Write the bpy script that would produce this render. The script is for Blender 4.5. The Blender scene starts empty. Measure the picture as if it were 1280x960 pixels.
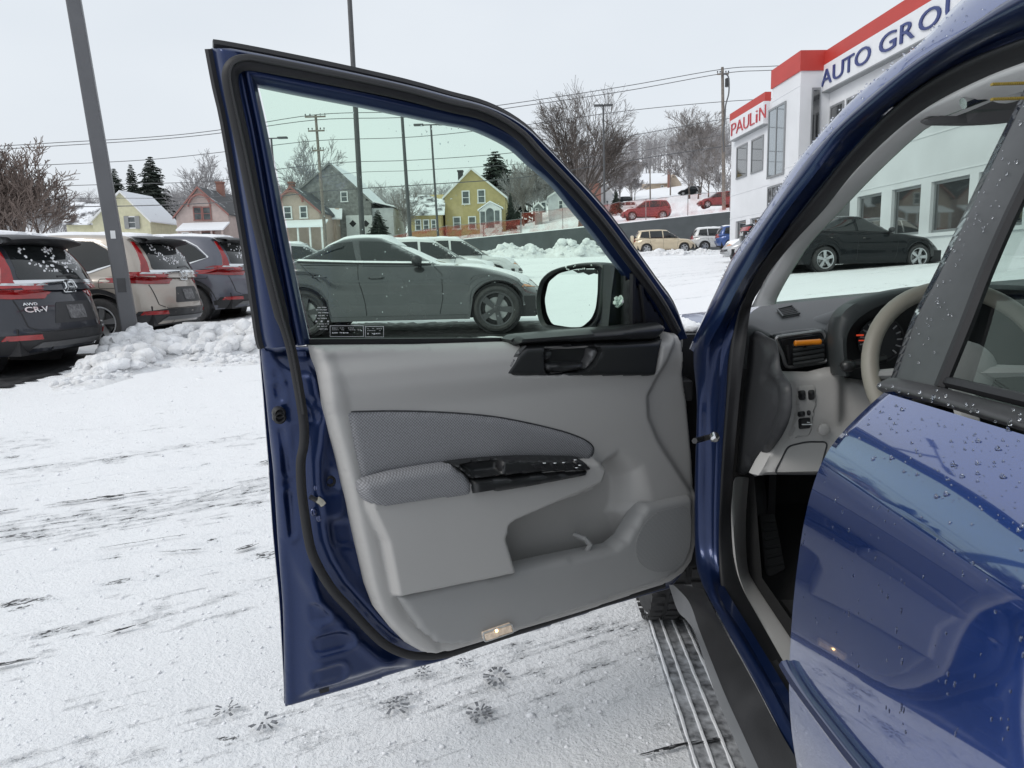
import bpy, bmesh, math, random
import numpy as np
from mathutils import Vector, Matrix, geometry, noise
from mathutils.bvhtree import BVHTree

SC = bpy.context.scene
COL = SC.collection
V = Vector

# ------------------------------------------------------------------ camera
CAM = V((0, 0, 1.18))
YAW, PITCH, ROLL = math.radians(2.0), math.radians(8.8), math.radians(1.5)
FPX = 900.0
cf = V((-math.sin(YAW) * math.cos(PITCH), math.cos(YAW) * math.cos(PITCH), -math.sin(PITCH)))
cr0 = V((math.cos(YAW), math.sin(YAW), 0))
cu0 = cr0.cross(cf)
cr = cr0 * math.cos(ROLL) - cu0 * math.sin(ROLL)
cu = cu0 * math.cos(ROLL) + cr0 * math.sin(ROLL)
cam_d = bpy.data.cameras.new('camera')
cam_o = bpy.data.objects.new('camera', cam_d)
COL.objects.link(cam_o)
cam_o.matrix_world = Matrix(((cr.x, cu.x, -cf.x, CAM.x), (cr.y, cu.y, -cf.y, CAM.y), (cr.z, cu.z, -cf.z, CAM.z), (0, 0, 0, 1)))
cam_d.sensor_width = 36
cam_d.lens = 36 * FPX / 1280
cam_d.clip_start = 0.02
cam_d.clip_end = 3000
SC.camera = cam_o

# ------------------------------------------------------------------ sky, sun, exposure
SUN_EL, SUN_ROT = math.radians(40), math.radians(238)
w = bpy.data.worlds.new("World")
SC.world = w
w.use_nodes = True
nt = w.node_tree
nt.nodes.clear()
def wn(t): return nt.nodes.new(t)
sky = wn('ShaderNodeTexSky'); sky.sky_type = 'NISHITA'; sky.sun_disc = False
sky.sun_elevation = SUN_EL; sky.sun_rotation = SUN_ROT
sky.dust_density = 4; sky.air_density = 1.5
b1 = wn('ShaderNodeBackground'); b1.inputs[1].default_value = 0.06
nt.links.new(sky.outputs[0], b1.inputs[0])
tc = wn('ShaderNodeTexCoord')
mp = wn('ShaderNodeMapping'); mp.inputs['Scale'].default_value = (1.2, 1.2, 3.0)
nt.links.new(tc.outputs['Generated'], mp.inputs[0])
nz = wn('ShaderNodeTexNoise'); nz.inputs['Scale'].default_value = 1.6; nz.inputs['Detail'].default_value = 4
nt.links.new(mp.outputs[0], nz.inputs['Vector'])
rp = wn('ShaderNodeValToRGB')
rp.color_ramp.elements[0].position = 0.3; rp.color_ramp.elements[0].color = (0.715, 0.765, 0.825, 1)
rp.color_ramp.elements[1].position = 0.75; rp.color_ramp.elements[1].color = (0.79, 0.835, 0.885, 1)
nt.links.new(nz.outputs[0], rp.inputs[0])
b2 = wn('ShaderNodeBackground'); b2.inputs[1].default_value = 0.93
nt.links.new(rp.outputs[0], b2.inputs[0])
ms = wn('ShaderNodeMixShader'); ms.inputs[0].default_value = 0.88
nt.links.new(b1.outputs[0], ms.inputs[1]); nt.links.new(b2.outputs[0], ms.inputs[2])
wo = wn('ShaderNodeOutputWorld'); nt.links.new(ms.outputs[0], wo.inputs[0])

sun_d = bpy.data.lights.new('sun', 'SUN'); sun_d.energy = 0.95; sun_d.angle = math.radians(25)
sun_d.color = (1.0, 0.97, 0.93)
sun_o = bpy.data.objects.new('sun', sun_d); COL.objects.link(sun_o)
sd = V((math.sin(SUN_ROT) * math.cos(SUN_EL), math.cos(SUN_ROT) * math.cos(SUN_EL), math.sin(SUN_EL)))
sun_o.rotation_euler = sd.to_track_quat('Z', 'Y').to_euler()

SC.view_settings.view_transform = 'Standard'
SC.view_settings.look = 'None'
SC.view_settings.exposure = 0.3
SC.view_settings.gamma = 1.0
SC.cycles.use_denoising = True
SC.cycles.max_bounces = 10
SC.cycles.transparent_max_bounces = 16
SC.cycles.caustics_reflective = False
SC.cycles.caustics_refractive = False
SC.cycles.sample_clamp_indirect = 6

# ------------------------------------------------------------------ picking points off the plan
def ray(px, py): return cf + cr * ((px - 640) / FPX) - cu * ((py - 480) / FPX)
def onplane(px, py, p0, n):
    d = ray(px, py)
    return CAM + d * ((V(p0) - CAM).dot(n) / d.dot(n))
def atY(px, py, Y): return onplane(px, py, V((0, Y, 0)), V((0, 1, 0)))
def crop(x0, y0, s): return lambda x, y: (x0 + x / s, y0 + y / s)

# ------------------------------------------------------------------ object helpers
def tag(o, label=None, cat=None, group=None, kind=None):
    if label: o['label'] = label
    if cat: o['category'] = cat
    if group: o['group'] = group
    if kind: o['kind'] = kind
    return o
def thing(name, label, cat, loc=(0, 0, 0), rz=0.0, group=None):
    o = bpy.data.objects.new(name, None)
    COL.objects.link(o)
    o.empty_display_size = 0.1
    o.location = loc; o.rotation_euler = (0, 0, rz)
    return tag(o, label, cat, group)
def matof(o):
    m = Matrix.LocRotScale(o.location, o.rotation_euler, o.scale)
    return m if o.parent is None else matof(o.parent) @ o.matrix_parent_inverse @ m
def link(name, me, parent=None, world=False):
    o = bpy.data.objects.new(name, me)
    COL.objects.link(o)
    if parent is not None:
        o.parent = parent
        if world: o.matrix_parent_inverse = matof(parent).inverted()
    return o
def copy_tree(o, parent=None):
    c = o.copy(); COL.objects.link(c)
    if parent is not None:
        c.parent = parent
    for ch in KIDS(o): copy_tree(ch, c)
    return c
def KIDS(o): return [x for x in bpy.data.objects if x.parent == o]

class MB:
    """collects vertices and faces of one mesh"""
    def __init__(s): s.v = []; s.f = []; s.m = []; s.uv = None
    def add(s, vs, fs, mi=0):
        b = len(s.v)
        s.v.extend([tuple(p) for p in vs]); s.f.extend([tuple(i + b for i in f) for f in fs]); s.m.extend([mi] * len(fs))
    def box(s, c, size, rz=0.0, M=None, mi=0):
        hx, hy, hz = size[0] / 2, size[1] / 2, size[2] / 2
        vs = [V((x, y, z)) for x in (-hx, hx) for y in (-hy, hy) for z in (-hz, hz)]
        R = Matrix.Rotation(rz, 3, 'Z') if M is None else M
        vs = [R @ p + V(c) for p in vs]
        s.add(vs, [(0, 1, 3, 2), (4, 6, 7, 5), (0, 4, 5, 1), (2, 3, 7, 6), (0, 2, 6, 4), (1, 5, 7, 3)], mi)
    def hexa(s, b4, t4, mi=0):
        s.add(list(b4) + list(t4), [(3, 2, 1, 0), (4, 5, 6, 7), (0, 1, 5, 4), (1, 2, 6, 5), (2, 3, 7, 6), (3, 0, 4, 7)], mi)
    def grid(s, rows, close=False, mi=0, flip=False):
        n = len(rows[0]); vs = [p for r in rows for p in r]; fs = []
        for i in range(len(rows) - 1):
            for j in range(n if close else n - 1):
                k = (j + 1) % n
                q = (i * n + j, i * n + k, (i + 1) * n + k, (i + 1) * n + j)
                fs.append(q[::-1] if flip else q)
        s.add(vs, fs, mi)
    def tube(s, path, r, seg=8, cap=True, flat=1.0, up=None, mi=0, closed=False):
        path = [V(p) for p in path]; n = len(path)
        rr = r if isinstance(r, (list, tuple)) else [r] * n
        rows = []
        t0 = (path[1] - path[0]).normalized()
        ref = V(up) if up else (V((0, 0, 1)) if abs(t0.z) < 0.9 else V((1, 0, 0)))
        for i, p in enumerate(path):
            if closed: t = (path[(i + 1) % n] - path[i - 1]).normalized()
            else: t = (path[min(i + 1, n - 1)] - path[max(i - 1, 0)]).normalized()
            a = t.cross(ref)
            if a.length < 1e-6: a = t.orthogonal()
            a.normalize(); b = a.cross(t)
            if not up: ref = b
            rows.append([p + a * (rr[i] * math.cos(2 * math.pi * k / seg)) + b * (rr[i] * flat * math.sin(2 * math.pi * k / seg)) for k in range(seg)])
        if closed: rows.append(rows[0])
        b0 = len(s.v)
        s.grid(rows, close=True, mi=mi)
        if cap and not closed:
            s.f.append(tuple(range(b0, b0 + seg))[::-1]); s.m.append(mi)
            e = b0 + (n - 1) * seg
            s.f.append(tuple(range(e, e + seg))); s.m.append(mi)
    def lathe(s, prof, seg=24, M=None, mi=0, close=True):
        """profile of (r, h) spun round +Z, then placed by matrix M"""
        rows = []
        for r, h in prof:
            row = [V((r * math.cos(2 * math.pi * k / seg), r * math.sin(2 * math.pi * k / seg), h)) for k in range(seg)]
            rows.append([(M @ p) if M else p for p in row])
        b0 = len(s.v)
        s.grid(rows, close=True, mi=mi)
        if close:
            s.f.append(tuple(range(b0, b0 + seg))[::-1]); s.m.append(mi)
            e = b0 + (len(prof) - 1) * seg
            s.f.append(tuple(range(e, e + seg))); s.m.append(mi)
    def ico(s, c, r, rnd=None, amp=0.0, sub=1, sq=(1, 1, 1), mi=0):
        bm = bmesh.new(); bmesh.ops.create_icosphere(bm, subdivisions=sub, radius=1)
        vs = []
        for v in bm.verts:
            k = 1 + (rnd.uniform(-amp, amp) if rnd else 0)
            vs.append(V((v.co.x * r * sq[0] * k, v.co.y * r * sq[1] * k, v.co.z * r * sq[2] * k)) + V(c))
        s.add(vs, [tuple(v.index for v in f.verts) for f in bm.faces], mi)
        bm.free()
    def prism(s, poly, d, mi=0):
        """polygon of 3D points pushed along d"""
        n = len(poly); a = [V(p) for p in poly]; b = [p + V(d) for p in a]
        s.add(a + b, [tuple(range(n))[::-1], tuple(range(n, 2 * n))] + [(i, (i + 1) % n, n + (i + 1) % n, n + i) for i in range(n)], mi)
    def mesh(s, name, mats, angle=40, smooth=True, recalc=False, bevel=0):
        me = bpy.data.meshes.new(name)
        me.from_pydata(s.v, [], s.f)
        for m in (mats if isinstance(mats, (list, tuple)) else [mats]): me.materials.append(m)
        if any(s.m): me.polygons.foreach_set('material_index', s.m)
        if recalc or bevel:
            bm = bmesh.new(); bm.from_mesh(me)
            if bevel:
                bmesh.ops.remove_doubles(bm, verts=bm.verts, dist=1e-5)
                es = [e for e in bm.edges if len(e.link_faces) == 2 and e.calc_face_angle(0) > math.radians(35)]
                try: bmesh.ops.bevel(bm, geom=es, offset=bevel, segments=2, affect='EDGES', profile=0.5, clamp_overlap=True)
                except Exception: pass
            bmesh.ops.recalc_face_normals(bm, faces=bm.faces)
            bm.to_mesh(me); bm.free()
        if s.uv is not None and not (recalc and False):
            uvl = me.uv_layers.new(name='UVMap')
            vi = np.empty(len(me.loops), dtype=np.int32); me.loops.foreach_get('vertex_index', vi)
            arr = np.array(s.uv, dtype=np.float32)
            if len(arr) == len(me.vertices): uvl.data.foreach_set('uv', arr[vi].ravel())
        if smooth:
            me.shade_smooth()
            try: me.set_sharp_from_angle(angle=math.radians(angle))
            except Exception: pass
        me.update()
        return me
    def build(s, name, mats, parent=None, world=False, **k):
        return link(name, s.mesh(name, mats, **k), parent, world)

# ------------------------------------------------------------------ 2D outlines
def cr_curve(pts, n=6, closed=False):
    P = [V(p) for p in pts]; N = len(P); out = []
    for i in range(N if closed else N - 1):
        p1, p2 = P[i], P[(i + 1) % N]
        p0 = P[i - 1] if (closed or i > 0) else p1 * 2 - p2
        p3 = P[(i + 2) % N] if (closed or i + 2 < N) else p2 * 2 - p1
        for k in range(n):
            t = k / n
            out.append(0.5 * ((2 * p1) + (p2 - p0) * t + (2 * p0 - 5 * p1 + 4 * p2 - p3) * t * t + (3 * p1 - p0 - 3 * p2 + p3) * t ** 3))
    if not closed: out.append(P[-1])
    return [tuple(p) for p in out]
def round_poly(pts, r, n=4):
    """rounds the corners of a 2D polygon"""
    P = [V(p) for p in pts]; out = []; N = len(P)
    for i in range(N):
        a, b, c = P[i - 1], P[i], P[(i + 1) % N]
        la, lc = (a - b).length, (c - b).length
        q = min(r, la * 0.45, lc * 0.45)
        s, e = b + (a - b).normalized() * q, b + (c - b).normalized() * q
        for k in range(n + 1):
            t = k / n
            out.append(tuple(s * (1 - t) ** 2 + b * 2 * t * (1 - t) + e * t * t))
    return out
def resample(poly, step):
    out = []; N = len(poly)
    for i in range(N):
        a, b = np.array(poly[i]), np.array(poly[(i + 1) % N])
        d = np.linalg.norm(b - a)
        if d < 1e-7: continue
        k = max(1, int(round(d / step)))
        for j in range(k): out.append(tuple(a + (b - a) * j / k))
    return out
def inside(poly, pts):
    P = np.array(poly); x, y = pts[:, 0], pts[:, 1]; r = np.zeros(len(pts), bool)
    x0, y0 = P[-1]
    for x1, y1 in P:
        c = ((y1 > y) != (y0 > y))
        with np.errstate(divide='ignore', invalid='ignore'):
            r ^= c & (x < (x0 - x1) * (y - y1) / (y0 - y1 + 1e-300) + x1)
        x0, y0 = x1, y1
    return r
def pdist(line, pts, closed=True):
    P = np.array(line); d = np.full(len(pts), 1e9)
    for i in range(len(P) if closed else len(P) - 1):
        a, b = P[i], P[(i + 1) % len(P)]
        ab = b - a; L = max(ab @ ab, 1e-12)
        t = np.clip(((pts - a) @ ab) / L, 0, 1)
        d = np.minimum(d, np.hypot(*(pts - a - t[:, None] * ab).T))
    return d
def sdf(poly, pts): return np.where(inside(poly, pts), 1, -1) * pdist(poly, pts)
def sm(x): x = np.clip(x, 0, 1); return x * x * (3 - 2 * x)
def quarter(x): x = np.clip(x, 0, 1); return np.sqrt(1 - (1 - x) ** 2)

def relief_geo(poly, mapf, hf=None, step=0.02, rim=0.01, holes=(), extra=None, soft=0):
    poly = resample(poly, step)
    bnd = list(poly); edges = [(i, (i + 1) % len(poly)) for i in range(len(poly))]
    hl = []
    for h in holes:
        h = resample(h, step); b = len(bnd); bnd += h; hl.append((b, len(h)))
        edges += [(b + i, b + (i + 1) % len(h)) for i in range(len(h))]
    B = np.array(bnd)
    x0, y0 = B.min(0); x1, y1 = B.max(0)
    gx = np.arange(x0, x1, step); gy = np.arange(y0, y1, step * 0.866)
    G = np.array([(x + (0.5 * step if j % 2 else 0), y) for j, y in enumerate(gy) for x in gx]) if len(gx) and len(gy) else np.zeros((0, 2))
    if len(G):
        ok = inside(poly, G) & (pdist(poly, G) > 0.5 * step)
        for h in holes: ok &= ~inside(h, G) & (pdist(h, G) > 0.5 * step)
        G = G[ok]
    A = np.vstack([B, G]) if len(G) else B
    if extra is not None and len(extra):
        A = np.vstack([A, extra])
    vs, _, fs, ov, _, _ = geometry.delaunay_2d_cdt([V((float(a), float(b))) for a, b in A], edges, [], 0, 1e-7)
    PT = np.array([(v.x, v.y) for v in vs])
    F = np.array([f for f in fs if len(f) == 3])
    C = PT[F].mean(1)
    ok = inside(poly, C)
    for h in holes: ok &= ~inside(h, C)
    F = F[ok]
    d = pdist(poly, PT)
    for h in holes: d = np.minimum(d, pdist(h, PT))
    H = hf(PT, d) if hf else np.zeros(len(PT))
    if soft:
        E = np.unique(np.sort(np.vstack([F[:, [0, 1]], F[:, [1, 2]], F[:, [2, 0]]]), 1), axis=0)
        deg = np.bincount(E.ravel(), minlength=len(PT)).clip(1); keep = d > 1e-6
        for _ in range(soft):
            S = np.bincount(E[:, 0], H[E[:, 1]], len(PT)) + np.bincount(E[:, 1], H[E[:, 0]], len(PT))
            H = np.where(keep, 0.4 * H + 0.6 * S / deg, H)
    top = [mapf(float(p[0]), float(p[1]), float(h)) for p, h in zip(PT, H)]
    # boundary edges of the kept triangles -> skirt
    cnt = {}
    for f in F:
        for a, b in ((f[0], f[1]), (f[1], f[2]), (f[2], f[0])):
            if (b, a) in cnt: del cnt[(b, a)]
            else: cnt[(a, b)] = 1
    vsx = list(top); uv = [tuple(p) for p in PT]; fsx = [tuple(int(i) for i in f) for f in F]
    if rim:
        n = len(PT)
        for p, h in zip(PT, H):
            vsx.append(mapf(float(p[0]), float(p[1]), float(h) - rim)); uv.append(tuple(p))
        fsx += [(int(f[2]) + n, int(f[1]) + n, int(f[0]) + n) for f in F] if len(F) < 4000 else []
        fsx += [(int(b), int(a), int(a) + n, int(b) + n) for a, b in cnt]
    # drop unused
    used = sorted({i for f in fsx for i in f}); mpv = {u: k for k, u in enumerate(used)}
    return [vsx[u] for u in used], [tuple(mpv[i] for i in f) for f in fsx], [uv[u] for u in used]
def relief(name, poly, mapf, mat, parent, hf=None, step=0.02, rim=0.01, holes=(), angle=40, world=True, recalc=True, extra=None, soft=0):
    vs, fs, uv = relief_geo(poly, mapf, hf, step, rim, holes, extra, soft)
    m = MB(); m.add(vs, fs); m.uv = uv
    return m.build(name, mat, parent, world, angle=angle, recalc=recalc)
def bev(h, r):
    return lambda P, d: h * quarter(d / r)

# ------------------------------------------------------------------ materials
def newmat(name):
    m = bpy.data.materials.new(name); m.use_nodes = True
    n = m.node_tree.nodes; n.clear()
    return m, n, m.node_tree.links
def pbr(name, col, rough=0.5, metal=0.0, coat=0.0, var=0.08, vscale=6.0, bump=None, spec=None, emit=None, estr=0.0, col2=None, rvar=0.0, coords='Object', trans=0.0, ior=None, coatior=1.5):
    m, n, L = newmat(name)
    out = n.new('ShaderNodeOutputMaterial'); p = n.new('ShaderNodeBsdfPrincipled')
    L.new(p.outputs[0], out.inputs[0])
    t = n.new('ShaderNodeTexCoord')
    nz = n.new('ShaderNodeTexNoise'); nz.inputs['Scale'].default_value = vscale; nz.inputs['Detail'].default_value = 5
    L.new(t.outputs[coords], nz.inputs['Vector'])
    mx = n.new('ShaderNodeMix'); mx.data_type = 'RGBA'
    c2 = col2 or tuple(max(0, c * (1 + var)) for c in col)
    c1 = tuple(c * (1 - var) for c in col) if col2 is None else col
    mx.inputs[6].default_value = (*c1, 1); mx.inputs[7].default_value = (*c2, 1)
    mr = n.new('ShaderNodeMapRange'); mr.inputs[1].default_value = 0.3; mr.inputs[2].default_value = 0.7
    L.new(nz.outputs[0], mr.inputs[0]); L.new(mr.outputs[0], mx.inputs[0]); L.new(mx.outputs[2], p.inputs['Base Color'])
    p.inputs['Roughness'].default_value = rough; p.inputs['Metallic'].default_value = metal
    if rvar:
        r2 = n.new('ShaderNodeMapRange'); r2.inputs[3].default_value = max(0.02, rough - rvar); r2.inputs[4].default_value = min(1, rough + rvar)
        L.new(mr.outputs[0], r2.inputs[0]); L.new(r2.outputs[0], p.inputs['Roughness'])
    p.inputs['Coat IOR'].default_value = coatior
    p.inputs['Coat Weight'].default_value = coat; p.inputs['Coat Roughness'].default_value = 0.03
    if spec is not None: p.inputs['Specular IOR Level'].default_value = spec
    if trans: p.inputs['Transmission Weight'].default_value = trans
    if ior: p.inputs['IOR'].default_value = ior
    if emit: p.inputs['Emission Color'].default_value = (*emit, 1); p.inputs['Emission Strength'].default_value = estr
    if bump:
        nb = n.new('ShaderNodeTexNoise'); nb.inputs['Scale'].default_value = bump[0]; nb.inputs['Detail'].default_value = 6
        L.new(t.outputs[coords], nb.inputs['Vector'])
        bp = n.new('ShaderNodeBump'); bp.inputs['Strength'].default_value = bump[1]; bp.inputs['Distance'].default_value = bump[2]
        L.new(nb.outputs[0], bp.inputs['Height']); L.new(bp.outputs[0], p.inputs['Normal'])
    m['p'] = 1
    return m
def glassmat(name, tint, ior=1.45, dirt=0.0, spk=0.0):
    """thin window pane: tinted see-through with a mirror coat, some dried specks"""
    m, n, L = newmat(name)
    out = n.new('ShaderNodeOutputMaterial')
    tr = n.new('ShaderNodeBsdfTransparent'); tr.inputs[0].default_value = (*tint, 1)
    gl = n.new('ShaderNodeBsdfGlossy'); gl.inputs['Roughness'].default_value = 0.01
    fr = n.new('ShaderNodeFresnel'); fr.inputs[0].default_value = ior
    ge = n.new('ShaderNodeNewGeometry')
    inv = n.new('ShaderNodeMath'); inv.operation = 'SUBTRACT'; inv.inputs[0].default_value = 1
    L.new(ge.outputs['Backfacing'], inv.inputs[1])
    mu = n.new('ShaderNodeMath'); mu.operation = 'MULTIPLY'
    L.new(fr.outputs[0], mu.inputs[0]); L.new(inv.outputs[0], mu.inputs[1])
    mx = n.new('ShaderNodeMixShader')
    L.new(mu.outputs[0], mx.inputs[0]); L.new(tr.outputs[0], mx.inputs[1]); L.new(gl.outputs[0], mx.inputs[2])
    last = mx
    if dirt:
        t = n.new('ShaderNodeTexCoord')
        nz = n.new('ShaderNodeTexNoise'); nz.inputs['Scale'].default_value = 9; nz.inputs['Detail'].default_value = 8
        L.new(t.outputs['Object'], nz.inputs['Vector'])
        mr = n.new('ShaderNodeMapRange'); mr.inputs[1].default_value = 0.45; mr.inputs[2].default_value = 0.8; mr.inputs[4].default_value = dirt
        L.new(nz.outputs[0], mr.inputs[0])
        vo = n.new('ShaderNodeTexVoronoi'); vo.inputs['Scale'].default_value = 130
        L.new(t.outputs['Object'], vo.inputs['Vector'])
        m2 = n.new('ShaderNodeMapRange'); m2.inputs[1].default_value = 0.16; m2.inputs[2].default_value = 0.06; m2.inputs[4].default_value = 1.0
        L.new(vo.outputs['Distance'], m2.inputs[0])
        n2 = n.new('ShaderNodeTexNoise'); n2.inputs['Scale'].default_value = 23
        L.new(t.outputs['Object'], n2.inputs['Vector'])
        m3 = n.new('ShaderNodeMapRange'); m3.inputs[1].default_value = 0.52; m3.inputs[2].default_value = 0.72; m3.inputs[4].default_value = spk
        L.new(n2.outputs[0], m3.inputs[0])
        mm = n.new('ShaderNodeMath'); mm.operation = 'MULTIPLY'; L.new(m2.outputs[0], mm.inputs[0]); L.new(m3.outputs[0], mm.inputs[1])
        ad = n.new('ShaderNodeMath'); ad.operation = 'ADD'; ad.use_clamp = True; L.new(mr.outputs[0], ad.inputs[0]); L.new(mm.outputs[0], ad.inputs[1])
        df = n.new('ShaderNodeBsdfDiffuse'); df.inputs[0].default_value = (0.75, 0.78, 0.78, 1)
        m4 = n.new('ShaderNodeMixShader'); L.new(ad.outputs[0], m4.inputs[0]); L.new(last.outputs[0], m4.inputs[1]); L.new(df.outputs[0], m4.inputs[2])
        last = m4
    L.new(last.outputs[0], out.inputs[0])
    return m

M = {}
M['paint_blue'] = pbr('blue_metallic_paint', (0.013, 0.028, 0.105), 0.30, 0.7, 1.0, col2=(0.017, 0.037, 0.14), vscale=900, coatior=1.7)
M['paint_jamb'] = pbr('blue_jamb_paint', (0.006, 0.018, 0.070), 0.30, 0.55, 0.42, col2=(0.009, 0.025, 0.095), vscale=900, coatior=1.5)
M['rubber'] = pbr('black_rubber', (0.012, 0.012, 0.014), 0.55, bump=(300, 0.15, 0.0005))
M['blackplastic'] = pbr('black_plastic', (0.018, 0.018, 0.02), 0.42, bump=(700, 0.25, 0.0004))
M['clad'] = pbr('textured_black_cladding', (0.022, 0.022, 0.024), 0.5, bump=(260, 0.4, 0.0006), var=0.3, vscale=8, rvar=0.15)
M['trim'] = pbr('grey_trim_plastic', (0.415, 0.408, 0.398), 0.55, bump=(520, 0.35, 0.0006), var=0.025, vscale=3)
M['trim2'] = pbr('lower_grey_trim_plastic', (0.312, 0.313, 0.312), 0.55, bump=(520, 0.35, 0.0006), var=0.025, vscale=3)
M['charcoal'] = pbr('charcoal_trim_plastic', (0.021, 0.022, 0.023), 0.36, bump=(600, 0.25, 0.0004))
M['dash'] = pbr('dark_dash_plastic', (0.036, 0.041, 0.043), 0.5, bump=(400, 0.4, 0.0006))
M['cap'] = pbr('dark_panel_plastic', (0.03, 0.031, 0.034), 0.5, bump=(400, 0.3, 0.0005))
M['chrome'] = pbr('bright_metal', (0.75, 0.76, 0.77), 0.15, 1.0, var=0.03)
M['satin'] = pbr('satin_silver', (0.16, 0.16, 0.163), 0.42, 0.5, var=0.03)
M['wheelrim'] = pbr('rubber_grey_beige', (0.235, 0.222, 0.188), 0.5, bump=(500, 0.4, 0.0006))
M['gunmetal'] = pbr('gunmetal_wheel', (0.075, 0.075, 0.078), 0.32, 0.7, var=0.1)
M['disc'] = pbr('brake_steel', (0.30, 0.30, 0.30), 0.4, 0.8, var=0.2)
M['darkmetal'] = pbr('dark_metal', (0.06, 0.06, 0.063), 0.35, 0.6, var=0.15)
M['alloy'] = pbr('alloy_metal', (0.5, 0.51, 0.52), 0.28, 0.9, var=0.08)
M['tyre'] = pbr('tyre_rubber', (0.030, 0.030, 0.031), 0.75, bump=(160, 0.5, 0.002), var=0.35, vscale=14)
M['carglass'] = pbr('dark_car_glass', (0.012, 0.015, 0.016), 0.05, 0.0, 0.0, spec=0.7, var=0.3, vscale=1.5)
M['red_lens'] = pbr('red_lens', (0.30, 0.008, 0.010), 0.12, 0.0, 1.0, var=0.25, vscale=8)
M['lens'] = pbr('clear_lens', (0.55, 0.57, 0.58), 0.1, 0.25, 1.0, var=0.3, vscale=14)
M['amber'] = pbr('amber_lens', (0.6, 0.2, 0.03), 0.15, coat=1.0)
M['plate'] = pbr('plate_metal', (0.45, 0.46, 0.46), 0.4, 0.1, var=0.25, vscale=40)
M['carpet'] = pbr('black_carpet', (0.012, 0.012, 0.013), 0.95, bump=(500, 0.8, 0.004))
M['seat'] = pbr('grey_seat_cloth', (0.21, 0.21, 0.21), 0.85, bump=(300, 0.5, 0.001))
M['headliner'] = pbr('grey_headliner', (0.66, 0.66, 0.655), 0.9, bump=(400, 0.3, 0.0008))
M['mirror'] = pbr('mirror_silver', (0.88, 0.9, 0.9), 0.02, 1.0, var=0.01)
M['water'] = pbr('water_drop', (0.9, 0.92, 0.95), 0.02, trans=1.0, ior=1.33, var=0.01)
M['yellow'] = pbr('yellow_label', (0.26, 0.19, 0.03), 0.6)
M['orange'] = pbr('orange_plastic', (0.75, 0.24, 0.01), 0.35, var=0.15, vscale=60)
M['white_ink'] = pbr('white_ink', (0.75, 0.77, 0.78), 0.6)
M['glass_door'] = glassmat('green_tint_glass', (0.825, 0.985, 0.865), dirt=0.012, spk=0.25)
M['glass_ws'] = glassmat('windscreen_glass', (0.84, 0.965, 0.89), dirt=0.008, spk=0.12)
M['glass_rear'] = glassmat('rear_window_glass', (0.74, 0.80, 0.78), ior=1.6, dirt=0.015, spk=0.1)

def fabric(name, base, scale):
    m, n, L = newmat(name)
    out = n.new('ShaderNodeOutputMaterial'); p = n.new('ShaderNodeBsdfPrincipled'); L.new(p.outputs[0], out.inputs[0])
    uv = n.new('ShaderNodeUVMap')
    mp = n.new('ShaderNodeMapping'); mp.inputs['Scale'].default_value = (scale, scale, 1); mp.inputs['Rotation'].default_value = (0, 0, math.radians(45))
    L.new(uv.outputs[0], mp.inputs[0])
    vo = n.new('ShaderNodeTexVoronoi'); vo.inputs['Scale'].default_value = 1; vo.inputs['Randomness'].default_value = 0.12
    L.new(mp.outputs[0], vo.inputs['Vector'])
    r = n.new('ShaderNodeValToRGB'); r.color_ramp.elements[0].position = 0.2; r.color_ramp.elements[1].position = 0.62
    r.color_ramp.elements[0].color = (*[min(1, c * 1.2) for c in base], 1); r.color_ramp.elements[1].color = (*[c * 0.55 for c in base], 1)
    L.new(vo.outputs['Distance'], r.inputs[0]); L.new(r.outputs[0], p.inputs['Base Color'])
    bp = n.new('ShaderNodeBump'); bp.inputs['Strength'].default_value = 0.6; bp.inputs['Distance'].default_value = 0.001; bp.invert = True
    L.new(vo.outputs['Distance'], bp.inputs['Height']); L.new(bp.outputs[0], p.inputs['Normal'])
    p.inputs['Roughness'].default_value = 0.8
    return m
M['fabric'] = fabric('woven_grey_cloth', (0.245, 0.247, 0.26), 215)

def paint(name, c, metal=0.3, rough=0.35, dirty=0.12):
    m = pbr(name, c, rough, metal, 0.9, coatior=1.5, col2=tuple(min(1, x * (1 + dirty) + 0.01) for x in c), vscale=2.2, rvar=0.08)
    return m
def snowmat(name, c=(0.88, 0.89, 0.91), bs=(9, 0.5, 0.05)):
    return pbr(name, c, 0.75, var=0.02, vscale=1.5, bump=bs, spec=0.25)
M['snow'] = snowmat('fresh_snow')
M['snow_pile'] = pbr('ploughed_snow', (0.86, 0.87, 0.89), 0.75, col2=(0.70, 0.70, 0.70), vscale=5, bump=(16, 0.8, 0.04), spec=0.25)
M['ventframe'] = pbr('silver_vent_frame', (0.36, 0.365, 0.37), 0.35, 0.6)
# ------------------------------------------------------------------ terrain
def sstep(a, b, x):
    t = min(1, max(0, (x - a) / (b - a))); return t * t * (3 - 2 * t)
def lot(x, y):
    z = 0.046 * math.log1p(math.exp(1.6 * (min(y, 400) - 4.2))) / 1.6 if y > -10 else 0
    if x > 1.5: z += 0.042 * min(x - 1.5, 14) * math.exp(-((y - 21) / 11) ** 2)
    return z
WALLY = 60.0
def wallh(x):
    if x > -6.5: return 1.2 + 0.07 * (x + 6.5) + 0.0004 * max(0, x) ** 2
    return 1.2 * sstep(-16, -6.5, x)
def upper(x, y):
    z = lot(x, WALLY) + wallh(x)
    r = sstep(-0.1, 0.15, x / max(y, 1))
    d = y - WALLY
    z += 0.075 * min(d, 30)
    if d > 30: z += (0.07 + 0.075 * r) * min(d - 30, 60)
    if d > 90: z += (0.12 + 0.05 * r) * min(d - 90, 190)
    return z
def gnd(x, y): return lot(x, y) if y <= WALLY else upper(x, y)
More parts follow.
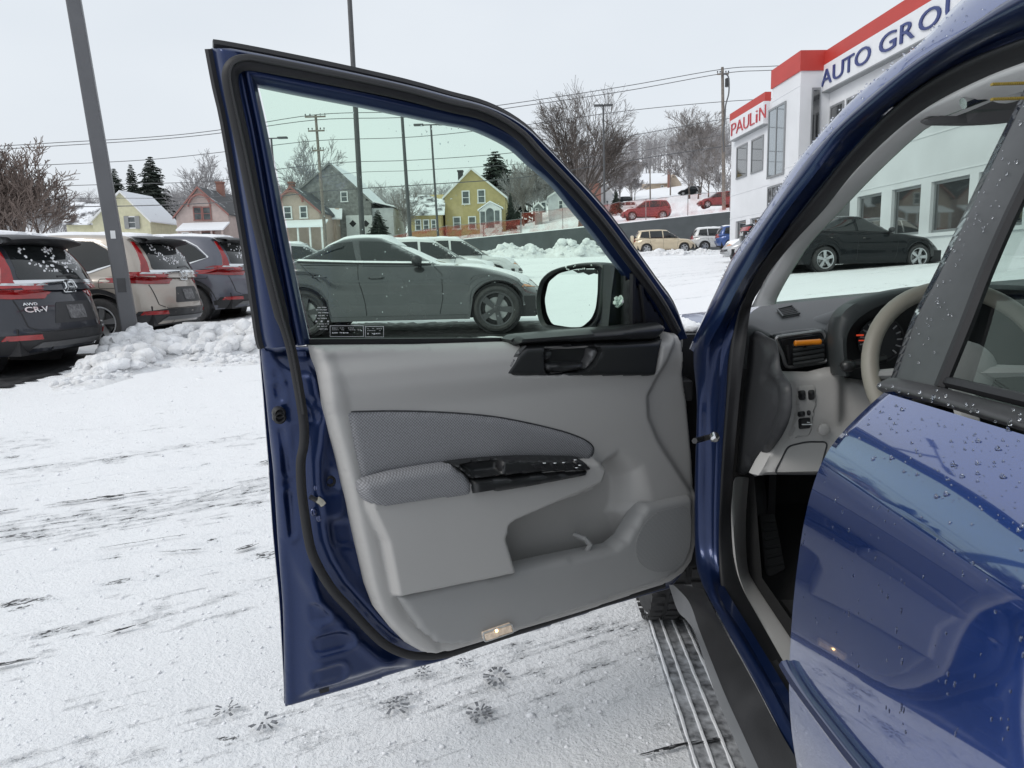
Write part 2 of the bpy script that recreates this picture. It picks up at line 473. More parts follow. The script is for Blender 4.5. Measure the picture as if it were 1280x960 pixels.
def onground(px, py):
    d = ray(px, py); t = 0.5
    while t < 900:
        p = CAM + d * t
        if p.z <= gnd(p.x, p.y): break
        t *= 1.004
    return p
def n3(x, y, z=0.0): return noise.noise(V((x, y, z)))

def ground_material():
    m, n, L = newmat('snow_over_asphalt')
    out = n.new('ShaderNodeOutputMaterial'); p = n.new('ShaderNodeBsdfPrincipled'); L.new(p.outputs[0], out.inputs[0])
    t = n.new('ShaderNodeTexCoord')
    def nmap(rot, sc, loc=(0, 0, 0)):
        a = n.new('ShaderNodeMapping'); a.inputs['Rotation'].default_value = (0, 0, rot); L.new(t.outputs['Object'], a.inputs[0])
        q = n.new('ShaderNodeMapping'); q.inputs['Scale'].default_value = sc; q.inputs['Location'].default_value = loc
        L.new(a.outputs[0], q.inputs[0]); return q
    def nse(q, s, det=5, ro=0.55):
        k = n.new('ShaderNodeTexNoise'); k.inputs['Scale'].default_value = s; k.inputs['Detail'].default_value = det; k.inputs['Roughness'].default_value = ro
        L.new(q.outputs[0], k.inputs['Vector']); return k.outputs[0]
    def mth(op, a, b=None, clamp=False):
        k = n.new('ShaderNodeMath'); k.operation = op; k.use_clamp = clamp
        for i, x in enumerate((a, b)):
            if x is None: continue
            if isinstance(x, (int, float)): k.inputs[i].default_value = x
            else: L.new(x, k.inputs[i])
        return k.outputs[0]
    def rng(x, a, b, c=0.0, d=1.0):
        k = n.new('ShaderNodeMapRange'); L.new(x, k.inputs[0])
        for i, q in enumerate((a, b, c, d)): k.inputs[i + 1].default_value = q
        return k.outputs[0]
    A = math.radians(-30)
    streak = nse(nmap(A, (0.75, 5.0, 1)), 1.0, 8, 0.68)
    wide = nse(nmap(A, (0.10, 1.1, 1), (3, 1, 0)), 1.0, 3, 0.5)
    blot = nse(nmap(0.4, (1, 1, 1), (5, 2, 0)), 3.2, 8, 0.68)
    fine = nse(nmap(0, (1, 1, 1)), 26, 6, 0.65)
    sep = n.new('ShaderNodeSeparateXYZ'); L.new(t.outputs['Object'], sep.inputs[0])
    nearw = rng(sep.outputs[1], 4.4, 5.8, 1.0, 0.0)
    farw = rng(sep.outputs[1], 12, 17, 0.0, 0.85)
    zone = mth('ADD', nearw, farw)
    v = mth('ADD', mth('MULTIPLY', streak, 0.58), mth('MULTIPLY', wide, 0.36))
    v = mth('ADD', v, mth('MULTIPLY', blot, 0.42))
    v = mth('ADD', v, mth('MULTIPLY', fine, 0.16))
    v = mth('ADD', v, mth('MULTIPLY', zone, 0.085))
    band = nse(nmap(A, (0.09, 1.35, 1), (7, 4, 0)), 1.0, 2, 0.5)
    tread = nse(nmap(A, (2.2, 24, 1), (2, 9, 0)), 1.0, 5, 0.7)
    crumb = nse(nmap(0, (1, 1, 1), (1, 5, 0)), 9, 7, 0.72)
    bandm = mth('MULTIPLY', mth('MULTIPLY', rng(band, 0.47, 0.60), zone, True), rng(sep.outputs[1], 1.6, 3.0, 0.55, 1.0))
    tv = mth('ADD', mth('ADD', mth('MULTIPLY', tread, 0.62), mth('MULTIPLY', crumb, 0.56)), mth('MULTIPLY', bandm, 0.13))
    bare0 = rng(v, 0.975, 0.99)
    grit = nse(nmap(A, (1, 1.7, 1), (4, 4, 0)), 34, 5, 0.7)
    bare = mth('MULTIPLY', mth('MAXIMUM', bare0, rng(tv, 0.765, 0.79)), rng(grit, 0.46, 0.53))
    thin = mth('MAXIMUM', mth('MULTIPLY', rng(v, 0.88, 1.0), 0.6), mth('MULTIPLY', rng(tv, 0.70, 0.78), 0.75))
    # colours: snow, slushy thin snow, wet asphalt
    mx = n.new('ShaderNodeMix'); mx.data_type = 'RGBA'
    mx.inputs[6].default_value = (0.92, 0.93, 0.945, 1); mx.inputs[7].default_value = (0.68, 0.70, 0.725, 1)
    L.new(mth('MULTIPLY', thin, rng(fine, 0.4, 0.6, 0.15, 1.0)), mx.inputs[0])
    spk = nse(nmap(0, (1, 1, 1)), 85, 4, 0.7)
    m0 = n.new('ShaderNodeMix'); m0.data_type = 'RGBA'
    L.new(rng(mth('ADD', spk, mth('MULTIPLY', thin, 0.12)), 0.62, 0.76, 0.0, 0.6), m0.inputs[0]); L.new(mx.outputs[2], m0.inputs[6]); m0.inputs[7].default_value = (0.42, 0.435, 0.455, 1)
    m2 = n.new('ShaderNodeMix'); m2.data_type = 'RGBA'
    L.new(bare, m2.inputs[0]); L.new(m0.outputs[2], m2.inputs[6]); m2.inputs[7].default_value = (0.035, 0.036, 0.038, 1)
    L.new(m2.outputs[2], p.inputs['Base Color'])
    L.new(rng(bare, 0, 1, 0.8, 0.45), p.inputs['Roughness'])
    p.inputs['Specular IOR Level'].default_value = 0.3
    h = mth('ADD', mth('MULTIPLY', fine, 0.6), mth('MULTIPLY', spk, 0.5))
    h = mth('ADD', h, mth('MULTIPLY', streak, 1.0))
    h = mth('SUBTRACT', h, mth('MULTIPLY', thin, 0.5))
    bp = n.new('ShaderNodeBump'); bp.inputs['Strength'].default_value = 0.85; bp.inputs['Distance'].default_value = 0.02
    L.new(h, bp.inputs['Height']); L.new(bp.outputs[0], p.inputs['Normal'])
    return m
M['ground'] = ground_material()

def build_ground():
    def axis(lo, hi, fine, grow, cmin, cmax):
        c = list(np.arange(cmin, cmax, fine)); s = fine
        while c[-1] < hi: s *= grow; c.append(c[-1] + s)
        c[-1] = hi; s = fine
        while c[0] > lo: s *= grow; c.insert(0, c[0] - s)
        c[0] = lo; return c
    xs = axis(-260, 260, 0.06, 1.045, -4.5, 1.2)
    ys = axis(-60, WALLY + 0.1, 0.06, 1.04, 0.6, 6.5)
    rows = []
    for y in ys:
        r = []
        for x in xs:
            z = lot(x, y)
            d = math.hypot(x, y)
            z += 0.010 * n3(x * 1.3, y * 1.3) + (0.006 * n3(x * 5, y * 5, 3.3) if d < 14 else 0) + (0.0035 * n3(x * 11, y * 11, 7) if d < 7 else 0)
            r.append((x, y, z))
        rows.append(r)
    m = MB(); m.grid(rows)
    o = m.build('snowy_parking_lot', M['ground'], angle=180)
    tag(o, kind='structure')
    # the hillside above the retaining wall, out to the horizon
    xs = list(np.linspace(-60, 60, 61)); s = 2.0
    while xs[-1] < 420: s *= 1.13; xs.append(xs[-1] + s); xs.insert(0, -xs[-1])
    ys = [WALLY + 0.3]; s = 1.2
    while ys[-1] < 520: s *= 1.05; ys.append(ys[-1] + s)
    m = MB()
    m.grid([[(x, y, upper(x, y) + 0.25 * n3(x * .11, y * .11) * min(1, (y - WALLY) / 12)) for x in xs] for y in ys])
    o = m.build('snowy_hillside', M['snow'], angle=180); tag(o, kind='structure')
build_ground()

M['asphalt'] = pbr('wet_asphalt', (0.032, 0.033, 0.035), 0.5, bump=(120, 0.5, 0.004), var=0.35, vscale=9, rvar=0.15)
M['slush'] = pbr('packed_slush', (0.09, 0.093, 0.10), 0.6, col2=(0.60, 0.62, 0.65), vscale=34, bump=(60, 0.6, 0.006))
def dark_patch(pts, seed, jag=0.12, lift=0.012, step=0.07, mat='asphalt'):
    """thin dark ground sheet with a frayed outline"""
    rnd = random.Random(seed)
    poly = resample(pts, step)
    c = np.mean(np.array(poly), 0)
    out = []
    for x, y in poly:
        k = 1 + rnd.uniform(-jag, jag)
        out.append((c[0] + (x - c[0]) * k, c[1] + (y - c[1]) * k + rnd.uniform(-jag, jag) * 0.1))
    vs, fs, uv = relief_geo(out, lambda a, b, h: V((a, b, lot(a, b) + lift + 0.010 * n3(a * 1.3, b * 1.3))), None, 0.25, 0)
    m = MB(); m.add(vs, fs)
    o = m.build('bare_asphalt', M[mat], angle=180, recalc=True); tag(o, kind='structure')
def streak(a, b, wd, seed):
    p, q = onground(*a), onground(*b)
    rnd = random.Random(seed); d = (q - p); n = max(6, int(d.length / 0.035)); side = V((-d.y, d.x, 0)).normalized()
    m = MB(); L_ = d.length; d.normalize()
    for k in range(int(8 + L_ * 42)):
        t = rnd.random(); e = 0.35 + 0.65 * math.sin(math.pi * t)
        c = p + d * (L_ * t) + side * wd * rnd.gauss(0, .55); la, lb = rnd.uniform(.008, .04) * (1 + L_ * .4), wd * rnd.uniform(.12, .5) * e
        pts = []
        for q in range(9):
            a_ = 2 * math.pi * q / 9; rr = rnd.uniform(.55, 1.25)
            v = c + d * (la * rr * math.cos(a_)) + side * (lb * rr * math.sin(a_))
            pts.append(V((v.x, v.y, lot(v.x, v.y) + .014 + .0004 * (k % 7) + .010 * n3(v.x * 1.3, v.y * 1.3))))
        m.add(pts, [tuple(range(9))])
    o = m.build('bare_asphalt', M['asphalt'], smooth=False); tag(o, kind='structure')
for i, (a, b, wd) in enumerate([((62, 635), (236, 611), 0.022), ((-30, 648), (18, 641), 0.02), ((318, 582), (350, 575), 0.03), ((205, 640), (330, 600), 0.006),
                                ((120, 690), (236, 672), 0.006),
                                ((205, 694), (262, 690), 0.008), ((300, 690), (316, 684), 0.02),
                                ((805, 948), (862, 936), 0.011), ((868, 938), (905, 930), 0.008), ((-10, 838), (40, 828), 0.010), ((130, 798), (190, 783), 0.010)]):
    streak(a, b, wd, 50 + i)

# tyre track beside the sill: dark ribbed slush with snow ridges
def tyre_track():
    a0, a1 = onground(812, 792), onground(862, 790)
    b0, b1 = onground(868, 975), onground(946, 975)
    rows = []
    for i in range(40):
        t = -0.25 + 1.5 * i / 39
        l, r = a0.lerp(b0, t), a1.lerp(b1, t)
        rows.append([V((p.x + 0.004 * n3(p.y * 9, j), p.y, lot(p.x, p.y) + 0.011)) for j, p in ((k, l.lerp(r, k / 6)) for k in range(7))])
    m = MB(); m.grid(rows)
    o = m.build('tyre_track', M['slush']); tag(o, kind='structure')
    for k in range(4):
        f = (0.08, 0.36, 0.66, 0.95)[k]; m = MB(); path = []; rr = []
        for i in range(60):
            t = -0.25 + 1.5 * i / 59
            p = a0.lerp(b0, t).lerp(a1.lerp(b1, t), f)
            path.append(V((p.x + 0.0015 * n3(p.y * 14, k * 3.1), p.y, lot(p.x, p.y) + 0.0125))); rr.append(0.0048 + 0.0018 * n3(p.y * 22, k) + .0012 * n3(p.y * 70, k + 9))
        m.tube(path, rr, 6, flat=1.0); r_ = m.build('snow_ridge', M['snow'], o)
tyre_track()

M['print'] = pbr('trodden_wet_snow', (0.045, 0.048, 0.054), 0.5, col2=(0.26, 0.27, 0.29), vscale=45)
def footprint(px, py, size, rot, seed):
    c = onground(px, py); rnd = random.Random(seed); m = MB()
    def lug(a, r0, r1, wd):
        ca, sa = math.cos(a), math.sin(a); q = []
        for r, s in ((r0, -1), (r0, 1), (r1, 1), (r1, -1)):
            x = (r * ca - s * wd * (r / size + 0.35) * sa) * 0.82; y = r * sa + s * wd * (r / size + 0.35) * ca
            x, y = x * math.cos(rot) - y * math.sin(rot), x * math.sin(rot) + y * math.cos(rot)
            q.append(V((c.x + x, c.y + y, lot(c.x, c.y) + 0.0135 + rnd.uniform(0, .0006) + 0.010 * n3(c.x * 1.3, c.y * 1.3) + 0.006 * n3((c.x + x) * 5, (c.y + y) * 5, 3.3))))
        m.add(q, [(0, 1, 2, 3)])
    for k in range(15):
        if rnd.random() < 0.3: continue
        lug(k * 2 * math.pi / 15 + rnd.uniform(-.2, .2), size * rnd.uniform(0.42, 0.7), size * rnd.uniform(0.8, 1.12), size * rnd.uniform(.05, .1))
    for k in range(8):
        if rnd.random() < 0.35: continue
        lug(k * 2 * math.pi / 8 + rnd.uniform(-.4, .4), size * 0.2, size * rnd.uniform(0.42, 0.52), size * 0.12)
    o = m.build('footprint', M['print']); tag(o, kind='structure')
for i, a in enumerate([(622, 853, 0.052, 0.3), (492, 888, 0.05, 0.8), (600, 899, 0.046, 0.1), (528, 842, 0.036, 0.5), (330, 908, 0.048, 0.9), (284, 894, 0.04, 0.2), (580, 834, 0.03, 1.2)]):
    footprint(*a, i)

# loose crumbs of snow and grit lying on the near ground
def crumbs():
    rnd = random.Random(4); m = MB()
    for k in range(1700):
        y = 1.2 + 6.0 * rnd.random() ** 1.4; x = rnd.uniform(-0.75 * y - 0.3, 0.34)
        r = rnd.uniform(0.0022, 0.0065) * (2.0 if rnd.random() < 0.04 else 1)
        m.ico((x, y, lot(x, y) + 0.010 * n3(x * 1.3, y * 1.3) + r * 0.3), r, rnd, 0.3, 1, (rnd.uniform(.8, 1.5), 1, 0.6))
    o = m.build('snow_crumbs', M['snow'], angle=180); tag(o, kind='stuff')
crumbs()

# ------------------------------------------------------------------ ploughed snow
def snow_pile(name, label, x0, x1, y0, y1, hf, nchunk, chr_, seed, mat='snow_pile', step=0.06):
    rnd = random.Random(seed); m = MB()
    nx, ny = int((x1 - x0) / step) + 1, int((y1 - y0) / step) + 1
    def H(x, y):
        e = hf(x, y)
        if e <= 0: return -0.03
        s = 1.0 if step < .1 else step / 0.09
        q = 0.62 + 0.5 * n3(x * 1.7 / s, y * 1.7 / s, seed) + 0.36 * abs(n3(x * 4.2 / s, y * 4.2 / s, seed + 5)) + 0.24 * n3(x * 9 / s, y * 9 / s, seed + 9)
        return e * max(0.1, q) - 0.02
    rows = [[V((x0 + (x1 - x0) * i / (nx - 1), y0 + (y1 - y0) * j / (ny - 1), 0)) for i in range(nx)] for j in range(ny)]
    for r in rows:
        for p in r: p.z = lot(p.x, p.y) + H(p.x, p.y)
    m.grid(rows)
    for k in range(nchunk):
        for _ in range(20):
            x, y = rnd.uniform(x0, x1), rnd.uniform(y0, y1)
            e = hf(x, y)
            if e > rnd.random() * 0.35: break
        r = chr_ * (0.35 + 1.1 * rnd.random() ** 2.5)
        if e < 0.12: r *= 0.45
        b0 = len(m.v)
        m.ico((0, 0, 0), 1, None, 0, 2, (1, 1, 1))
        sq = (rnd.uniform(.8, 1.3), rnd.uniform(.8, 1.2), rnd.uniform(.6, .95)); o_ = rnd.uniform(0, 90)
        for i in range(b0, len(m.v)):
            p = V(m.v[i]); kk = r * (1 + .42 * noise.noise(p * 1.4 + V((o_, 0, 0))) + .16 * noise.noise(p * 4 + V((0, o_, 0))))
            m.v[i] = (x + p.x * kk * sq[0], y + p.y * kk * sq[1], lot(x, y) + H(x, y) + r * .2 + p.z * kk * sq[2])
    o = m.build(name, M[mat], angle=55)
    tag(o, label, None, None, 'stuff')
    return o
def pile_h(x, y):
    # ridge that runs past the lamp post and along behind the open door
    e = 0
    for cx, cy, rx, ry, h in ((-5.15, 9.1, 0.55, 0.6, 0.27), (-4.8, 9.2, 0.75, 0.65, 0.36), (-4.25, 9.2, 0.75, 0.6, 0.36), (-3.78, 9.4, 0.6, 0.5, 0.34), (-4.85, 8.2, .55, .7, 0.22), (-4.72, 7.4, .42, .55, .10), (-3.95, 8.55, .9, .45, .10)):
        d = ((x - cx) / rx) ** 2 + ((y - cy) / ry) ** 2
        e = max(e, h * (1 - d) * 1.35) if d < 1 else e
    return e * .88
snow_pile('snow_pile', 'ploughed heap of lumpy snow round the lamp post base', -6.0, -2.2, 6.7, 10.6, pile_h, 1100, 0.085, 3)
def far_pile(x, y):
    e = 0
    for cx, rx, h in ((-1.2, 2.4, 1.0), (2.6, 2.3, 1.05), (7.4, 3.5, 0.25), (-5, 3, 0.5)):
        d = ((x - cx) / rx) ** 2 + ((y - 51) / 1.6) ** 2
        if d < 1: e = max(e, h * (1 - d) ** 0.6 * 1.2)
    return e
snow_pile('snow_bank', 'long bank of ploughed snow at the foot of the grey wall', -8.5, 11.5, 49, 53, far_pile, 220, 0.28, 8, step=0.22)
def berm(x, y):
    d = ((x - 10.5) / 6.5) ** 2 + ((y - 47.5) / 0.9) ** 2
    return 0.32 * (1 - d) if d < 1 else 0
snow_pile('snow_berm', 'low snow berm in front of the cream SUV', 4, 17, 46.4, 48.6, berm, 120, 0.16, 12, step=0.2)

# ------------------------------------------------------------------ retaining wall and fence
M['wallgrey'] = pbr('grey_block_wall', (0.085, 0.095, 0.10), 0.8, var=0.12, vscale=1.2, bump=(8, 0.3, 0.02))
def retaining_wall():
    root = thing('retaining_wall', 'long slate grey retaining wall across the back of the lot', 'wall', (4, WALLY, lot(4, WALLY)))
    xs = np.linspace(-14, 40, 55)
    top = [V((x, WALLY + 0.28, lot(x, WALLY) + wallh(x) + 0.12)) for x in xs]
    m = MB()
    for a, b in zip(top[:-1], top[1:]):
        za, zb = lot(a.x, WALLY) - 0.5, lot(b.x, WALLY) - 0.5
        m.hexa([V((a.x, WALLY - .05, za)), V((b.x, WALLY - .05, zb)), V((b.x, WALLY + .3, zb)), V((a.x, WALLY + .3, za))],
               [V((a.x, WALLY - .05, a.z)), V((b.x, WALLY - .05, b.z)), V((b.x, WALLY + .3, b.z)), V((a.x, WALLY + .3, a.z))])
    m.build('wall', M['wallgrey'], root, True, smooth=False)
    m = MB(); m.tube([p + V((0, -0.1, 0.03)) for p in top], 0.13, 6, flat=0.5); m.build('snow_cap', M['snow'], root, True)
retaining_wall()

def meshfence_mat(name, c, dens):
    m, n, L = newmat(name)
    out = n.new('ShaderNodeOutputMaterial'); d = n.new('ShaderNodeBsdfDiffuse'); d.inputs[0].default_value = (*c, 1)
    tr = n.new('ShaderNodeBsdfTransparent'); mx = n.new('ShaderNodeMixShader')
    t = n.new('ShaderNodeTexCoord'); nz = n.new('ShaderNodeTexNoise'); nz.inputs['Scale'].default_value = 1.6; nz.inputs['Detail'].default_value = 6
    L.new(t.outputs['Object'], nz.inputs['Vector'])
    br = n.new('ShaderNodeTexVoronoi'); br.inputs['Scale'].default_value = 14; br.feature = 'DISTANCE_TO_EDGE'; br.inputs['Randomness'].default_value = 0.2
    L.new(t.outputs['Object'], br.inputs['Vector'])
    r = n.new('ShaderNodeMapRange'); r.inputs[1].default_value = 0.35; r.inputs[2].default_value = 0.65; r.inputs[3].default_value = dens - 0.12; r.inputs[4].default_value = dens + 0.2
    L.new(nz.outputs[0], r.inputs[0])
    r2 = n.new('ShaderNodeMapRange'); r2.inputs[1].default_value = 0.10; r2.inputs[2].default_value = 0.16; r2.inputs[3].default_value = 1.0; r2.inputs[4].default_value = 0.35
    L.new(br.outputs[0], r2.inputs[0])
    mu = n.new('ShaderNodeMath'); mu.operation = 'MULTIPLY'; mu.use_clamp = True; L.new(r.outputs[0], mu.inputs[0]); L.new(r2.outputs[0], mu.inputs[1])
    L.new(mu.outputs[0], mx.inputs[0]); L.new(tr.outputs[0], mx.inputs[1]); L.new(d.outputs[0], mx.inputs[2]); L.new(mx.outputs[0], out.inputs[0])
    return m
M['net_dense'] = meshfence_mat('orange_red_net', (0.36, 0.085, 0.07), 0.55)
M['net_thin'] = meshfence_mat('thin_faded_net', (0.55, 0.10, 0.07), 0.17)
M['galv'] = pbr('galvanised_steel', (0.30, 0.31, 0.32), 0.45, 0.6)
def safety_fence(name, label, x0, x1, y, h, mat, post='galv', seed=0):
    rnd = random.Random(seed)
    root = thing(name, label, 'fence', ((x0 + x1) / 2, y, upper((x0 + x1) / 2, y)))
    n = int((x1 - x0) / 0.5) + 1; bot, mid, top = [], [], []
    for i in range(n):
        x = x0 + (x1 - x0) * i / (n - 1); z = upper(x, y) + 0.05
        bot.append(V((x, y, z))); mid.append(V((x, y - 0.04 + rnd.uniform(-.03, .03), z + h * .5))); top.append(V((x, y, z + h + rnd.uniform(-.05, .05))))
    m = MB(); m.grid([bot, mid, top]); m.build('netting', M[mat], root, True)
    k = max(2, int((x1 - x0) / 3) + 1)
    for i in range(k):
        x = x0 + (x1 - x0) * i / (k - 1); z = upper(x, y)
        m = MB(); m.tube([(x, y + .05, z - .3), (x, y + .05, z + h + .15)], 0.035, 6); m.build('post', M[post], root, True)
    m = MB(); m.tube([p + V((0, 0.05, 0.02)) for p in top], 0.02, 5); m.build('top_rail', M[post], root, True)
safety_fence('safety_fence', 'dense orange red netting fence in front of the yellow house', -16.5, -1.1, 61.2, 1.25, 'net_dense', seed=1)
safety_fence('chain_link_fence', 'thin faded red fence along the top of the grey wall', -1.0, 19.5, 60.9, 1.75, 'net_thin', seed=2)

# ------------------------------------------------------------------ houses
def siding(name, c, pitch=0.14, var=0.08):
    m = pbr(name, c, 0.75, var=var, vscale=2.5)
    n, L = m.node_tree.nodes, m.node_tree.links
    p = [x for x in n if x.type == 'BSDF_PRINCIPLED'][0]
    t = n.new('ShaderNodeTexCoord'); w_ = n.new('ShaderNodeTexWave'); w_.bands_direction = 'Z'; w_.wave_profile = 'SAW'; w_.inputs['Scale'].default_value = 0.314 / pitch
    L.new(t.outputs['Object'], w_.inputs['Vector'])
    b = n.new('ShaderNodeBump'); b.inputs['Strength'].default_value = 0.8; b.inputs['Distance'].default_value = 0.03
    L.new(w_.outputs[0], b.inputs['Height']); L.new(b.outputs[0], p.inputs['Normal'])
    return m
def roofmat(name, c, snow):
    """shingles with a patchy cover of snow"""
    m, n, L = newmat(name)
    out = n.new('ShaderNodeOutputMaterial'); p = n.new('ShaderNodeBsdfPrincipled'); L.new(p.outputs[0], out.inputs[0])
    t = n.new('ShaderNodeTexCoord'); nz = n.new('ShaderNodeTexNoise'); nz.inputs['Scale'].default_value = 0.8; nz.inputs['Detail'].default_value = 8; nz.inputs['Roughness'].default_value = 0.65
    L.new(t.outputs['Object'], nz.inputs['Vector'])
    r = n.new('ShaderNodeMapRange'); r.inputs[1].default_value = 1 - snow - 0.07; r.inputs[2].default_value = 1 - snow + 0.07; L.new(nz.outputs[0], r.inputs[0])
    mx = n.new('ShaderNodeMix'); mx.data_type = 'RGBA'; mx.inputs[6].default_value = (*c, 1); mx.inputs[7].default_value = (0.82, 0.84, 0.87, 1)
    L.new(r.outputs[0], mx.inputs[0]); L.new(mx.outputs[2], p.inputs['Base Color']); p.inputs['Roughness'].default_value = 0.85
    return m
M['yellow_siding'] = siding('mustard_siding', (0.47, 0.385, 0.19))
M['pale_yellow'] = siding('pale_yellow_siding', (0.62, 0.60, 0.42))
M['pink_siding'] = siding('dusty_pink_siding', (0.50, 0.41, 0.38))
M['beige_siding'] = siding('beige_pink_siding', (0.50, 0.40, 0.34))
M['barn'] = siding('weathered_grey_boards', (0.23, 0.23, 0.225), 0.2, 0.35)
M['tan_siding'] = siding('tan_siding', (0.48, 0.40, 0.31))
M['white_siding'] = siding('white_siding', (0.66, 0.67, 0.68))
M['grey_siding'] = siding('grey_siding', (0.28, 0.29, 0.29))
M['roof_snow'] = roofmat('snowed_roof', (0.12, 0.12, 0.125), 0.72)
M['roof_patchy'] = roofmat('patchy_snow_roof', (0.10, 0.10, 0.105), 0.52)
M['roof_dark'] = roofmat('dark_shingles', (0.085, 0.087, 0.09), 0.36)
M['whitetrim'] = pbr('white_trim', (0.70, 0.71, 0.71), 0.6)
M['redtrim'] = pbr('brick_red_trim', (0.26, 0.12, 0.105), 0.65)
M['brick'] = pbr('old_brick', (0.20, 0.095, 0.075), 0.85, col2=(0.28, 0.15, 0.12), vscale=9)
M['pane'] = pbr('house_window_pane', (0.10, 0.115, 0.12), 0.08, var=0.4, vscale=1.5)
M['doorwhite'] = pbr('white_painted_door', (0.62, 0.63, 0.62), 0.55)

def slab(m, a, b, c, d, th):
    """quad a b c d pushed down by th"""
    m.hexa([p - V((0, 0, th)) for p in (a, b, c, d)], [a, b, c, d])
def add_window(root, Y, r, frame='whitetrim', mull=True, pane='pane'):
    x0, y0, x1, y1 = r
    a, b = atY(x0, y1, Y), atY(x1, y0, Y)
    f = MB(); w_, h_ = b.x - a.x, b.z - a.z; t = min(0.13, w_ * 0.2); cx, cz = (a.x + b.x) / 2, (a.z + b.z) / 2
    for c, s in (((cx, Y, b.z - t / 2), (w_, .12, t)), ((cx, Y, a.z + t / 2), (w_ + .08, .14, t)), ((a.x + t / 2, Y, cz), (t, .12, h_ - 2 * t)), ((b.x - t / 2, Y, cz), (t, .12, h_ - 2 * t))): f.box(c, s)
    if mull: f.box((cx, Y, cz), (w_ - 2 * t, .09, t * .5))
    fr = f.build('window', M[frame], root, True, smooth=False)
    g = MB(); g.box((cx, Y + 0.01, cz), (w_ - 2 * t, .05, h_ - 2 * t)); g.build('pane', M[pane], fr, True, smooth=False)
def chimney(root, Y, r, mat='brick', d=0.8, down=1.5):
    a, b = atY(r[0], r[3], Y), atY(r[2], r[1], Y)
    m = MB(); m.box(((a.x + b.x) / 2, Y + d / 2, (b.z + a.z - down) / 2), (b.x - a.x, d, b.z - a.z + down)); m.box(((a.x + b.x) / 2, Y + d / 2, b.z), (b.x - a.x + .16, d + .16, .18))
    m.build('chimney', M[mat], root, True, smooth=False)
def gable_house(name, label, Y, eL, apex, eR, depth, wall, roof, group=None, wins=(), frame='whitetrim', over=0.35, rake='whitetrim', inset=0.25):
    L_, A, R_ = atY(*eL, Y), atY(*apex, Y), atY(*eR, Y)
    base = gnd((L_.x + R_.x) / 2, Y) - 1.2
    root = thing(name, label, 'house', ((L_.x + R_.x) / 2, Y + depth / 2, base + 1.2))
    D_ = V((0, depth, 0))
    def on(p, q, x): return p.z + (q.z - p.z) * (x - p.x) / (q.x - p.x)
    xl, xr = L_.x + inset, R_.x - inset
    poly = [V((xl, Y, base)), V((xr, Y, base)), V((xr, Y, on(A, R_, xr) - .15)), V((A.x, Y, A.z - .15)), V((xl, Y, on(L_, A, xl) - .15))]
    m = MB(); m.prism(poly, D_); m.build('wall', M[wall], root, True, smooth=False, recalc=True)
    m = MB(); f = V((0, -over, 0)); k = V((0, depth + over, 0))
    slab(m, L_ + f, A + f, A + k, L_ + k, .16); slab(m, A + f, R_ + f, R_ + k, A + k, .16)
    m.build('roof', M[roof], root, True, smooth=False, recalc=True)
    m = MB(); g = V((0, -over - .05, 0)); dn = V((0, 0, -.28))
    for p, q in ((L_, A), (A, R_)):
        m.hexa([p + g + dn, q + g + dn, q + g + dn + V((0, .06, 0)), p + g + dn + V((0, .06, 0))], [p + g, q + g, q + g + V((0, .06, 0)), p + g + V((0, .06, 0))])
    m.build('rake_board', M[rake], root, True, smooth=False, recalc=True)
    for r in wins: add_window(root, Y - .03, r, frame)
    return root
def side_wing(root, Y, rL, rR, eL, eR, bot, depth, wall, roof, wins=(), frame='whitetrim', names=('wing_wall', 'wing_roof')):
    """block whose ridge runs across the view: ridge points rL rR (photo), eaves eL eR"""
    a, b = atY(*eL, Y), atY(*eR, Y)
    c, d = onplane(*rL, V((0, Y + depth / 2, 0)), V((0, 1, 0))), onplane(*rR, V((0, Y + depth / 2, 0)), V((0, 1, 0)))
    zb = gnd((a.x + b.x) / 2, Y) - 1.2
    m = MB()
    x0, x1 = max(a.x, c.x) + .25, min(b.x, d.x) - .25
    P = lambda x: [V((x, Y + .2, zb)), V((x, Y + depth - .2, zb)), V((x, Y + depth - .2, a.z - .1)), V((x, Y + depth / 2, c.z - .15)), V((x, Y + .2, a.z - .1))]
    m.prism(P(x0), V((x1 - x0, 0, 0))); m.build(names[0], M[wall], root, True, smooth=False, recalc=True)
    m = MB(); f = V((0, -.25, -.05)); e2 = V((0, depth + .25, -.05))
    slab(m, a + f, b + f, d, c, .16); slab(m, c, d, b + e2, a + e2, .16)
    m.build(names[1], M[roof], root, True, smooth=False, recalc=True)
    for r in wins: add_window(root, Y + .16, r, frame)
def porch(root, Y, roofL, roofR, rtop, bot, depth, roof='roof_snow', post='whitetrim', n=4):
    a, b = atY(*roofL, Y - depth), atY(*roofR, Y - depth)
    t = atY(roofL[0], rtop, Y); m = MB()
    slab(m, a, b, V((b.x, Y, t.z)), V((a.x, Y, t.z)), .18); m.build('porch_roof', M[roof], root, True, smooth=False, recalc=True)
    zb = gnd(a.x, Y) - .3
    for i in range(n):
        x = a.x + .25 + (b.x - a.x - .5) * i / (n - 1)
        p = MB(); p.box((x, Y - depth + .25, (zb + a.z - .2) / 2), (.17, .17, a.z - .2 - zb)); p.build('porch_post', M[post], root, True, smooth=False)
    m = MB(); m.box(((a.x + b.x) / 2, Y - depth / 2, zb + .2), (b.x - a.x, depth, .4)); m.build('porch_floor', M['grey_siding'], root, True, smooth=False)
def arch_trim(root, Y, cx, cy, rx, ry, wd, mat):
    m = MB(); path = [atY(cx + rx * math.cos(t), cy - ry * math.sin(t), Y - .42) for t in np.linspace(0.1, math.pi - 0.1, 18)]
    m.tube(path, wd, 6); m.build('arch_trim', M[mat], root, True)

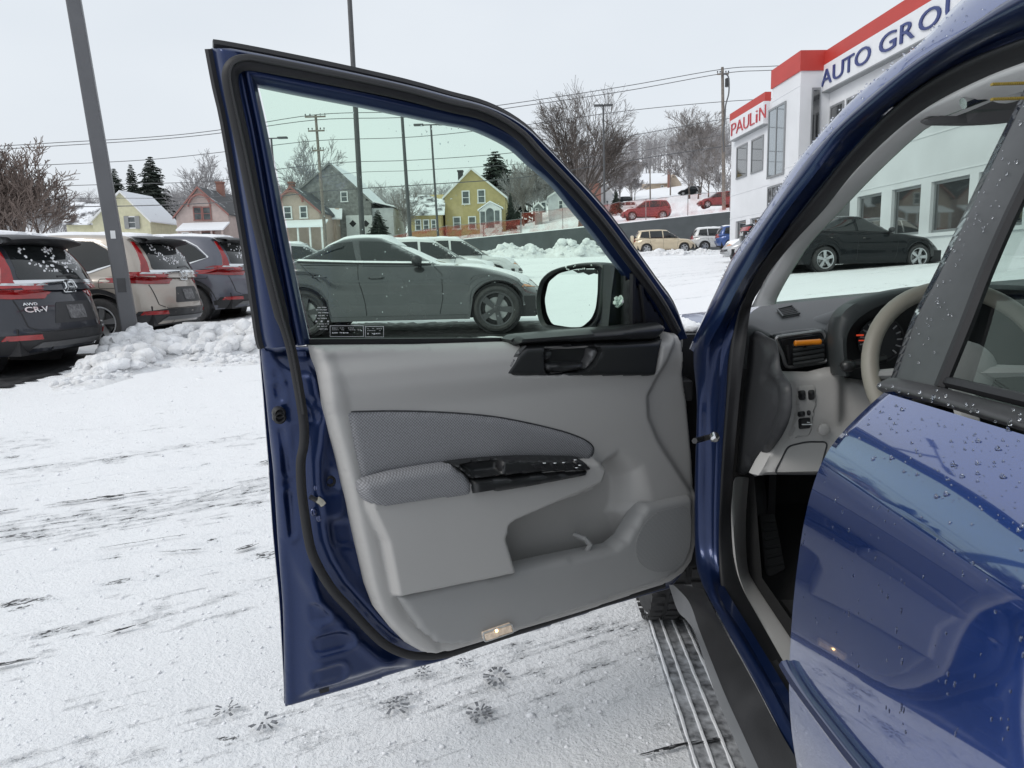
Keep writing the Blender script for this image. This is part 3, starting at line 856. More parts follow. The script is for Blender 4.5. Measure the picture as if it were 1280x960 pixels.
# mustard house
h = gable_house('house', 'mustard yellow gabled house with white trim and a small arched entry porch', 88, (553, 247), (589, 209.5), (634, 246), 10, 'yellow_siding', 'roof_snow',
                wins=[(577.5, 238, 587, 256), (597, 236.5, 606.5, 254.5), (566.5, 270.5, 576, 287), (585.5, 270, 595, 287)])
chimney(h, 93, (572.5, 213.5, 578, 224), 'darkmetal')
def entry(root):
    Y = 86.2
    L_, A, R_ = atY(597, 262, Y), atY(612.5, 251, Y), atY(628.5, 259, Y)
    zb = gnd(A.x, Y) - 1
    m = MB(); m.prism([V((L_.x + .2, Y, zb)), V((R_.x - .2, Y, zb)), V((R_.x - .2, Y, R_.z - .1)), V((A.x, Y, A.z - .15)), V((L_.x + .2, Y, L_.z - .1))], V((0, 1.9, 0)))
    e = m.build('entry_porch', M['whitetrim'], root, True, smooth=False, recalc=True)
    m = MB()
    slab(m, L_ + V((0, -.2, 0)), A + V((0, -.2, 0)), A + V((0, 1.8, 0)), L_ + V((0, 1.8, 0)), .14); slab(m, A + V((0, -.2, 0)), R_ + V((0, -.2, 0)), R_ + V((0, 1.8, 0)), A + V((0, 1.8, 0)), .14)
    m.build('entry_roof', M['roof_snow'], e, True, smooth=False, recalc=True)
    for r, k in (((601, 264.5, 606, 281), 0), ((608, 260, 617, 285), 1), ((619, 263, 624, 280), 0)):
        a, b = atY(r[0], r[3], Y - .03), atY(r[2], r[1], Y - .03)
        g = MB()
        if k:
            pts = [V((a.x, Y - .04, a.z)), V((b.x, Y - .04, a.z))] + [V(((a.x + b.x) / 2 + (b.x - a.x) / 2 * math.cos(t), Y - .04, b.z - (b.x - a.x) / 2 + (b.x - a.x) / 2 * math.sin(t))) for t in np.linspace(0, math.pi, 10)]
            g.prism(pts, V((0, .05, 0))); g.build('entry_door', M['pane'], e, True, smooth=False, recalc=True)
        else:
            g.box(((a.x + b.x) / 2, Y - .02, (a.z + b.z) / 2), (b.x - a.x, .06, b.z - a.z)); g.build('entry_window', M['pane'], e, True, smooth=False)
entry(h)
# low yellow house left of it
h2 = thing('house', 'low yellow house with a broad snowy roof and three windows beside the mustard house', 'house', (-11.5, 90, gnd(-11.5, 90)))
side_wing(h2, 86, (504, 243), (557, 244), (510, 268), (556, 266.5), 298, 7, 'yellow_siding', 'roof_patchy', wins=[(519, 274, 526.5, 289), (529, 274, 536.5, 289), (539, 274, 545.5, 288)])
# weathered barn with snowy roof
h3 = gable_house('barn', 'tall weathered grey barn with a steep snow covered roof', 86, (357, 250), (412, 202.5), (466, 252), 12, 'barn', 'roof_snow', wins=[(426, 239, 434.5, 253)], rake='barn', over=.2)
h3['category'] = 'barn'
def barn_doors(root):
    Y = 85.85
    for r in ((434, 269, 449, 298), (450.5, 269, 465, 298)):
        a, b = atY(r[0], r[3], Y), atY(r[2], r[1], Y)
        m = MB(); m.box(((a.x + b.x) / 2, Y, (a.z + b.z) / 2), (b.x - a.x, .12, b.z - a.z)); d = m.build('garage_door', M['doorwhite'], root, True, smooth=False)
        c = V(((a.x + b.x) / 2, Y - .09, b.z - .95)); q = MB(); q.prism([c + V((-.42, 0, 0)), c + V((0, 0, -.42)), c + V((.42, 0, 0)), c + V((0, 0, .42))], V((0, .06, 0))); q.build('diamond_window', M['rubber'], d, True, smooth=False, recalc=True)
    a, b = atY(464.5, 300, 86.1), atY(490, 256, 86.1)
    m = MB(); m.box(((a.x + b.x) / 2, 90.5, (a.z + b.z) / 2 - .3), (b.x - a.x, 8, b.z - a.z)); m.build('side_lean_to', M['white_siding'], root, True, smooth=False)
    m = MB(); slab(m, V((a.x - .4, 86, b.z + .75)), V((b.x + .3, 86, b.z - .1)), V((b.x + .3, 95, b.z - .1)), V((a.x - .4, 95, b.z + .75)), .16); m.build('lean_to_roof', M['roof_snow'], root, True, smooth=False, recalc=True)
barn_doors(h3)
# beige pink house seen through the door glass
h4 = gable_house('house', 'beige pink house with an arched red trimmed gable seen through the door window', 79, (330, 266), (364, 232.5), (402, 264.5), 9, 'beige_siding', 'roof_dark', rake='redtrim',
                 wins=[(355, 257.5, 364.5, 274.5), (375, 257, 384, 273.5)], frame='whitetrim')
arch_trim(h4, 79, 364, 254, 14.5, 15, .13, 'redtrim')
chimney(h4, 82, (361, 228, 366, 240), 'brick')
porch(h4, 78.9, (338, 283), (404, 281.5), 276, 300, 2.0, n=5)
side_wing(h4, 84, (394, 256), (428, 258), (396, 272), (428, 272), 300, 5, 'beige_siding', 'roof_snow')
# dusty pink house left of the door
h5 = gable_house('house', 'dusty pink house with red trimmed gable and paired windows left of the open door', 88, (217.5, 271.5), (248, 233), (287.5, 267.5), 11, 'pink_siding', 'roof_dark', rake='redtrim',
                 wins=[(242.5, 258, 252, 276), (254, 258, 263.5, 276)], frame='redtrim')
arch_trim(h5, 88, 249, 260, 14, 17, .13, 'redtrim')
chimney(h5, 93, (270.5, 227.5, 277, 240), 'brick')
porch(h5, 87.9, (219.5, 287), (279, 285.5), 279, 300, 2.0, n=5, post='pink_siding')
add_window(h5, 87.95, (228, 290, 240, 300), 'whitetrim'); add_window(h5, 87.95, (252, 289, 268, 300), 'redtrim')
# pale yellow house
h6 = gable_house('house', 'pale yellow house with a snowy roof behind the leaning lamp post', 90, (113, 277), (151, 238), (190, 276), 7, 'pale_yellow', 'roof_snow', wins=[(160.5, 270, 169.5, 286)])
for q in ((156.3, 270, 160, 286), (170, 270, 173.7, 286)):
    a, b = atY(q[0], q[3], 89.9), atY(q[2], q[1], 89.9); m = MB(); m.box(((a.x + b.x) / 2, 89.9, (a.z + b.z) / 2), (b.x - a.x, .1, b.z - a.z)); m.build('shutter', M['grey_siding'], h6, True, smooth=False)
side_wing(h6, 91, (88, 253), (141, 252), (79, 279), (132, 279.5), 300, 6, 'pale_yellow', 'roof_patchy')
# tan house on the hill
h7 = thing('house', 'low tan house on the snowy hill under bare trees', 'house', (32, 152, gnd(32, 152)))
side_wing(h7, 150, (803, 217), (842, 216), (797, 229), (836, 228), 250, 9, 'tan_siding', 'roof_snow', wins=[(826, 231.5, 829.5, 237)])
a_, b_ = atY(836, 245, 148), atY(852, 222, 148)
m = MB(); m.prism([V((a_.x, 148, a_.z - 1)), V((b_.x, 148, a_.z - 1)), V((b_.x, 148, b_.z - 1.2)), V(((a_.x + b_.x) / 2 - .3, 148, b_.z + .9)), V((a_.x, 148, b_.z - .9))], V((0, 8, 0))); m.build('gable_wing', M['tan_siding'], h7, True, smooth=False, recalc=True)
chimney(h7, 147, (835, 212, 839, 236), 'brick')
# white houses on the street
h8 = gable_house('house', 'white house with a brick end chimney behind the big bare tree', 100, (738, 238), (757, 227), (768, 243), 8, 'white_siding', 'roof_snow', wins=[(757, 250, 761, 258)])
chimney(h8, 98.5, (738, 230, 751, 268), 'brick', d=1.2, down=2)
h9 = gable_house('house', 'small white house seen low through the front corner of the door window', 105, (684, 246), (705, 232), (730, 246), 8, 'white_siding', 'roof_snow', wins=[(676, 252, 683, 266), (698, 250, 704, 262)])
h10 = gable_house('shed', 'small grey shed between the bare trees right of the mustard house', 100, (666, 258), (673, 252), (680, 259), 4, 'grey_siding', 'roof_snow', wins=[(669, 260, 673, 266)])
h10['category'] = 'shed'
# ------------------------------------------------------------------ dealership building
M['stucco'] = pbr('white_stucco', (0.68, 0.69, 0.71), 0.8, var=0.07, vscale=0.55, bump=(14, 0.25, 0.01))
M['red_band'] = pbr('red_painted_metal', (0.46, 0.045, 0.035), 0.5, var=0.06, vscale=1)
M['signwhite'] = pbr('white_sign_face', (0.72, 0.73, 0.75), 0.45, var=0.02)
M['navy_letter'] = pbr('navy_letter_face', (0.028, 0.045, 0.17), 0.4)
M['red_letter'] = pbr('red_letter_face', (0.46, 0.04, 0.05), 0.4)
M['shopglass'] = pbr('dark_shop_glass', (0.02, 0.022, 0.024), 0.03, coat=1.0, coatior=1.8, spec=0.8, var=0.4, vscale=0.4)
M['bayglass'] = pbr('bright_reflecting_glass', (0.42, 0.45, 0.47), 0.03, 0.9, var=0.05)
M['alu'] = pbr('aluminium_frame', (0.30, 0.31, 0.32), 0.4, 0.5)
FE = V((0.0758, -0.9971, 0)); FN = V((-0.9971, -0.0758, 0)); FP = V((13.28, 24, 0))
def FS(px, py, off=0.0):
    p = onplane(px, py, FP + FN * off, FN); return (p - FP).dot(FE), p.z
def FW(s, z, off=0.0): q = FP + FE * s + FN * off; return V((q.x, q.y, z))
def fbox(m, s0, s1, z0, z1, o0, o1):
    m.hexa([FW(s0, z0, o0), FW(s1, z0, o0), FW(s1, z0, o1), FW(s0, z0, o1)], [FW(s0, z1, o0), FW(s1, z1, o0), FW(s1, z1, o1), FW(s0, z1, o1)])
BLD = thing('dealership', 'white two storey car dealership with red roof band and big lettered signs', 'building', tuple(FW(0, 1.6)))
def fpart(name, mat, s0, s1, z0, z1, o0, o1, parent=None, **k):
    m = MB(); fbox(m, s0, s1, z0, z1, o0, o1); return m.build(name, M[mat], parent or BLD, True, smooth=False, recalc=True, **k)
S_FAR = FS(913, 250)[0]; S_B0 = FS(957, 200)[0]; S_B1 = FS(1024, 200)[0]; S_NEAR = 34
ZT = 10.0
BO = 1.27   # how far the bay stands out
def fwindow(s0, s1, z0, z1, off, parent=None, mull=0, glass='shopglass'):
    m = MB(); t = 0.09
    fbox(m, s0, s1, z1 - t, z1, off - .02, off + .05); fbox(m, s0, s1, z0, z0 + t, off - .02, off + .06)
    fbox(m, s0, s0 + t, z0 + t, z1 - t, off - .02, off + .05); fbox(m, s1 - t, s1, z0 + t, z1 - t, off - .02, off + .05)
    for i in range(mull):
        c = s0 + (s1 - s0) * (i + 1) / (mull + 1); fbox(m, c - .035, c + .035, z0 + t, z1 - t, off - .02, off + .045)
    f = m.build('window', M['alu'], parent or BLD, True, smooth=False, recalc=True)
    m = MB(); fbox(m, s0 + t, s1 - t, z0 + t, z1 - t, off - .02, off + .02); m.build('pane', M[glass], f, True, smooth=False, recalc=True)
    return f
def facade():
    # main walls: a lower and an upper tier with a shallow joint between them
    low = [(FS(a, 240)[0], FS(b, 240)[0]) for a, b in ((1001, 1026), (1033, 1063), (1072, 1102), (1115, 1151), (1163.5, 1211))]
    d = low[-1][0] - low[-2][0]; wd = low[-1][1] - low[-1][0]
    s = low[-1][0] + d
    while s < S_NEAR - 2: low.append((s, s + wd)); s += d
    left = [tuple(FS(x, 230)[0] for x in q) for q in ((920.5, 933.5), (938.7, 953.5))]
    z0, z1 = 2.12, 3.78
    # wall body with real openings: build it as piers, sills and spandrels
    m = MB()
    wins = left + low
    edges = [S_FAR] + [e for q in wins for e in q] + [S_NEAR]
    fbox(m, S_FAR, S_NEAR, -1, z0, -0.3, 0)
    for a, b in zip(edges[0::2], edges[1::2]): fbox(m, a, b, z0, z1, -0.3, -0.001)
    fbox(m, S_FAR, S_NEAR, z1, ZT - .55, -0.3, -0.002)
    m.build('front_wall', M['stucco'], BLD, True, smooth=False, recalc=True)
    m = MB(); fbox(m, S_FAR, S_NEAR, -1, ZT - .6, -22, -0.31); m.build('building_core', M['stucco'], BLD, True, smooth=False, recalc=True)
    for a, b in wins: fwindow(a, b, z0, z1, -0.16, mull=0)
    for a, b in left: fwindow(a, b, 6.15, 7.95, 0.0)
    for i, px in enumerate((1036, 1056, 1080, 1108, 1138, 1170)):
        a = FS(px, 200)[0]; fwindow(a, a + 1.15, 5.75, 7.75, 0.0)
    # panel joints, slightly proud strips
    for z in (3.98, 5.3): fpart('joint_strip', 'signwhite', S_FAR, S_NEAR, z, z + .05, 0.0, 0.02)
    fpart('window_sill', 'signwhite', S_FAR, S_NEAR, z0 - .12, z0 - .02, 0.0, 0.07)
    fpart('red_band', 'red_band', S_FAR - .05, S_B0, ZT - .5, ZT, -.2, .12)
    fpart('red_band', 'red_band', S_B1, S_NEAR, ZT - .55, ZT, -.2, .30)
    fpart('roof_snow', 'snow', S_FAR, S_NEAR, ZT - .6, ZT - .5, -22, -.25)
facade()
def bay():
    a, b = S_B0 - 3.05 + 3.05, S_B1
    cs = (V((11.40, 32.3, 0)) - FP).dot(FE)           # near corner of the bay
    fs = cs - 3.0
    fpart('bay_wall', 'stucco', fs, cs, -1, ZT - .76, 0.003, BO)
    fpart('bay_red_band', 'red_band', fs - .05, cs + .05, ZT - .76, ZT + .05, -.25, BO + .06)
    def bs(px, py):
        p = onplane(px, py, FP + FN * BO, FN); return (p - FP).dot(FE), p.z
    s0, zt = bs(961.8, 138); s1, zb = bs(980.5, 217.5)
    w_ = fwindow(s0, s1, zb, zt, BO + .01, mull=1, glass='bayglass')
    s0, zt2 = bs(960.5, 234); s1, zb2 = bs(977, 255)
    fwindow(s0, s1, zt2 - 1.3, zt2, BO + .01, mull=2)
    for z in (ZT - 1.35, 5.45): fpart('joint_strip', 'signwhite', fs, cs, z, z + .05, BO, BO + .015)
    # narrow dark window on the end wall that faces the lot
    m = MB()
    def ew(o, z, k=0.0): return FW(cs + .01 + k, z, o)
    for o0, o1 in ((0.42, 0.78),):
        m.hexa([ew(o0, 5.55), ew(o0, 5.55, .05), ew(o1, 5.55, .05), ew(o1, 5.55)], [ew(o0, 8.55), ew(o0, 8.55, .05), ew(o1, 8.55, .05), ew(o1, 8.55)])
    f = m.build('window', M['alu'], BLD, True, smooth=False, recalc=True)
    m = MB(); m.hexa([ew(.47, 5.65, .045), ew(.47, 5.65, .06), ew(.73, 5.65, .06), ew(.73, 5.65, .045)], [ew(.47, 8.45, .045), ew(.47, 8.45, .06), ew(.73, 8.45, .06), ew(.73, 8.45, .045)])
    m.build('pane', M['shopglass'], f, True, smooth=False, recalc=True)
bay()
def text_geo(txt, size=1.0, extrude=0.02, offset=0.0, font=None):
    c = bpy.data.curves.new('lettering', 'FONT'); c.body = txt; c.size = size; c.extrude = extrude; c.offset = offset; c.resolution_u = 4
    o = bpy.data.objects.new('lettering', c); COL.objects.link(o)
    dg = bpy.context.evaluated_depsgraph_get()
    me = bpy.data.meshes.new_from_object(o.evaluated_get(dg))
    vs = [tuple(v.co) for v in me.vertices]; fs = [tuple(p.vertices) for p in me.polygons]
    bpy.data.objects.remove(o); bpy.data.curves.remove(c); bpy.data.meshes.remove(me)
    return vs, fs
def place_text(letters, s_at, z0, hgt, mapf, mat, parent, wscale=1.0, bold=0.02, depth=0.05, name='letter'):
    """letters one by one; s_at gives each letter's left and right edge"""
    for ch, (a, b) in zip(letters, s_at):
        vs, fs = text_geo(ch, 1.0, 0.5, bold)
        A = np.array(vs); lo, hi = A.min(0), A.max(0)
        base = 0.0; cap = 0.70
        sx = (b - a) / max(1e-6, hi[0] - lo[0])
        m = MB()
        m.add([mapf(a + (v[0] - lo[0]) * sx, z0 + (v[1] - base) / cap * hgt, (v[2] + .5) * depth) for v in vs], fs)
        m.build(name, M[mat], parent, True, smooth=False, recalc=True)
def signs():
    # AUTO GROUP
    so = 0.32
    s0, _ = FS(1024.5, 110, so); zt, zb = ZT - .56, ZT - 1.62
    pan = fpart('sign_panel', 'signwhite', s0, s0 + 17.5, zb, zt, 0.003, so)
    fr = fpart('sign_frame', 'alu', s0 - .02, s0 + 17.52, zb - .05, zb - .002, 0.003, so + .02)
    px = [(1027.5, 1050), (1052.5, 1069), (1069.5, 1085), (1086.5, 1107), (1113, 1126.5), (1128, 1141), (1142, 1160)]
    def S(x): return FS(x, 90, so)[0]
    sp = [(S(a), S(b)) for a, b in ((1028, 1040.5), (1042, 1055), (1055.5, 1067.5), (1069, 1088))]
    wO = sp[3][1] - sp[3][0]; g = 0.24
    cur = S(1098.6); out = []
    for ch, wd in (('G', .95), ('R', .74), ('O', 1.02), ('U', .80), ('P', .72)):
        out.append((cur, cur + wO * wd)); cur += wO * wd + g
    place_text('AUTOGROUP', sp + out, zb + .21, .63, lambda s, z, h: FW(s, z, so + .003 + h), 'navy_letter', pan, bold=0.0, depth=0.05)
    # PAULiN
    so = 0.30
    s0 = FS(913.5, 160, so)[0]; s1 = S_B0
    zt, zb = ZT - .52, ZT - 1.62
    pan = fpart('sign_panel', 'signwhite', s0 - .1, s1 + .3, zb, zt, 0.003, so)
    fpart('sign_frame', 'alu', s0 - .12, s1 + .3, zb - .05, zb - .002, 0.003, so + .02)
    def S(x): return FS(x, 160, so)[0]
    sp = [(S(a), S(b)) for a, b in ((914.8, 920.5), (920.8, 929), (929.9, 936.4), (938, 943.4), (945.2, 946.9), (949.4, 957.2))]
    place_text('PAULiN', sp, zb + .2, .70, lambda s, z, h: FW(s, z, so + .003 + h), 'red_letter', pan, bold=-0.018, depth=0.05)
signs()

# ------------------------------------------------------------------ poles and wires
M['polegrey'] = pbr('painted_grey_steel', (0.115, 0.117, 0.125), 0.45, 0.2, var=0.08, vscale=3, rvar=0.1)
M['poledark'] = pbr('dark_weathered_pole', (0.07, 0.072, 0.075), 0.6, var=0.15)
M['timber'] = pbr('weathered_timber', (0.19, 0.165, 0.145), 0.85, var=0.25, vscale=5)
M['concrete'] = pbr('concrete', (0.30, 0.30, 0.29), 0.85, var=0.12, bump=(40, 0.4, 0.006))
M['wire'] = pbr('black_wire', (0.10, 0.10, 0.105), 0.6)
def lamp_post_near():
    Y = 9.3
    b, t = atY(164, 420, Y), atY(92, 0, Y)
    d = (t - b); top = b + d * 1.25
    root = thing('lamp_post', 'leaning square grey steel lamp post standing in the ploughed snow', 'lamp post', tuple(b))
    R = Matrix.Rotation(math.radians(24), 3, 'Z')
    def sq(c, h): return [c + R @ V((x, y, 0)) * h for x, y in ((-1, -1), (1, -1), (1, 1), (-1, 1))]
    m = MB(); m.hexa(sq(b, .094), sq(top, .078)); p = m.build('pole', M['polegrey'], root, True, bevel=.014, recalc=True, smooth=False)
    m = MB(); m.hexa(sq(b - V((0, 0, .03)), .18), sq(b, .18)); m.build('base_plate', M['polegrey'], root, True, bevel=.006, smooth=False)
    for i in range(4):
        c = sq(b, .155)[i]; m = MB(); m.lathe([(.022, 0), (.022, .035), (.011, .036), (.011, .07)], 8, Matrix.Translation(c)); m.build('anchor_bolt', M['darkmetal'], root, True)
    m = MB(); m.lathe([(.33, -.6), (.33, -.06), (.30, -.032)], 24, Matrix.Translation(b)); m.build('concrete_base', M['concrete'], root, True)
    # hand hole cover and a small sticker on the face turned to the lot
    dn = d.normalized()
    fc = R @ V((0, -1, 0))
    for name, f, hz, wz, mat in (('hand_hole_cover', .16, .09, .05, 'darkmetal'), ('pole_sticker', .315, .05, .028, 'whitetrim'), ):
        c = b + d * f + fc * (.0950 - .016 * f * .8); m = MB(); m.box((0, 0, 0), (wz * 2, .012, hz * 2)); 
        mm = MB(); mm.v = [tuple(R @ V(q) + c) for q in m.v]; mm.f = m.f; mm.m = m.m
        mm.build(name, M[mat], root, True, smooth=False)
    # arm and lamp head far above the picture
    m = MB(); m.box(tuple(top + V((0.5, 0, 0))), (1.0, .07, .07)); m.build('arm', M['polegrey'], root, True, smooth=False)
    m = MB(); m.box(tuple(top + V((1.2, 0, 0))), (.6, .36, .14)); m.build('lamp_head', M['polegrey'], root, True, bevel=.02)
lamp_post_near()
def lamp_post(label, Y, bot, top, r, tee=0.0, extra=0.0, mat='poledark', zb=None, arm='x'):
    b, t = atY(*bot, Y), atY(*top, Y)
    b = b + (b - t).normalized() * 1.0
    t = t + (t - b).normalized() * extra
    root = thing('lamp_post', label, 'lamp post', (b.x, b.y, gnd(b.x, b.y)), group='tall lamp posts beyond the lot')
    m = MB(); m.tube([b, b.lerp(t, .5), t], [r, r * .9, r * .75], 10); m.build('pole', M[mat], root, True)
    L_ = tee or 1.0
    m = MB(); m.tube([t + V((-L_, 0, .0)), t + V((L_, 0, .0))], .05, 6); m.build('arm', M[mat], root, True)
    for s in (-1, 1):
        m = MB(); m.box(tuple(t + V((s * L_, 0, .02))), (.75, .35, .14)); m.build('lamp_head', M[mat], root, True, bevel=.02)
lamp_post('tall dark lamp post rising past the top of the open door frame', 26, (454, 310), (437, 0), 0.098, extra=2.5)
lamp_post('dark lamp post behind the low yellow house seen cut by the window frame', 38, (513, 300), (501.5, 130), 0.10, extra=0.25)
lamp_post('slim lamp post with a T head in front of the mustard house', 58, (548, 300), (538.5, 156), 0.10, tee=.95)
lamp_post('lamp post with a T head at the rear edge of the door window', 58, (349, 300), (339, 173), 0.10, tee=.9)
lamp_post('lamp post with a small head in front of the big bare tree', 63, (756, 285), (754, 132), 0.10, tee=.4)

def utility_pole(label, Y, bot, top, r, arms=(), gear=True, lean=0, group='wooden utility poles'):
    b, t = atY(*bot, Y), atY(*top, Y)
    root = thing('utility_pole', label, 'utility pole', (b.x, b.y, b.z), group=group)
    m = MB(); m.tube([b - V((0, 0, 1)), b.lerp(t, .5), t], [r, r * .88, r * .7], 10); m.build('pole', M['timber'], root, True)
    H = (t - b).length
    for f, wd in arms:
        c = b.lerp(t, f) + V((0, -r, 0))
        m = MB(); m.box(tuple(c), (wd * 2, .12, .13)); ca = m.build('crossarm', M['timber'], root, True, smooth=False)
        for k in (-.95, -.5, .5, .95):
            q = MB(); q.lathe([(.03, 0), (.03, .1), (.07, .12), (.06, .2), (.02, .24)], 8, Matrix.Translation(c + V((k * wd, 0, .06)))); q.build('insulator', M['darkmetal'], ca, True)
    if gear:
        c = b.lerp(t, .93) + V((r + .25, -.1, -.4)); m = MB(); m.lathe([(.2, -.4), (.22, -.35), (.22, .35), (.1, .42)], 12, Matrix.Translation(c)); m.build('transformer', M['darkmetal'], root, True)
utility_pole('wooden utility pole with two crossarms behind the door window', 72, (407, 300), (394.5, 144), .17, arms=((.985, 1.0), (.875, .8), (.72, .55)), gear=False)
utility_pole('brown wooden utility pole standing left of the white dealership', 74, (905.5, 282), (903, 84), .19, arms=((.955, .55),), gear=True)
utility_pole('thin wooden pole on the street beside the tan house', 110, (813, 262), (812.5, 212), .12, gear=False)
utility_pole('short wooden pole in the snow below the tan house', 125, (838, 252), (838, 216), .13, gear=False)
# cables on the right pole
def pole_cable():
    p = [atY(x, y, 73.7) for x, y in ((904, 92), (910.5, 96), (911, 116), (907, 132), (906, 152), (903.5, 168), (905, 190))]
    m = MB(); m.tube(cr_curve(p, 4), .07, 6); o = m.build('pole_cable', M['wire'])
    tag(o, 'looped black cable hanging down the brown utility pole by the dealership', 'cable')
pole_cable()
def wire(pts, Y, r, label):
    P = [atY(x, y, Y(x) if callable(Y) else Y) for x, y in pts]
    m = MB(); m.tube(cr_curve(P, 6), r, 5)
    o = m.build('power_line', M['wire']); tag(o, label, 'power line', 'overhead lines along the street')
YW = lambda x: 72 + 2.0 * (x - 400) / 500
wire([(-120, 190), (60, 179), (180, 172), (270, 163), (394, 143.5), (500, 140), (590, 135), (650, 128), (780, 108), (903, 86.5), (960, 83), (1060, 78)], YW, .035, 'topmost overhead line from the left edge to the dealership roof')
wire([(-120, 194), (60, 183), (180, 175.5), (270, 167), (394, 150), (500, 147), (590, 141), (650, 133), (780, 114), (903, 92), (960, 88), (1060, 84)], YW, .035, 'overhead line running just under the topmost one')
wire([(-120, 214), (60, 206), (180, 200), (270, 191), (394, 176), (520, 171), (650, 157), (780, 139), (905, 127), (1000, 122)], YW, .032, 'middle overhead line crossing low through the door window top half')
wire([(-120, 238), (120, 231), (270, 226), (345, 212), (430, 203), (520, 200), (650, 190), (780, 171), (905, 149), (1000, 140)], YW, .032, 'overhead line passing the roof of the weathered barn')
wire([(-120, 252), (120, 248), (280, 245), (424, 218), (520, 213), (650, 205), (780, 192), (905, 168)], YW, .024, 'thin faint overhead line below the barn roof line')
wire([(-120, 263), (60, 259), (180, 257), (290, 252), (405, 239), (520, 231.5), (650, 222), (760, 205), (905, 183), (980, 178)], YW, .045, 'lowest thick telephone cable sagging across the house fronts')

# ------------------------------------------------------------------ trees
M['bark'] = pbr('grey_brown_bark', (0.105, 0.088, 0.078), 0.9, var=0.25, vscale=12)
M['twig'] = pbr('bare_brown_twigs', (0.21, 0.19, 0.18), 0.9, var=0.2)
M['twig_grey'] = pbr('grey_bare_twigs', (0.31, 0.30, 0.305), 0.9, var=0.2)
M['needle'] = pbr('dark_conifer_needles', (0.032, 0.046, 0.036), 0.9, col2=(0.085, 0.10, 0.085), vscale=1.2)
M['snowtwig'] = pbr('snow_dusted_twigs', (0.45, 0.44, 0.45), 0.9, col2=(0.12, 0.10, 0.09), vscale=0.9)
def tree_geo(seed, H, r0, fork=0.28, nl=8, n1=7, n2=6, n3=4, spread=0.75, rmin=0.012, droop=0.0, lenk=0.78, stems=1):
    """trunk and bare crown, base at the origin"""
    rnd = random.Random(seed); T = MB(); C = MB()
    def strand(mb, p, d, L, r, seg, wob, lift, sides):
        pts = [p]; rr = [r]; d = d.normalized()
        for i in range(seg):
            d = (d + V((rnd.gauss(0, wob), rnd.gauss(0, wob), rnd.gauss(0, wob) + lift))).normalized()
            p = p + d * (L / seg); pts.append(p); rr.append(max(rmin, r * (1 - 0.75 * (i + 1) / seg)))
        mb.tube(pts, rr, sides, cap=False)
        return pts, rr
    def side(d, ang):
        a = d.orthogonal().normalized(); a.rotate(Matrix.Rotation(rnd.uniform(0, 2 * math.pi), 3, d))
        return (d * math.cos(ang) + a * math.sin(ang)).normalized()
    def grow(pts, rr, L, lev):
        n = (nl, n1, n2, n3)[lev]
        for k in range(n):
            t = 0.25 + 0.75 * (k + rnd.random()) / n if lev else 0.55 + 0.45 * (k + rnd.random()) / n
            f = min(.999, t) * (len(pts) - 1); i = int(f); p = pts[i].lerp(pts[i + 1], f - i)
            d = (pts[i + 1] - pts[i]).normalized()
            ang = rnd.uniform(.35, .85) * (spread if lev == 0 else 0.85)
            l = L * rnd.uniform(.5, .85) * (1.05 - .45 * t if lev else 1)
            r = max(rmin, rr[i] * rnd.uniform(.5, .68))
            q, qr = strand(C, p, side(d, ang), l, r, 4 if lev < 2 else (3 if lev == 2 else 2), .16, .07 - droop * lev, 5 if lev == 0 else 3)
            if lev < 3: grow(q, qr, l, lev + 1)
    for s in range(stems):
        base = V((rnd.uniform(-.5, .5), rnd.uniform(-.5, .5), -.4)) if stems > 1 else V((0, 0, -.4))
        dirn = V((rnd.uniform(-.35, .35), rnd.uniform(-.35, .35), 1)) if stems > 1 else V((rnd.uniform(-.05, .05), 0, 1))
        tp, tr = strand(T, base, dirn, H * (fork + .12), r0, 5, .03, .02, 8)
        # the trunk divides into leaders; everything above it is crown
        for k in range(3 if stems == 1 else 1):
            q, qr = strand(C, tp[-1], side((tp[-1] - tp[-2]).normalized(), rnd.uniform(.2, .62)), H * (.50), tr[-2] * .8, 5, .10, .10, 6)
            grow(q, qr, H * .40 * lenk, 1)
        grow(tp, tr, H * .62 * lenk, 0)
    return T, C
TREEMESH = {}
def tree_proto(key, bark='bark', twig='twig', **k):
    T, C = tree_geo(**k)
    TREEMESH[key] = (T.mesh('trunk', M[bark]), C.mesh('crown', M[twig]), max(p[2] for p in C.v))
def put_tree(key, name, label, x, y, H, rz, group=None, z=None, cat='tree', wide=1.0):
    tm, cm, h = TREEMESH[key]
    root = thing(name, label, cat, (x, y, gnd(x, y) if z is None else z), rz, group)
    root.scale = (H / h * wide, H / h * wide, H / h)
    link('trunk', tm, root); link('crown', cm, root)
    return root
tree_proto('big', twig='bark', seed=5, H=15, r0=.42, fork=.12, nl=9, n1=8, n2=8, n3=7, rmin=.013, spread=1.2, lenk=1.0)
tree_proto('mid', seed=11, H=14, r0=.30, fork=.2, nl=7, n1=7, n2=6, n3=4, rmin=.022, spread=1.0, lenk=.9, twig='twig_grey')
tree_proto('tall', seed=23, H=16, r0=.28, fork=.3, nl=7, n1=6, n2=6, n3=4, rmin=.024, spread=.8, lenk=.85)
M['twig_brown'] = pbr('brown_bush_twigs', (0.17, 0.132, 0.115), 0.9, var=0.2)
tree_proto('bush', twig='twig_brown', seed=31, H=10, r0=.16, fork=.15, nl=5, n1=6, n2=5, n3=4, rmin=.020, stems=6, spread=.7)
tree_proto('small', seed=37, H=9, r0=.18, fork=.22, nl=6, n1=6, n2=5, n3=2, rmin=.024)
tree_proto('frost', seed=41, H=9, r0=.16, fork=.2, nl=6, n1=6, n2=5, n3=3, rmin=.03, twig='snowtwig')
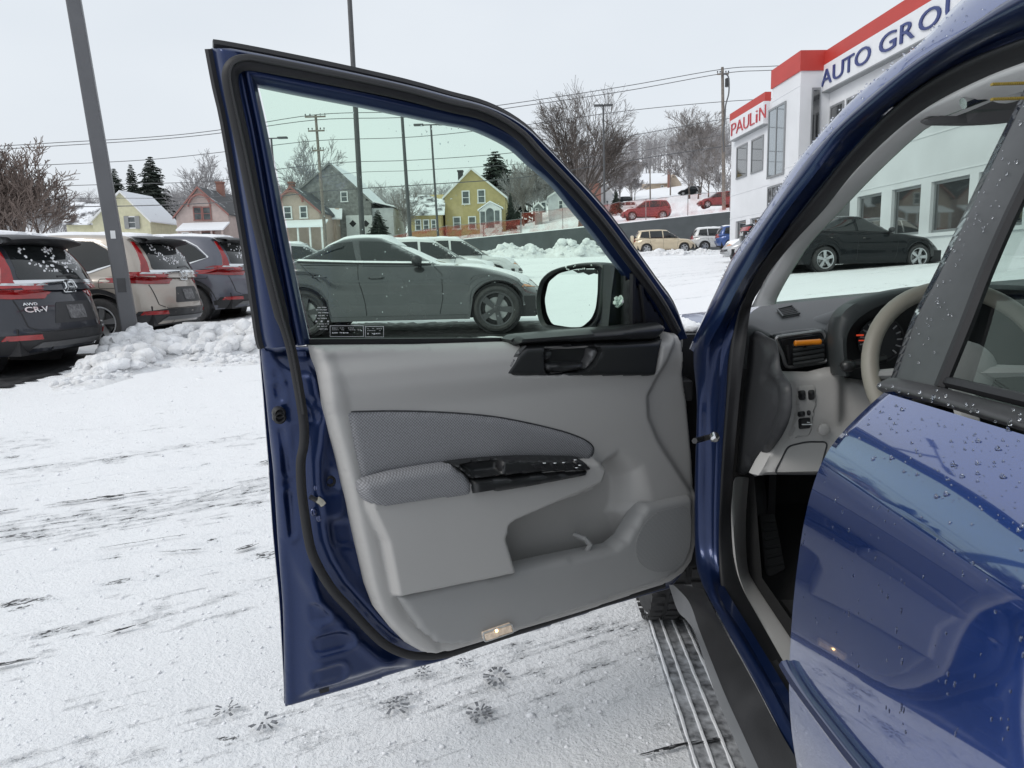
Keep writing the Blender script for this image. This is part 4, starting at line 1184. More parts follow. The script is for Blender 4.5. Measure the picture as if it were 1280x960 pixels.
def tree_at(key, name, label, Y, base, top, rz=0, wide=1.0, group=None):
    b, t = atY(*base, Y), atY(base[0], top, Y)
    return put_tree(key, name, label, b.x, Y, t.z - gnd(b.x, Y), rz, group, wide=wide)
tree_at('big', 'bare_tree', 'big spreading bare tree on the street behind the door window corner', 76, (727, 285), 92, 0.6, 1.0)
tree_at('bush', 'bare_tree', 'bushy many stemmed bare brown tree at the far left edge', 70, (38, 320), 172, 0.4, 1.15)
tree_at('mid', 'bare_tree', 'bare tree rising behind the weathered barn', 110, (392, 290), 168, 1.0)
tree_at('mid', 'bare_tree', 'pale bare tree behind the dusty pink house', 125, (258, 290), 186, 2.2, 1.1)
tree_at('tall', 'bare_tree', 'tall bare tree between the tan house and the utility pole', 135, (862, 262), 132, 0.3, 1.25)
tree_at('frost', 'snowy_bush', 'snow dusted bush just left of the dealership wall', 80, (914, 285), 205, 0.3, .6)
tree_at('small', 'bare_tree', 'small leafless tree in front of the low yellow house', 84, (507, 300), 232, 0.3, .8)
# trees along the wooded hill, right to left
rnd_t = random.Random(77)
LT = ['bare grey brown tree in the wood that covers the hill'] 
spots = []
for k in range(85):
    px = rnd_t.uniform(640, 940); Y = rnd_t.uniform(112, 250)
    spots.append((px, Y, rnd_t.choice(('mid', 'tall', 'tall', 'frost', 'mid'))))
for k in range(60):
    px = rnd_t.uniform(-60, 660); Y = rnd_t.uniform(150, 250)
    spots.append((px, Y, rnd_t.choice(('mid', 'tall', 'mid'))))
def wood_h(px, Y, x):
    top = np.interp(px, [-60, 480, 600, 650, 700, 790, 812, 835, 850, 895, 930], [245, 240, 238, 215, 202, 198, 200, 182, 152, 157, 192])
    return max(3.5, atY(px, float(top), Y).z - upper(x, Y))
for px, Y, key in spots:
    p = atY(px, 300, Y)
    if 795 < px < 860 and Y < 165: continue
    put_tree(key, 'woodland_tree', LT[0], p.x, Y, wood_h(px, Y, p.x) * rnd_t.uniform(.62, 1.0), rnd_t.uniform(0, 6), 'bare trees of the hillside wood', wide=1.1)
for px, Y, H in ((560, 125, 8), (640, 112, 9), (655, 104, 8), (668, 118, 10), (690, 120, 9), (715, 112, 9), (775, 108, 8), (790, 118, 8), (872, 108, 7), (885, 100, 7), (896, 96, 6), (20, 95, 8), (70, 100, 8), (660, 130, 11), (648, 140, 12)):
    p = atY(px, 300, Y)
    put_tree(rnd_t.choice(('small', 'frost', 'mid')), 'street_tree', 'smaller bare tree growing between the houses of the street', p.x, Y, H, rnd_t.uniform(0, 6), 'bare trees between the houses')
def conifer_geo(seed, H, R, layers=40, gap=0.10):
    rnd = random.Random(seed); T = MB(); C = MB()
    T.tube([(0, 0, -.4), (0.05, 0, H * .5), (0, 0, H * .98)], [R * .07, R * .045, .02], 7)
    for i in range(layers):
        f = i / layers; z = H * (gap + (1 - gap) * f); rr = R * (1 - f) ** 0.8 * rnd.uniform(.8, 1.1) + .12
        nb = max(6, int(12 * (1 - f) + 6))
        for k in range(nb):
            a = 2 * math.pi * (k + rnd.random()) / nb; L = rr * rnd.uniform(.65, 1.12)
            d = V((math.cos(a), math.sin(a), rnd.uniform(-.32, .02) + .25 * f)); s = V((-math.sin(a), math.cos(a), 0))
            p0 = V((0, 0, z)); n = 5
            for j in range(n):
                t0 = (j + .3) / n; c = p0 + d * (L * t0) - V((0, 0, .18 * L * t0 * t0)); w_ = L * .30 * (1.15 - t0 * .6) + .12
                for q in (-1, 1):
                    e = c + (s * q * rnd.uniform(.5, 1) + d * rnd.uniform(.3, .9)) * w_ + V((0, 0, rnd.uniform(-.25, .1) * w_))
                    u = (e - c); v = u.cross(V((0, 0, 1))).normalized() * w_ * .30
                    C.add([c - v, c + v, e + v * .3 - V((0, 0, .08)), e - v * .3], [(0, 1, 2, 3)])
                    C.add([c, c + V((0, 0, .12)) , e, e - V((0, 0, w_ * .3))], [(0, 1, 2, 3)])
    return T, C
for key, sd, H, R in (('spruce', 3, 14, 4.2), ('spruce2', 8, 14, 3.4), ('pine', 15, 12, 5.6)):
    T, C = conifer_geo(sd, H, R, 40 if key != 'pine' else 24, .10 if key != 'pine' else .22); TREEMESH[key] = (T.mesh('trunk', M['bark']), C.mesh('crown', M['needle'], smooth=False), H)
tree_at('spruce', 'spruce_tree', 'widest and tallest dark spruce behind the pale yellow house', 125, (196, 285), 194, 0, 1.15)
tree_at('spruce2', 'spruce_tree', 'slim dark spruce in the middle of the three behind the pale yellow house', 128, (171, 285), 204, 1, .85)
tree_at('spruce', 'spruce_tree', 'dark spruce just right of the leaning lamp post, lowest of the three', 120, (150, 285), 209, 2, .9)
tree_at('pine', 'pine_tree', 'dark evergreen pine behind the mustard house roof', 118, (621, 275), 187, 1, 1.05)
tree_at('spruce2', 'cedar_shrub', 'narrow dark cedar at the right wall of the mustard house', 88.5, (639, 296), 240, 1, .75)
tree_at('pine', 'round_shrub', 'round dark evergreen shrub beside the barn doors', 84, (474, 303), 262, 1, .85)
tree_at('pine', 'round_shrub', 'dark evergreen shrub by the white house with the brick chimney', 97, (770, 268), 236, 2, .6)
# low bare hedge and far wood seen as a mass
def wood_mass():
    rnd = random.Random(9); m = MB()
    for k in range(1700):
        px = rnd.uniform(-100, 960); Y = rnd.uniform(185, 340); p = atY(px, 300, Y); x = p.x; z = upper(x, Y) - 1
        H = rnd.uniform(6, 12); m.tube([(x, Y, z), (x + rnd.uniform(-.5, .5), Y, z + H * .5), (x + rnd.uniform(-1, 1), Y, z + H)], [.14, .09, .03], 3, cap=False)
        for j in range(24):
            t = rnd.uniform(.2, .97); b = V((x, Y, z + H * t)); a = rnd.uniform(0, 6.28)
            m.tube([b, b + V((math.cos(a) * H * .18, math.sin(a) * H * .18, H * rnd.uniform(.08, .22)))], [.055, .025], 3, cap=False)
    o = m.build('far_wood', M['twig_grey'], angle=180); tag(o, kind='stuff')
wood_mass()
# ------------------------------------------------------------------ vehicles
def interp(tab, x):
    if x <= tab[0][0]: return tab[0][1]
    for (a, b), (c, d) in zip(tab[:-1], tab[1:]):
        if x <= c: return b + (d - b) * (x - a) / (c - a)
    return tab[-1][1]
def sinterp(tab, x):
    if x <= tab[0][0]: return tab[0][1]
    for i in range(len(tab) - 1):
        if x <= tab[i + 1][0]:
            p1, p2 = tab[i], tab[i + 1]; p0 = tab[i - 1] if i else p1; p3 = tab[i + 2] if i + 2 < len(tab) else p2
            t = (x - p1[0]) / (p2[0] - p1[0]); d = p2[0] - p1[0]
            m1 = (p2[1] - p0[1]) / max(1e-6, p2[0] - p0[0]) * d; m2 = (p3[1] - p1[1]) / max(1e-6, p3[0] - p1[0]) * d
            return (2 * t ** 3 - 3 * t * t + 1) * p1[1] + (t ** 3 - 2 * t * t + t) * m1 + (-2 * t ** 3 + 3 * t * t) * p2[1] + (t ** 3 - t * t) * m2
    return tab[-1][1]
class Car:
    """x runs from the tail (0) to the nose (L); y to the left; z up"""
    def __init__(s, **k): s.__dict__.update(k); s.shell()
    def ringxs(s, t):
        xs = list(np.linspace(0, 1, 41))
        xs += [0.004, 0.012, 0.05, .95, .988, .996]
        for c in (s.xr_w, s.xf_w):
            R = s.R
            for a in np.linspace(0, math.pi, 15): xs.append((c + R * math.cos(a)) / s.L)
            xs += [(c - R - .004) / s.L, (c + R + .004) / s.L]
        return sorted(set(round(x, 5) for x in xs))
    def zbot(s, x):
        z = s.sill
        if x < s.xr_w - s.R: z = s.sill + s.rear_up * (1 - x / (s.xr_w - s.R)) 
        if x > s.xf_w + s.R: z = s.sill + .02 * (x - s.xf_w - s.R)
        for c in (s.xr_w, s.xf_w):
            d = abs(x - c)
            if d < s.R: z = max(z, s.r + math.sqrt(s.R ** 2 - d * d))
        return z
    def plan(s, xn, p=5.0, q=2.6):
        u = 2 * xn - 1
        pp = s.pf if u > 0 else s.pr
        return max(0.0, 1 - abs(u) ** pp) ** (1 / q)
    def shell(s):
        m = MB(); xs = s.ringxs(0)
        rows = []
        ts = [0, .06, .12, .22, .3, .4, .48, .53, .58, .62, .66, .70, .74, .84, .92, .97, 1.0]
        def ring(t, k=1.0, dz=0.0):
            x0, x1 = sinterp(s.tail, t), s.L - sinterp(s.nose, t)
            wd = s.W / 2 * sinterp(s.side, t)
            L_, R_ = [], []
            for u in xs:
                x = x0 + (x1 - x0) * u
                zb, zs = s.zbot(x0 + (x1 - x0) * u), sinterp(s.shoulder, x)
                z = zb + (zs - zb) * t
                y = wd * s.plan(u) * k
                if s.flare:
                    for c in (s.xr_w, s.xf_w):
                        d = math.hypot(x - c, z - s.r)
                        y += s.flare * math.exp(-((d - s.R) / .09) ** 2) * (1 if k == 1.0 else 0)
                L_.append((x, y, z + dz * s.plan(u))); R_.append((x, -y, z + dz * s.plan(u)))
            return L_ + R_[::-1]
        for t in ts: rows.append(ring(t))
        for k, c in ((.93, .3), (.75, .62), (.4, .93), (.02, 1.0)): rows.append(ring(1.0, k, s.crown * c))
        m.grid(rows, close=True)
        # greenhouse
        g = []
        us = sorted(set([round(0.5 - 0.5 * math.cos(math.pi * i / 40), 4) for i in range(41)]))
        def gring(v, k=1.0):
            x0, x1 = sinterp(s.gtail, v), sinterp(s.gnose, v)
            wd = s.W / 2 * sinterp(s.gside, v)
            L_, R_ = [], []
            for u in us:
                x = x0 + (x1 - x0) * u; q = 2 * u - 1
                y = wd * max(0, 1 - abs(q) ** (s.gpf if q > 0 else s.gpr)) ** (1 / 2.3) * k
                zb = sinterp(s.shoulder, x) - .03; zr = sinterp(s.roof, x)
                z = zb + (zr - zb) * v + (s.rcrown * (1 - k * k) if k < 1 else 0)
                L_.append((x, y, z)); R_.append((x, -y, z))
            return L_ + R_[::-1]
        for v in (0, .2, .4, .6, .78, .9, .97, 1.0): g.append(gring(v))
        for k in (.9, .7, .4, .02): g.append(gring(1.0, k))
        m.grid(g, close=True)
        s.mb = m
        s.bvh = BVHTree.FromPolygons([V(p) for p in m.v], m.f)
    def hit(s, kind, a, b, off=0.0):
        o, d = {'L': (V((a, 3, b)), V((0, -1, 0))), 'R': (V((a, -3, b)), V((0, 1, 0))), 'rear': (V((-3, a, b)), V((1, 0, 0))), 'front': (V((s.L + 3, a, b)), V((-1, 0, 0))), 'top': (V((a, b, 5)), V((0, 0, -1))),
                'RL': (V((-3, 3, b)) + V((1, 1, 0)).normalized() * a, V((1, -1, 0)).normalized()), 'RR': (V((-3, -3, b)) + V((-1, 1, 0)).normalized() * -a, V((1, 1, 0)).normalized()),
                'FL': (V((s.L + 3, 3, b)) + V((1, -1, 0)).normalized() * -a, V((-1, -1, 0)).normalized()), 'FR': (V((s.L + 3, -3, b)) + V((1, 1, 0)).normalized() * -a, V((-1, 1, 0)).normalized())}[kind]
        h, n, i, dist = s.bvh.ray_cast(o, d)
        if h is None:
            h, n, i, dist = s.bvh.find_nearest(o + d * 3.4)
        if n.dot(d) > 0: n = -n
        return h + (n * 0.35 - d * 0.65) * off
    def patch(s, name, kind, poly, mat, parent, off=.006, rim=.012, step=.06, rnd=None, hf=None, more=()):
        m = MB()
        for kk, pp in [(kind, poly)] + list(more):
            vs, fs, uv = relief_geo(pp, lambda a, b, h: s.hit(kk, a, b, off + h) - V((s.L / 2, 0, 0)), hf, step, rim)
            m.add(vs, fs)
        return m.build(name, mat, parent, angle=35, recalc=True)
    def line(s, name, kind, pts, wd, mat, parent, off=.003):
        P = [V(p) for p in pts]; rows = []
        Q = []
        for a, b in zip(P[:-1], P[1:]):
            n = max(1, int((b - a).length / .05)); Q += [a.lerp(b, i / n) for i in range(n)]
        Q.append(P[-1])
        for i, p in enumerate(Q):
            t = (Q[min(i + 1, len(Q) - 1)] - Q[max(0, i - 1)]).normalized(); nn = V((-t.y, t.x))
            rows.append([s.hit(kind, *(p + nn * (wd * k)), off) - V((s.L / 2, 0, 0)) for k in (-.5, .5)])
        m = MB(); m.grid(rows); return m.build(name, mat, parent, recalc=False)
M['plate_dim'] = pbr('dirty_plate', (0.13, 0.13, 0.135), .5, var=.6, vscale=30)
def wheel_mesh(r, wd, spokes, rimmat, rimr=.68, style='twin'):
    """wheel lying round the y axis, outer face at +y"""
    X = Matrix.Rotation(math.radians(-90), 4, 'X')   # z of the lathe -> +y
    t = MB(); h = wd / 2
    t.lathe([(r * rimr, -h * .8), (r * .86, -h), (r * .95, -h * .92), (r * .995, -h * .7), (r, 0), (r * .995, h * .7), (r * .95, h * .92), (r * .86, h), (r * rimr, h * .8)], 36, X, close=False)
    for q in (-.55, -.18, .18, .55):
        t.lathe([(r * 1.002, h * q - .004), (r * 1.006, h * q), (r * 1.002, h * q + .004)], 36, X, close=False)
    R = r * rimr; m = MB()
    m.lathe([(R, -h * .8), (R * .95, -h * .5), (R * .93, h * .2), (R * .97, h * .78), (R * 1.02, h * .8), (R * 1.02, h * .86), (R * .93, h * .80), (R * .90, h * .3)], 36, X, close=False)
    m.lathe([(R * .19, h * .2), (R * .19, h * .66), (R * .12, h * .74), (.001, h * .74)], 16, X, close=False)
    for k in range(spokes):
        a = 2 * math.pi * k / spokes
        for dd in ((-.11, .11) if style == 'twin' else (0,)):
            p0 = (R * .15, a + dd * 1.3); p1 = (R * .93, a + dd * (1.0 if style == 'twin' else 1))
            q = []
            for rr, aa, wv, hh in ((p0[0], p0[1], .024 if style == 'twin' else .045, .66), (p1[0], p1[1], .022 if style == 'twin' else .05, .74)):
                c = V((rr * math.cos(aa), 0, rr * math.sin(aa))); n = V((-math.sin(aa), 0, math.cos(aa)))
                q.append((c - n * wv, c + n * wv, hh))
            b4 = [q[0][0] + V((0, h * .45, 0)), q[0][1] + V((0, h * .45, 0)), q[1][1] + V((0, h * .45, 0)), q[1][0] + V((0, h * .45, 0))]
            t4 = [q[0][0] + V((0, h * q[0][2], 0)), q[0][1] + V((0, h * q[0][2], 0)), q[1][1] + V((0, h * q[1][2], 0)), q[1][0] + V((0, h * q[1][2], 0))]
            m.hexa(b4, t4)
    d = MB(); d.lathe([(R * .70, h * .10), (R * .68, h * .16), (R * .1, h * .2), (.001, h * .2)], 24, X, close=False); t.lathe([(R * .97, h * .02), (.001, h * .02)], 24, X, close=False)
    return t.mesh('wheel', M['tyre'], recalc=True), m.mesh('rim', rimmat, recalc=True), d.mesh('brake_disc', M['disc'], recalc=True)
def add_wheels(car, root, spokes, rimmat, style='twin'):
    tm, rm, dm = wheel_mesh(car.r, .225, spokes, rimmat, car.rimr, style)
    for x in (car.xr_w, car.xf_w):
        for sgn in (1, -1):
            o = link('wheel', tm, root); o.location = (x - car.L / 2, sgn * (car.W / 2 - .135), car.r)
            if sgn < 0: o.rotation_euler = (0, 0, math.pi)
            o.rotation_euler.rotate_axis('Y', 0.35 + x * 1.7)
            link('rim', rm, o); link('brake_disc', dm, o)
def finish_body(car, root, paintm, parts_dark=True):
    mb = MB(); mb.v = [(x - car.L / 2, y, z) for x, y, z in car.mb.v]; mb.f = car.mb.f; mb.m = car.mb.m
    o = mb.build('body', paintm, root, angle=48, recalc=True)
    u = MB(); u.box((0, 0, car.sill + .16), (car.L - .5, car.W * .8, .3))
    for x in (car.xr_w, car.xf_w):   # dark wheel housings
        for sg in (1, -1):
            u.lathe([(car.R - .012, 0), (car.R - .012, .30)], 28, Matrix.Translation((x - car.L / 2, sg * (car.W / 2 - .13) , car.r)) @ Matrix.Rotation(math.radians(90 * sg), 4, 'X'), close=True)
    u.build('underbody', M['rubber'], root, smooth=False)
    return o
def sidewins(car, root, polys, mat='carglass', frame=None):
    for k in ('L', 'R'):
        for p in polys: car.patch('side_window', k, p, M[mat], root, .010, .016, .05)
def snow_on(car, root, poly, thick=.035, name='roof_snow', step=.07, seed=1):
    """uneven blanket of snow lying on the car"""
    hf = lambda P, d: np.array([thick * min(1, dd / .08) ** .5 * (0.75 + .5 * n3(p[0] * 4, p[1] * 4, seed)) for p, dd in zip(P, d)])
    return car.patch(name, 'top', poly, M['snow'], root, .003, .006, step, hf=hf)
def handle(car, root, x, z, mat):
    for k, sg in (('L', 1), ('R', -1)):
        p = car.hit(k, x, z) - V((car.L / 2, 0, 0)); m = MB()
        m.tube([p + V((-.11, sg * -.004, 0)), p + V((-.08, sg * .03, 0)), p + V((.08, sg * .03, 0)), p + V((.11, sg * -.004, 0))], .014, 6, flat=1.2); m.build('door_handle', mat, root)
def wing_mirror(car, root, x, z, mat, s=1.0):
    for k, sg in (('L', 1), ('R', -1)):
        p = car.hit(k, x, z) - V((car.L / 2, 0, 0)); m = MB()
        m.ico(p + V((-.02, sg * .14, .05)), .1 * s, None, 0, 2, (.85, 1.15, .75)); m.tube([p, p + V((0, sg * .08, .03))], .03, 6); m.build('wing_mirror', mat, root)

# ---- the three estates parked in a row: small SUV with L shaped tail lamps
def crossover(root, paintm, trimm, chrome=True, badge=False, swin=True, seed=1):
    L = 4.6
    c = Car(L=L, W=1.86, r=.36, R=.425, xr_w=.98, xf_w=3.64, sill=.27, rear_up=.06, pf=5.0, pr=7.0, flare=.018, crown=.03, rcrown=.045, rimr=.66,
            tail=[(0, .10), (.2, .0), (.45, .02), (.7, .06), (1, .13)], nose=[(0, .12), (.25, .0), (.6, .05), (1, .28)], side=[(0, .955), (.2, .985), (.5, 1.0), (.75, .985), (1, .915)],
            shoulder=[(0, 1.02), (.5, 1.06), (1.5, 1.04), (2.6, 1.01), (3.4, 1.03), (4.0, .98), (4.4, .88), (4.6, .78)],
            gtail=[(0, .08), (.5, .22), (1, .50)], gnose=[(0, 3.55), (.5, 3.12), (1, 2.55)], gside=[(0, .925), (.4, .87), (.8, .78), (.93, .74), (1, .69)], gpf=14, gpr=11,
            roof=[(.3, 1.58), (.7, 1.625), (1.4, 1.655), (2.0, 1.65), (2.6, 1.60), (3.5, 1.5)])
    finish_body(c, root, paintm)
    # side glass: rear quarter sweeps up to a point
    q1 = [(.62, 1.24), (.85, 1.44), (1.05, 1.545), (1.42, 1.575), (1.42, 1.10), (1.1, 1.12)]
    q2 = [(1.47, 1.10), (1.47, 1.575), (2.15, 1.58), (2.2, 1.09)]; q3 = [(2.28, 1.09), (2.24, 1.575), (2.6, 1.545), (2.95, 1.37), (3.22, 1.10)]
    sidewins(c, root, [q1, q2, q3])
    for k in ('L', 'R'):
        c.line('window_trim', k, [(.60, 1.255), (1.08, 1.10), (1.8, 1.075), (3.25, 1.075)], .028, M['chrome' if chrome else 'blackplastic'], root, .008)
        c.line('window_trim', k, [(.60, 1.25), (.82, 1.455), (1.04, 1.568), (1.45, 1.60), (2.2, 1.605)], .018, M['chrome' if chrome else 'blackplastic'], root, .008)
        c.patch('wheel_arch_trim', k, [(.98 + .50 * math.cos(t), .36 + .50 * math.sin(t)) for t in np.linspace(0.0, math.pi, 16)] + [(.98 + .432 * math.cos(t), .36 + .432 * math.sin(t)) for t in np.linspace(math.pi, 0.0, 16)], M['clad'], root, .008, .015, .06)
        c.patch('wheel_arch_trim', k, [(3.64 + .50 * math.cos(t), .36 + .50 * math.sin(t)) for t in np.linspace(0.0, math.pi, 16)] + [(3.64 + .432 * math.cos(t), .36 + .432 * math.sin(t)) for t in np.linspace(math.pi, 0.0, 16)], M['clad'], root, .008, .015, .06)
        c.patch('sill_trim', k, [(1.46, .29), (3.17, .29), (3.17, .40), (1.46, .40)], M['clad'], root, .008, .015, .1)
        c.line('door_gap', k, [(1.43, 1.08), (1.40, .75), (1.55, .5), (1.6, .42)], .012, M['rubber'], root)
        c.line('door_gap', k, [(2.25, 1.08), (2.25, .42)], .012, M['rubber'], root)
        c.line('door_gap', k, [(3.24, 1.08), (3.2, .7), (3.1, .42)], .012, M['rubber'], root)
    fl = round_poly([(.62, .86), (.92, .86), (.92, 1.0), (.62, 1.0)], .03)
    c.line('fuel_door', 'L', fl + [fl[0]], .008, M['rubber'], root)
    # rear glass, spoiler, hatch, bumper
    c.patch('rear_window', 'rear', round_poly([(-.66, 1.12), (.66, 1.12), (.52, 1.54), (-.52, 1.54)], .06), M['carglass'], root, .005, .012, .08)
    m = MB(); xs = np.linspace(-.62, .62, 13)
    def sp(y, dx, dz): return V((.30 + .10 * (y / .62) ** 2 + dx - L / 2, y, 1.615 - .03 * (y / .62) ** 2 + dz))
    m.grid([[sp(y, .20, .03) for y in xs], [sp(y, -.08, .0) for y in xs], [sp(y, -.12, -.025) for y in xs], [sp(y, -.10, -.045) for y in xs], [sp(y, .10, -.09) for y in xs]])
    m.build('roof_spoiler', M['blackplastic'], root, recalc=True)
    for sg in (1, -1):
        vert = [(sg * .70, 1.08), (sg * .785, 1.08), (sg * .695, 1.33), (sg * .615, 1.54), (sg * .575, 1.54), (sg * .645, 1.32)]
        hor = [(sg * .37, .945), (sg * .42, 1.02), (sg * .70, 1.065), (sg * .74, 1.09), (sg * .92, 1.09), (sg * .92, .945), (sg * .72, .91), (sg * .42, .905)]
        K = 'L' if sg > 0 else 'R'
        sd_ = [(.13, .95), (.13, 1.085), (.26, 1.09), (.50, 1.045), (.28, .98)]
        sv = [(.10, 1.09), (.42, 1.53), (.50, 1.54), (.42, 1.36), (.30, 1.10)]
        tl = c.patch('tail_lamp', 'rear', vert, M['red_lens'], root, .012, .016, .03, more=[('rear', hor), (K, sd_)])
        c.patch('lamp_strip', K, [(.08, 1.05), (.09, 1.075), (.34, 1.085), (.36, 1.06)], M['lens'], tl, .017, .008, .05)
    c.patch('chrome_bar', 'rear', [(-.70, 1.075), (.70, 1.075), (.70, 1.115), (-.70, 1.115)], M['chrome'], root, .018, .02, .07)
    c.patch('lower_hatch_panel', 'rear', round_poly([(-.30, .86), (.30, .86), (.40, .62), (-.40, .62)], .03), M['cap'], root, .004, .01, .08)
    c.patch('licence_plate', 'rear', [(-.155, .66), (.155, .66), (.155, .82), (-.155, .82)], M['plate_dim'], root, .012, .012, .08)
    for a in ([(.70, .90), (.66, .60), (.56, .54), (-.56, .54), (-.66, .60), (-.70, .90)],):
        c.line('hatch_gap', 'rear', a, .012, M['rubber'], root)
    c.patch('rear_bumper', 'rear', [(-.90, .30), (.90, .30), (.90, .50), (.62, .53), (-.62, .53), (-.90, .50)], M['clad'], root, .012, .02, .08, more=[('L', [(.02, .30), (.47, .30), (.50, .44), (.02, .51)]), ('R', [(.02, .30), (.47, .30), (.50, .44), (.02, .51)])])
    c.patch('bumper_strip', 'rear', [(-.62, .36), (.62, .36), (.56, .42), (-.56, .42)], trimm, root, .026, .016, .08)
    for sg in (1, -1): c.patch('rear_reflector', 'rear', [(sg * .56, .455), (sg * .82, .455), (sg * .80, .51), (sg * .58, .51)], M['red_lens'], root, .022, .014, .06)
    m = MB(); m.tube([(-L / 2 + .05, -.08, 1.14), (-L / 2 + .0, .12, 1.17), (-L / 2 + .02, .32, 1.15)], .014, 6); m.build('rear_wiper', M['blackplastic'], root)
    # emblem and lettering on the hatch
    def onrear(a, b, h): return c.hit('rear', a, b, .014 + h) - V((L / 2, 0, 0))
    m = MB()
    for poly in ([(.075, .93), (.05, 1.04), (.032, 1.04), (.052, .93)], [(-.075, .93), (-.05, 1.04), (-.032, 1.04), (-.052, .93)], [(-.045, .972), (.045, .972), (.045, .992), (-.045, .992)]):
        vs, fs, uv = relief_geo([(-a, b + .045) for a, b in poly], lambda a, b, h: onrear(a, b, .012), None, .05, .012); m.add(vs, fs)
    pts = round_poly([(-.105, .965), (.105, .965), (.075, 1.105), (-.075, 1.105)], .03)
    m.tube([onrear(a, b, .008) for a, b in resample(pts, .03)], .008, 5, closed=True)
    m.build('emblem', M['chrome'], root, recalc=True)
    if badge:
        for txt, y0, z0, h in (('CR-V', .66, .76, .058), ('AWD', .655, .835, .030)):
            vs, fs = text_geo(txt, 1.0, .3, .02); A = np.array(vs); wd = A[:, 0].max() - A[:, 0].min()
            m = MB(); k = h / .7; m.add([onrear(y0 - v[0] * k * 1.15, z0 + v[1] * k, .004 + (v[2] + .3) * .01) for v in vs], fs)
            m.build('badge_lettering', M['chrome'], root, smooth=False, recalc=True)
    c.patch('windscreen', 'front', round_poly([(-.76, 1.06), (.76, 1.06), (.60, 1.55), (-.60, 1.55)], .05), M['carglass'], root, .005, .012, .1)
    for sg, k in ((1, 'FL'), (-1, 'FR')): c.patch('headlamp', k, [(-.35, .72), (.30, .80), (.32, .90), (-.30, .84)], M['lens'], root, .01, .015, .06)
    c.patch('grille', 'front', [(-.5, .6), (.5, .6), (.55, .8), (-.55, .8)], M['cap'], root, .008, .015, .1)
    for x in (1.75, 2.5): handle(c, root, x, .96, paintm)
    wing_mirror(c, root, 2.95, 1.08, paintm)
    snow_on(c, root, round_poly([(.45, -.55), (2.6, -.55), (2.6, .55), (.45, .55)], .15), .035, seed=seed)
    # thin dusting stuck on the rear glass
    rnd = random.Random(seed); m = MB()
    for k in range(260):
        y = rnd.uniform(-.5, .42); z = rnd.uniform(1.2, 1.5)
        if n3(y * 4, z * 6, seed) + .22 < rnd.random() * .5: continue
        p = c.hit('rear', y, z, .004) - V((L / 2, 0, 0)); m.ico(p, rnd.uniform(.006, .022), rnd, .3, 1, (.5, 1, 1))
    o = m.build('glass_snow', M['snow'], root, angle=180); o['kind'] = 'stuff'
    add_wheels(c, root, 5, M['darkmetal' if badge else 'alloy'])
    return c
P_BLK = paint('blue_black_paint', (0.010, 0.013, 0.022), .3); P_BEI = paint('champagne_paint', (0.40, 0.36, 0.315), .45); P_GRY = paint('steel_grey_paint', (0.095, 0.10, 0.125), .45)
def place(o, x, y, rz, z=None): o.location = (x, y, lot(x, y) if z is None else z); o.rotation_euler = (0, 0, rz)
XR = -5.45   # the tails stand on one line
for i, (pm, trimm, badge, y, lab) in enumerate(((P_BLK, 'satin', True, 8.5, 'blue black SUV with snow on its rear window at the left edge of the lot'),
                                           (P_BEI, 'satin', False, 11.35, 'champagne beige SUV behind the leaning lamp post'),
                                           (P_GRY, 'satin', False, 14.2, 'steel grey SUV nearest to the open blue door on the left'))):
    r = thing('parked_suv', lab, 'car', group='SUVs parked in a row with their tails to the lot')
    crossover(r, pm, M[trimm], badge=badge, seed=i + 1)
    place(r, XR - 2.3, y, math.pi, z=(0.12, 0.24, 0.36)[i])

# ---- grey sports saloon right behind the door glass
def saloon(root, paintm, rimmat, spec, snow=True, spokes=5, style='twin', seed=4, front_detail=True):
    c = Car(**spec)
    L = c.L
    finish_body(c, root, paintm)
    sidewins(c, root, spec['dlo'])
    c.patch('windscreen', 'front', round_poly([(-.72, spec['zc']), (.72, spec['zc']), (.54, spec['zr']), (-.54, spec['zr'])], .05), M['carglass'], root, .005, .012, .1)
    c.patch('rear_window', 'rear', round_poly([(-.64, spec['zc'] + .06), (.64, spec['zc'] + .06), (.50, spec['zr'] - .02), (-.50, spec['zr'] - .02)], .05), M['carglass'], root, .005, .012, .1)
    for k in ('L', 'R'):
        for ln in spec['gaps']: c.line('door_gap', k, ln, .012, M['rubber'], root)
        c.line('belt_trim', k, spec['belt'], .022, M['rubber'], root, .012)
        if spec.get('beltsnow'): c.line('belt_snow', k, [(a, b + .022) for a, b in spec['belt']], .026, M['snow'], root, .020)
        c.line('sill_trim', k, [(c.xr_w + c.R + .03, c.sill + .03), (c.xf_w - c.R - .03, c.sill + .03)], .07, M['clad'], root, .008)
        if spec.get('crease'): 
            c.patch('body_crease', k, spec['crease'], paintm, root, .006, .012, .08)
    for sg, k in ((1, 'FL'), (-1, 'FR')): 
        hd = c.patch('headlamp', k, spec['head'], M['lens'], root, .01, .016, .05)
        c.patch('indicator', k, [(p[0] * .5 + spec['head'][0][0] * .5, p[1] * .5 + spec['head'][0][1] * .5) for p in spec['head']], M['amber'], hd, .016, .008, .05)
    for sg, k in ((1, 'RL'), (-1, 'RR')): c.patch('tail_lamp', k, spec['taill'], M['red_lens'], root, .01, .016, .05)
    c.patch('grille', 'front', [(-.55, .42), (.55, .42), (.5, .58), (-.5, .58)], M['cap'], root, .008, .015, .1)
    c.patch('licence_plate', 'rear', [(-.155, .68), (.155, .68), (.155, .80), (-.155, .80)], M['plate'], root, .012, .012, .08)
    for x, z in spec['handles']: handle(c, root, x, z, paintm)
    wing_mirror(c, root, spec['mir'][0], spec['mir'][1], M['cap'], .95)
    if snow:
        for nm, pl, th in spec['snow']: snow_on(c, root, pl, th, nm, seed=seed)
    add_wheels(c, root, spokes, rimmat, style)
    return c
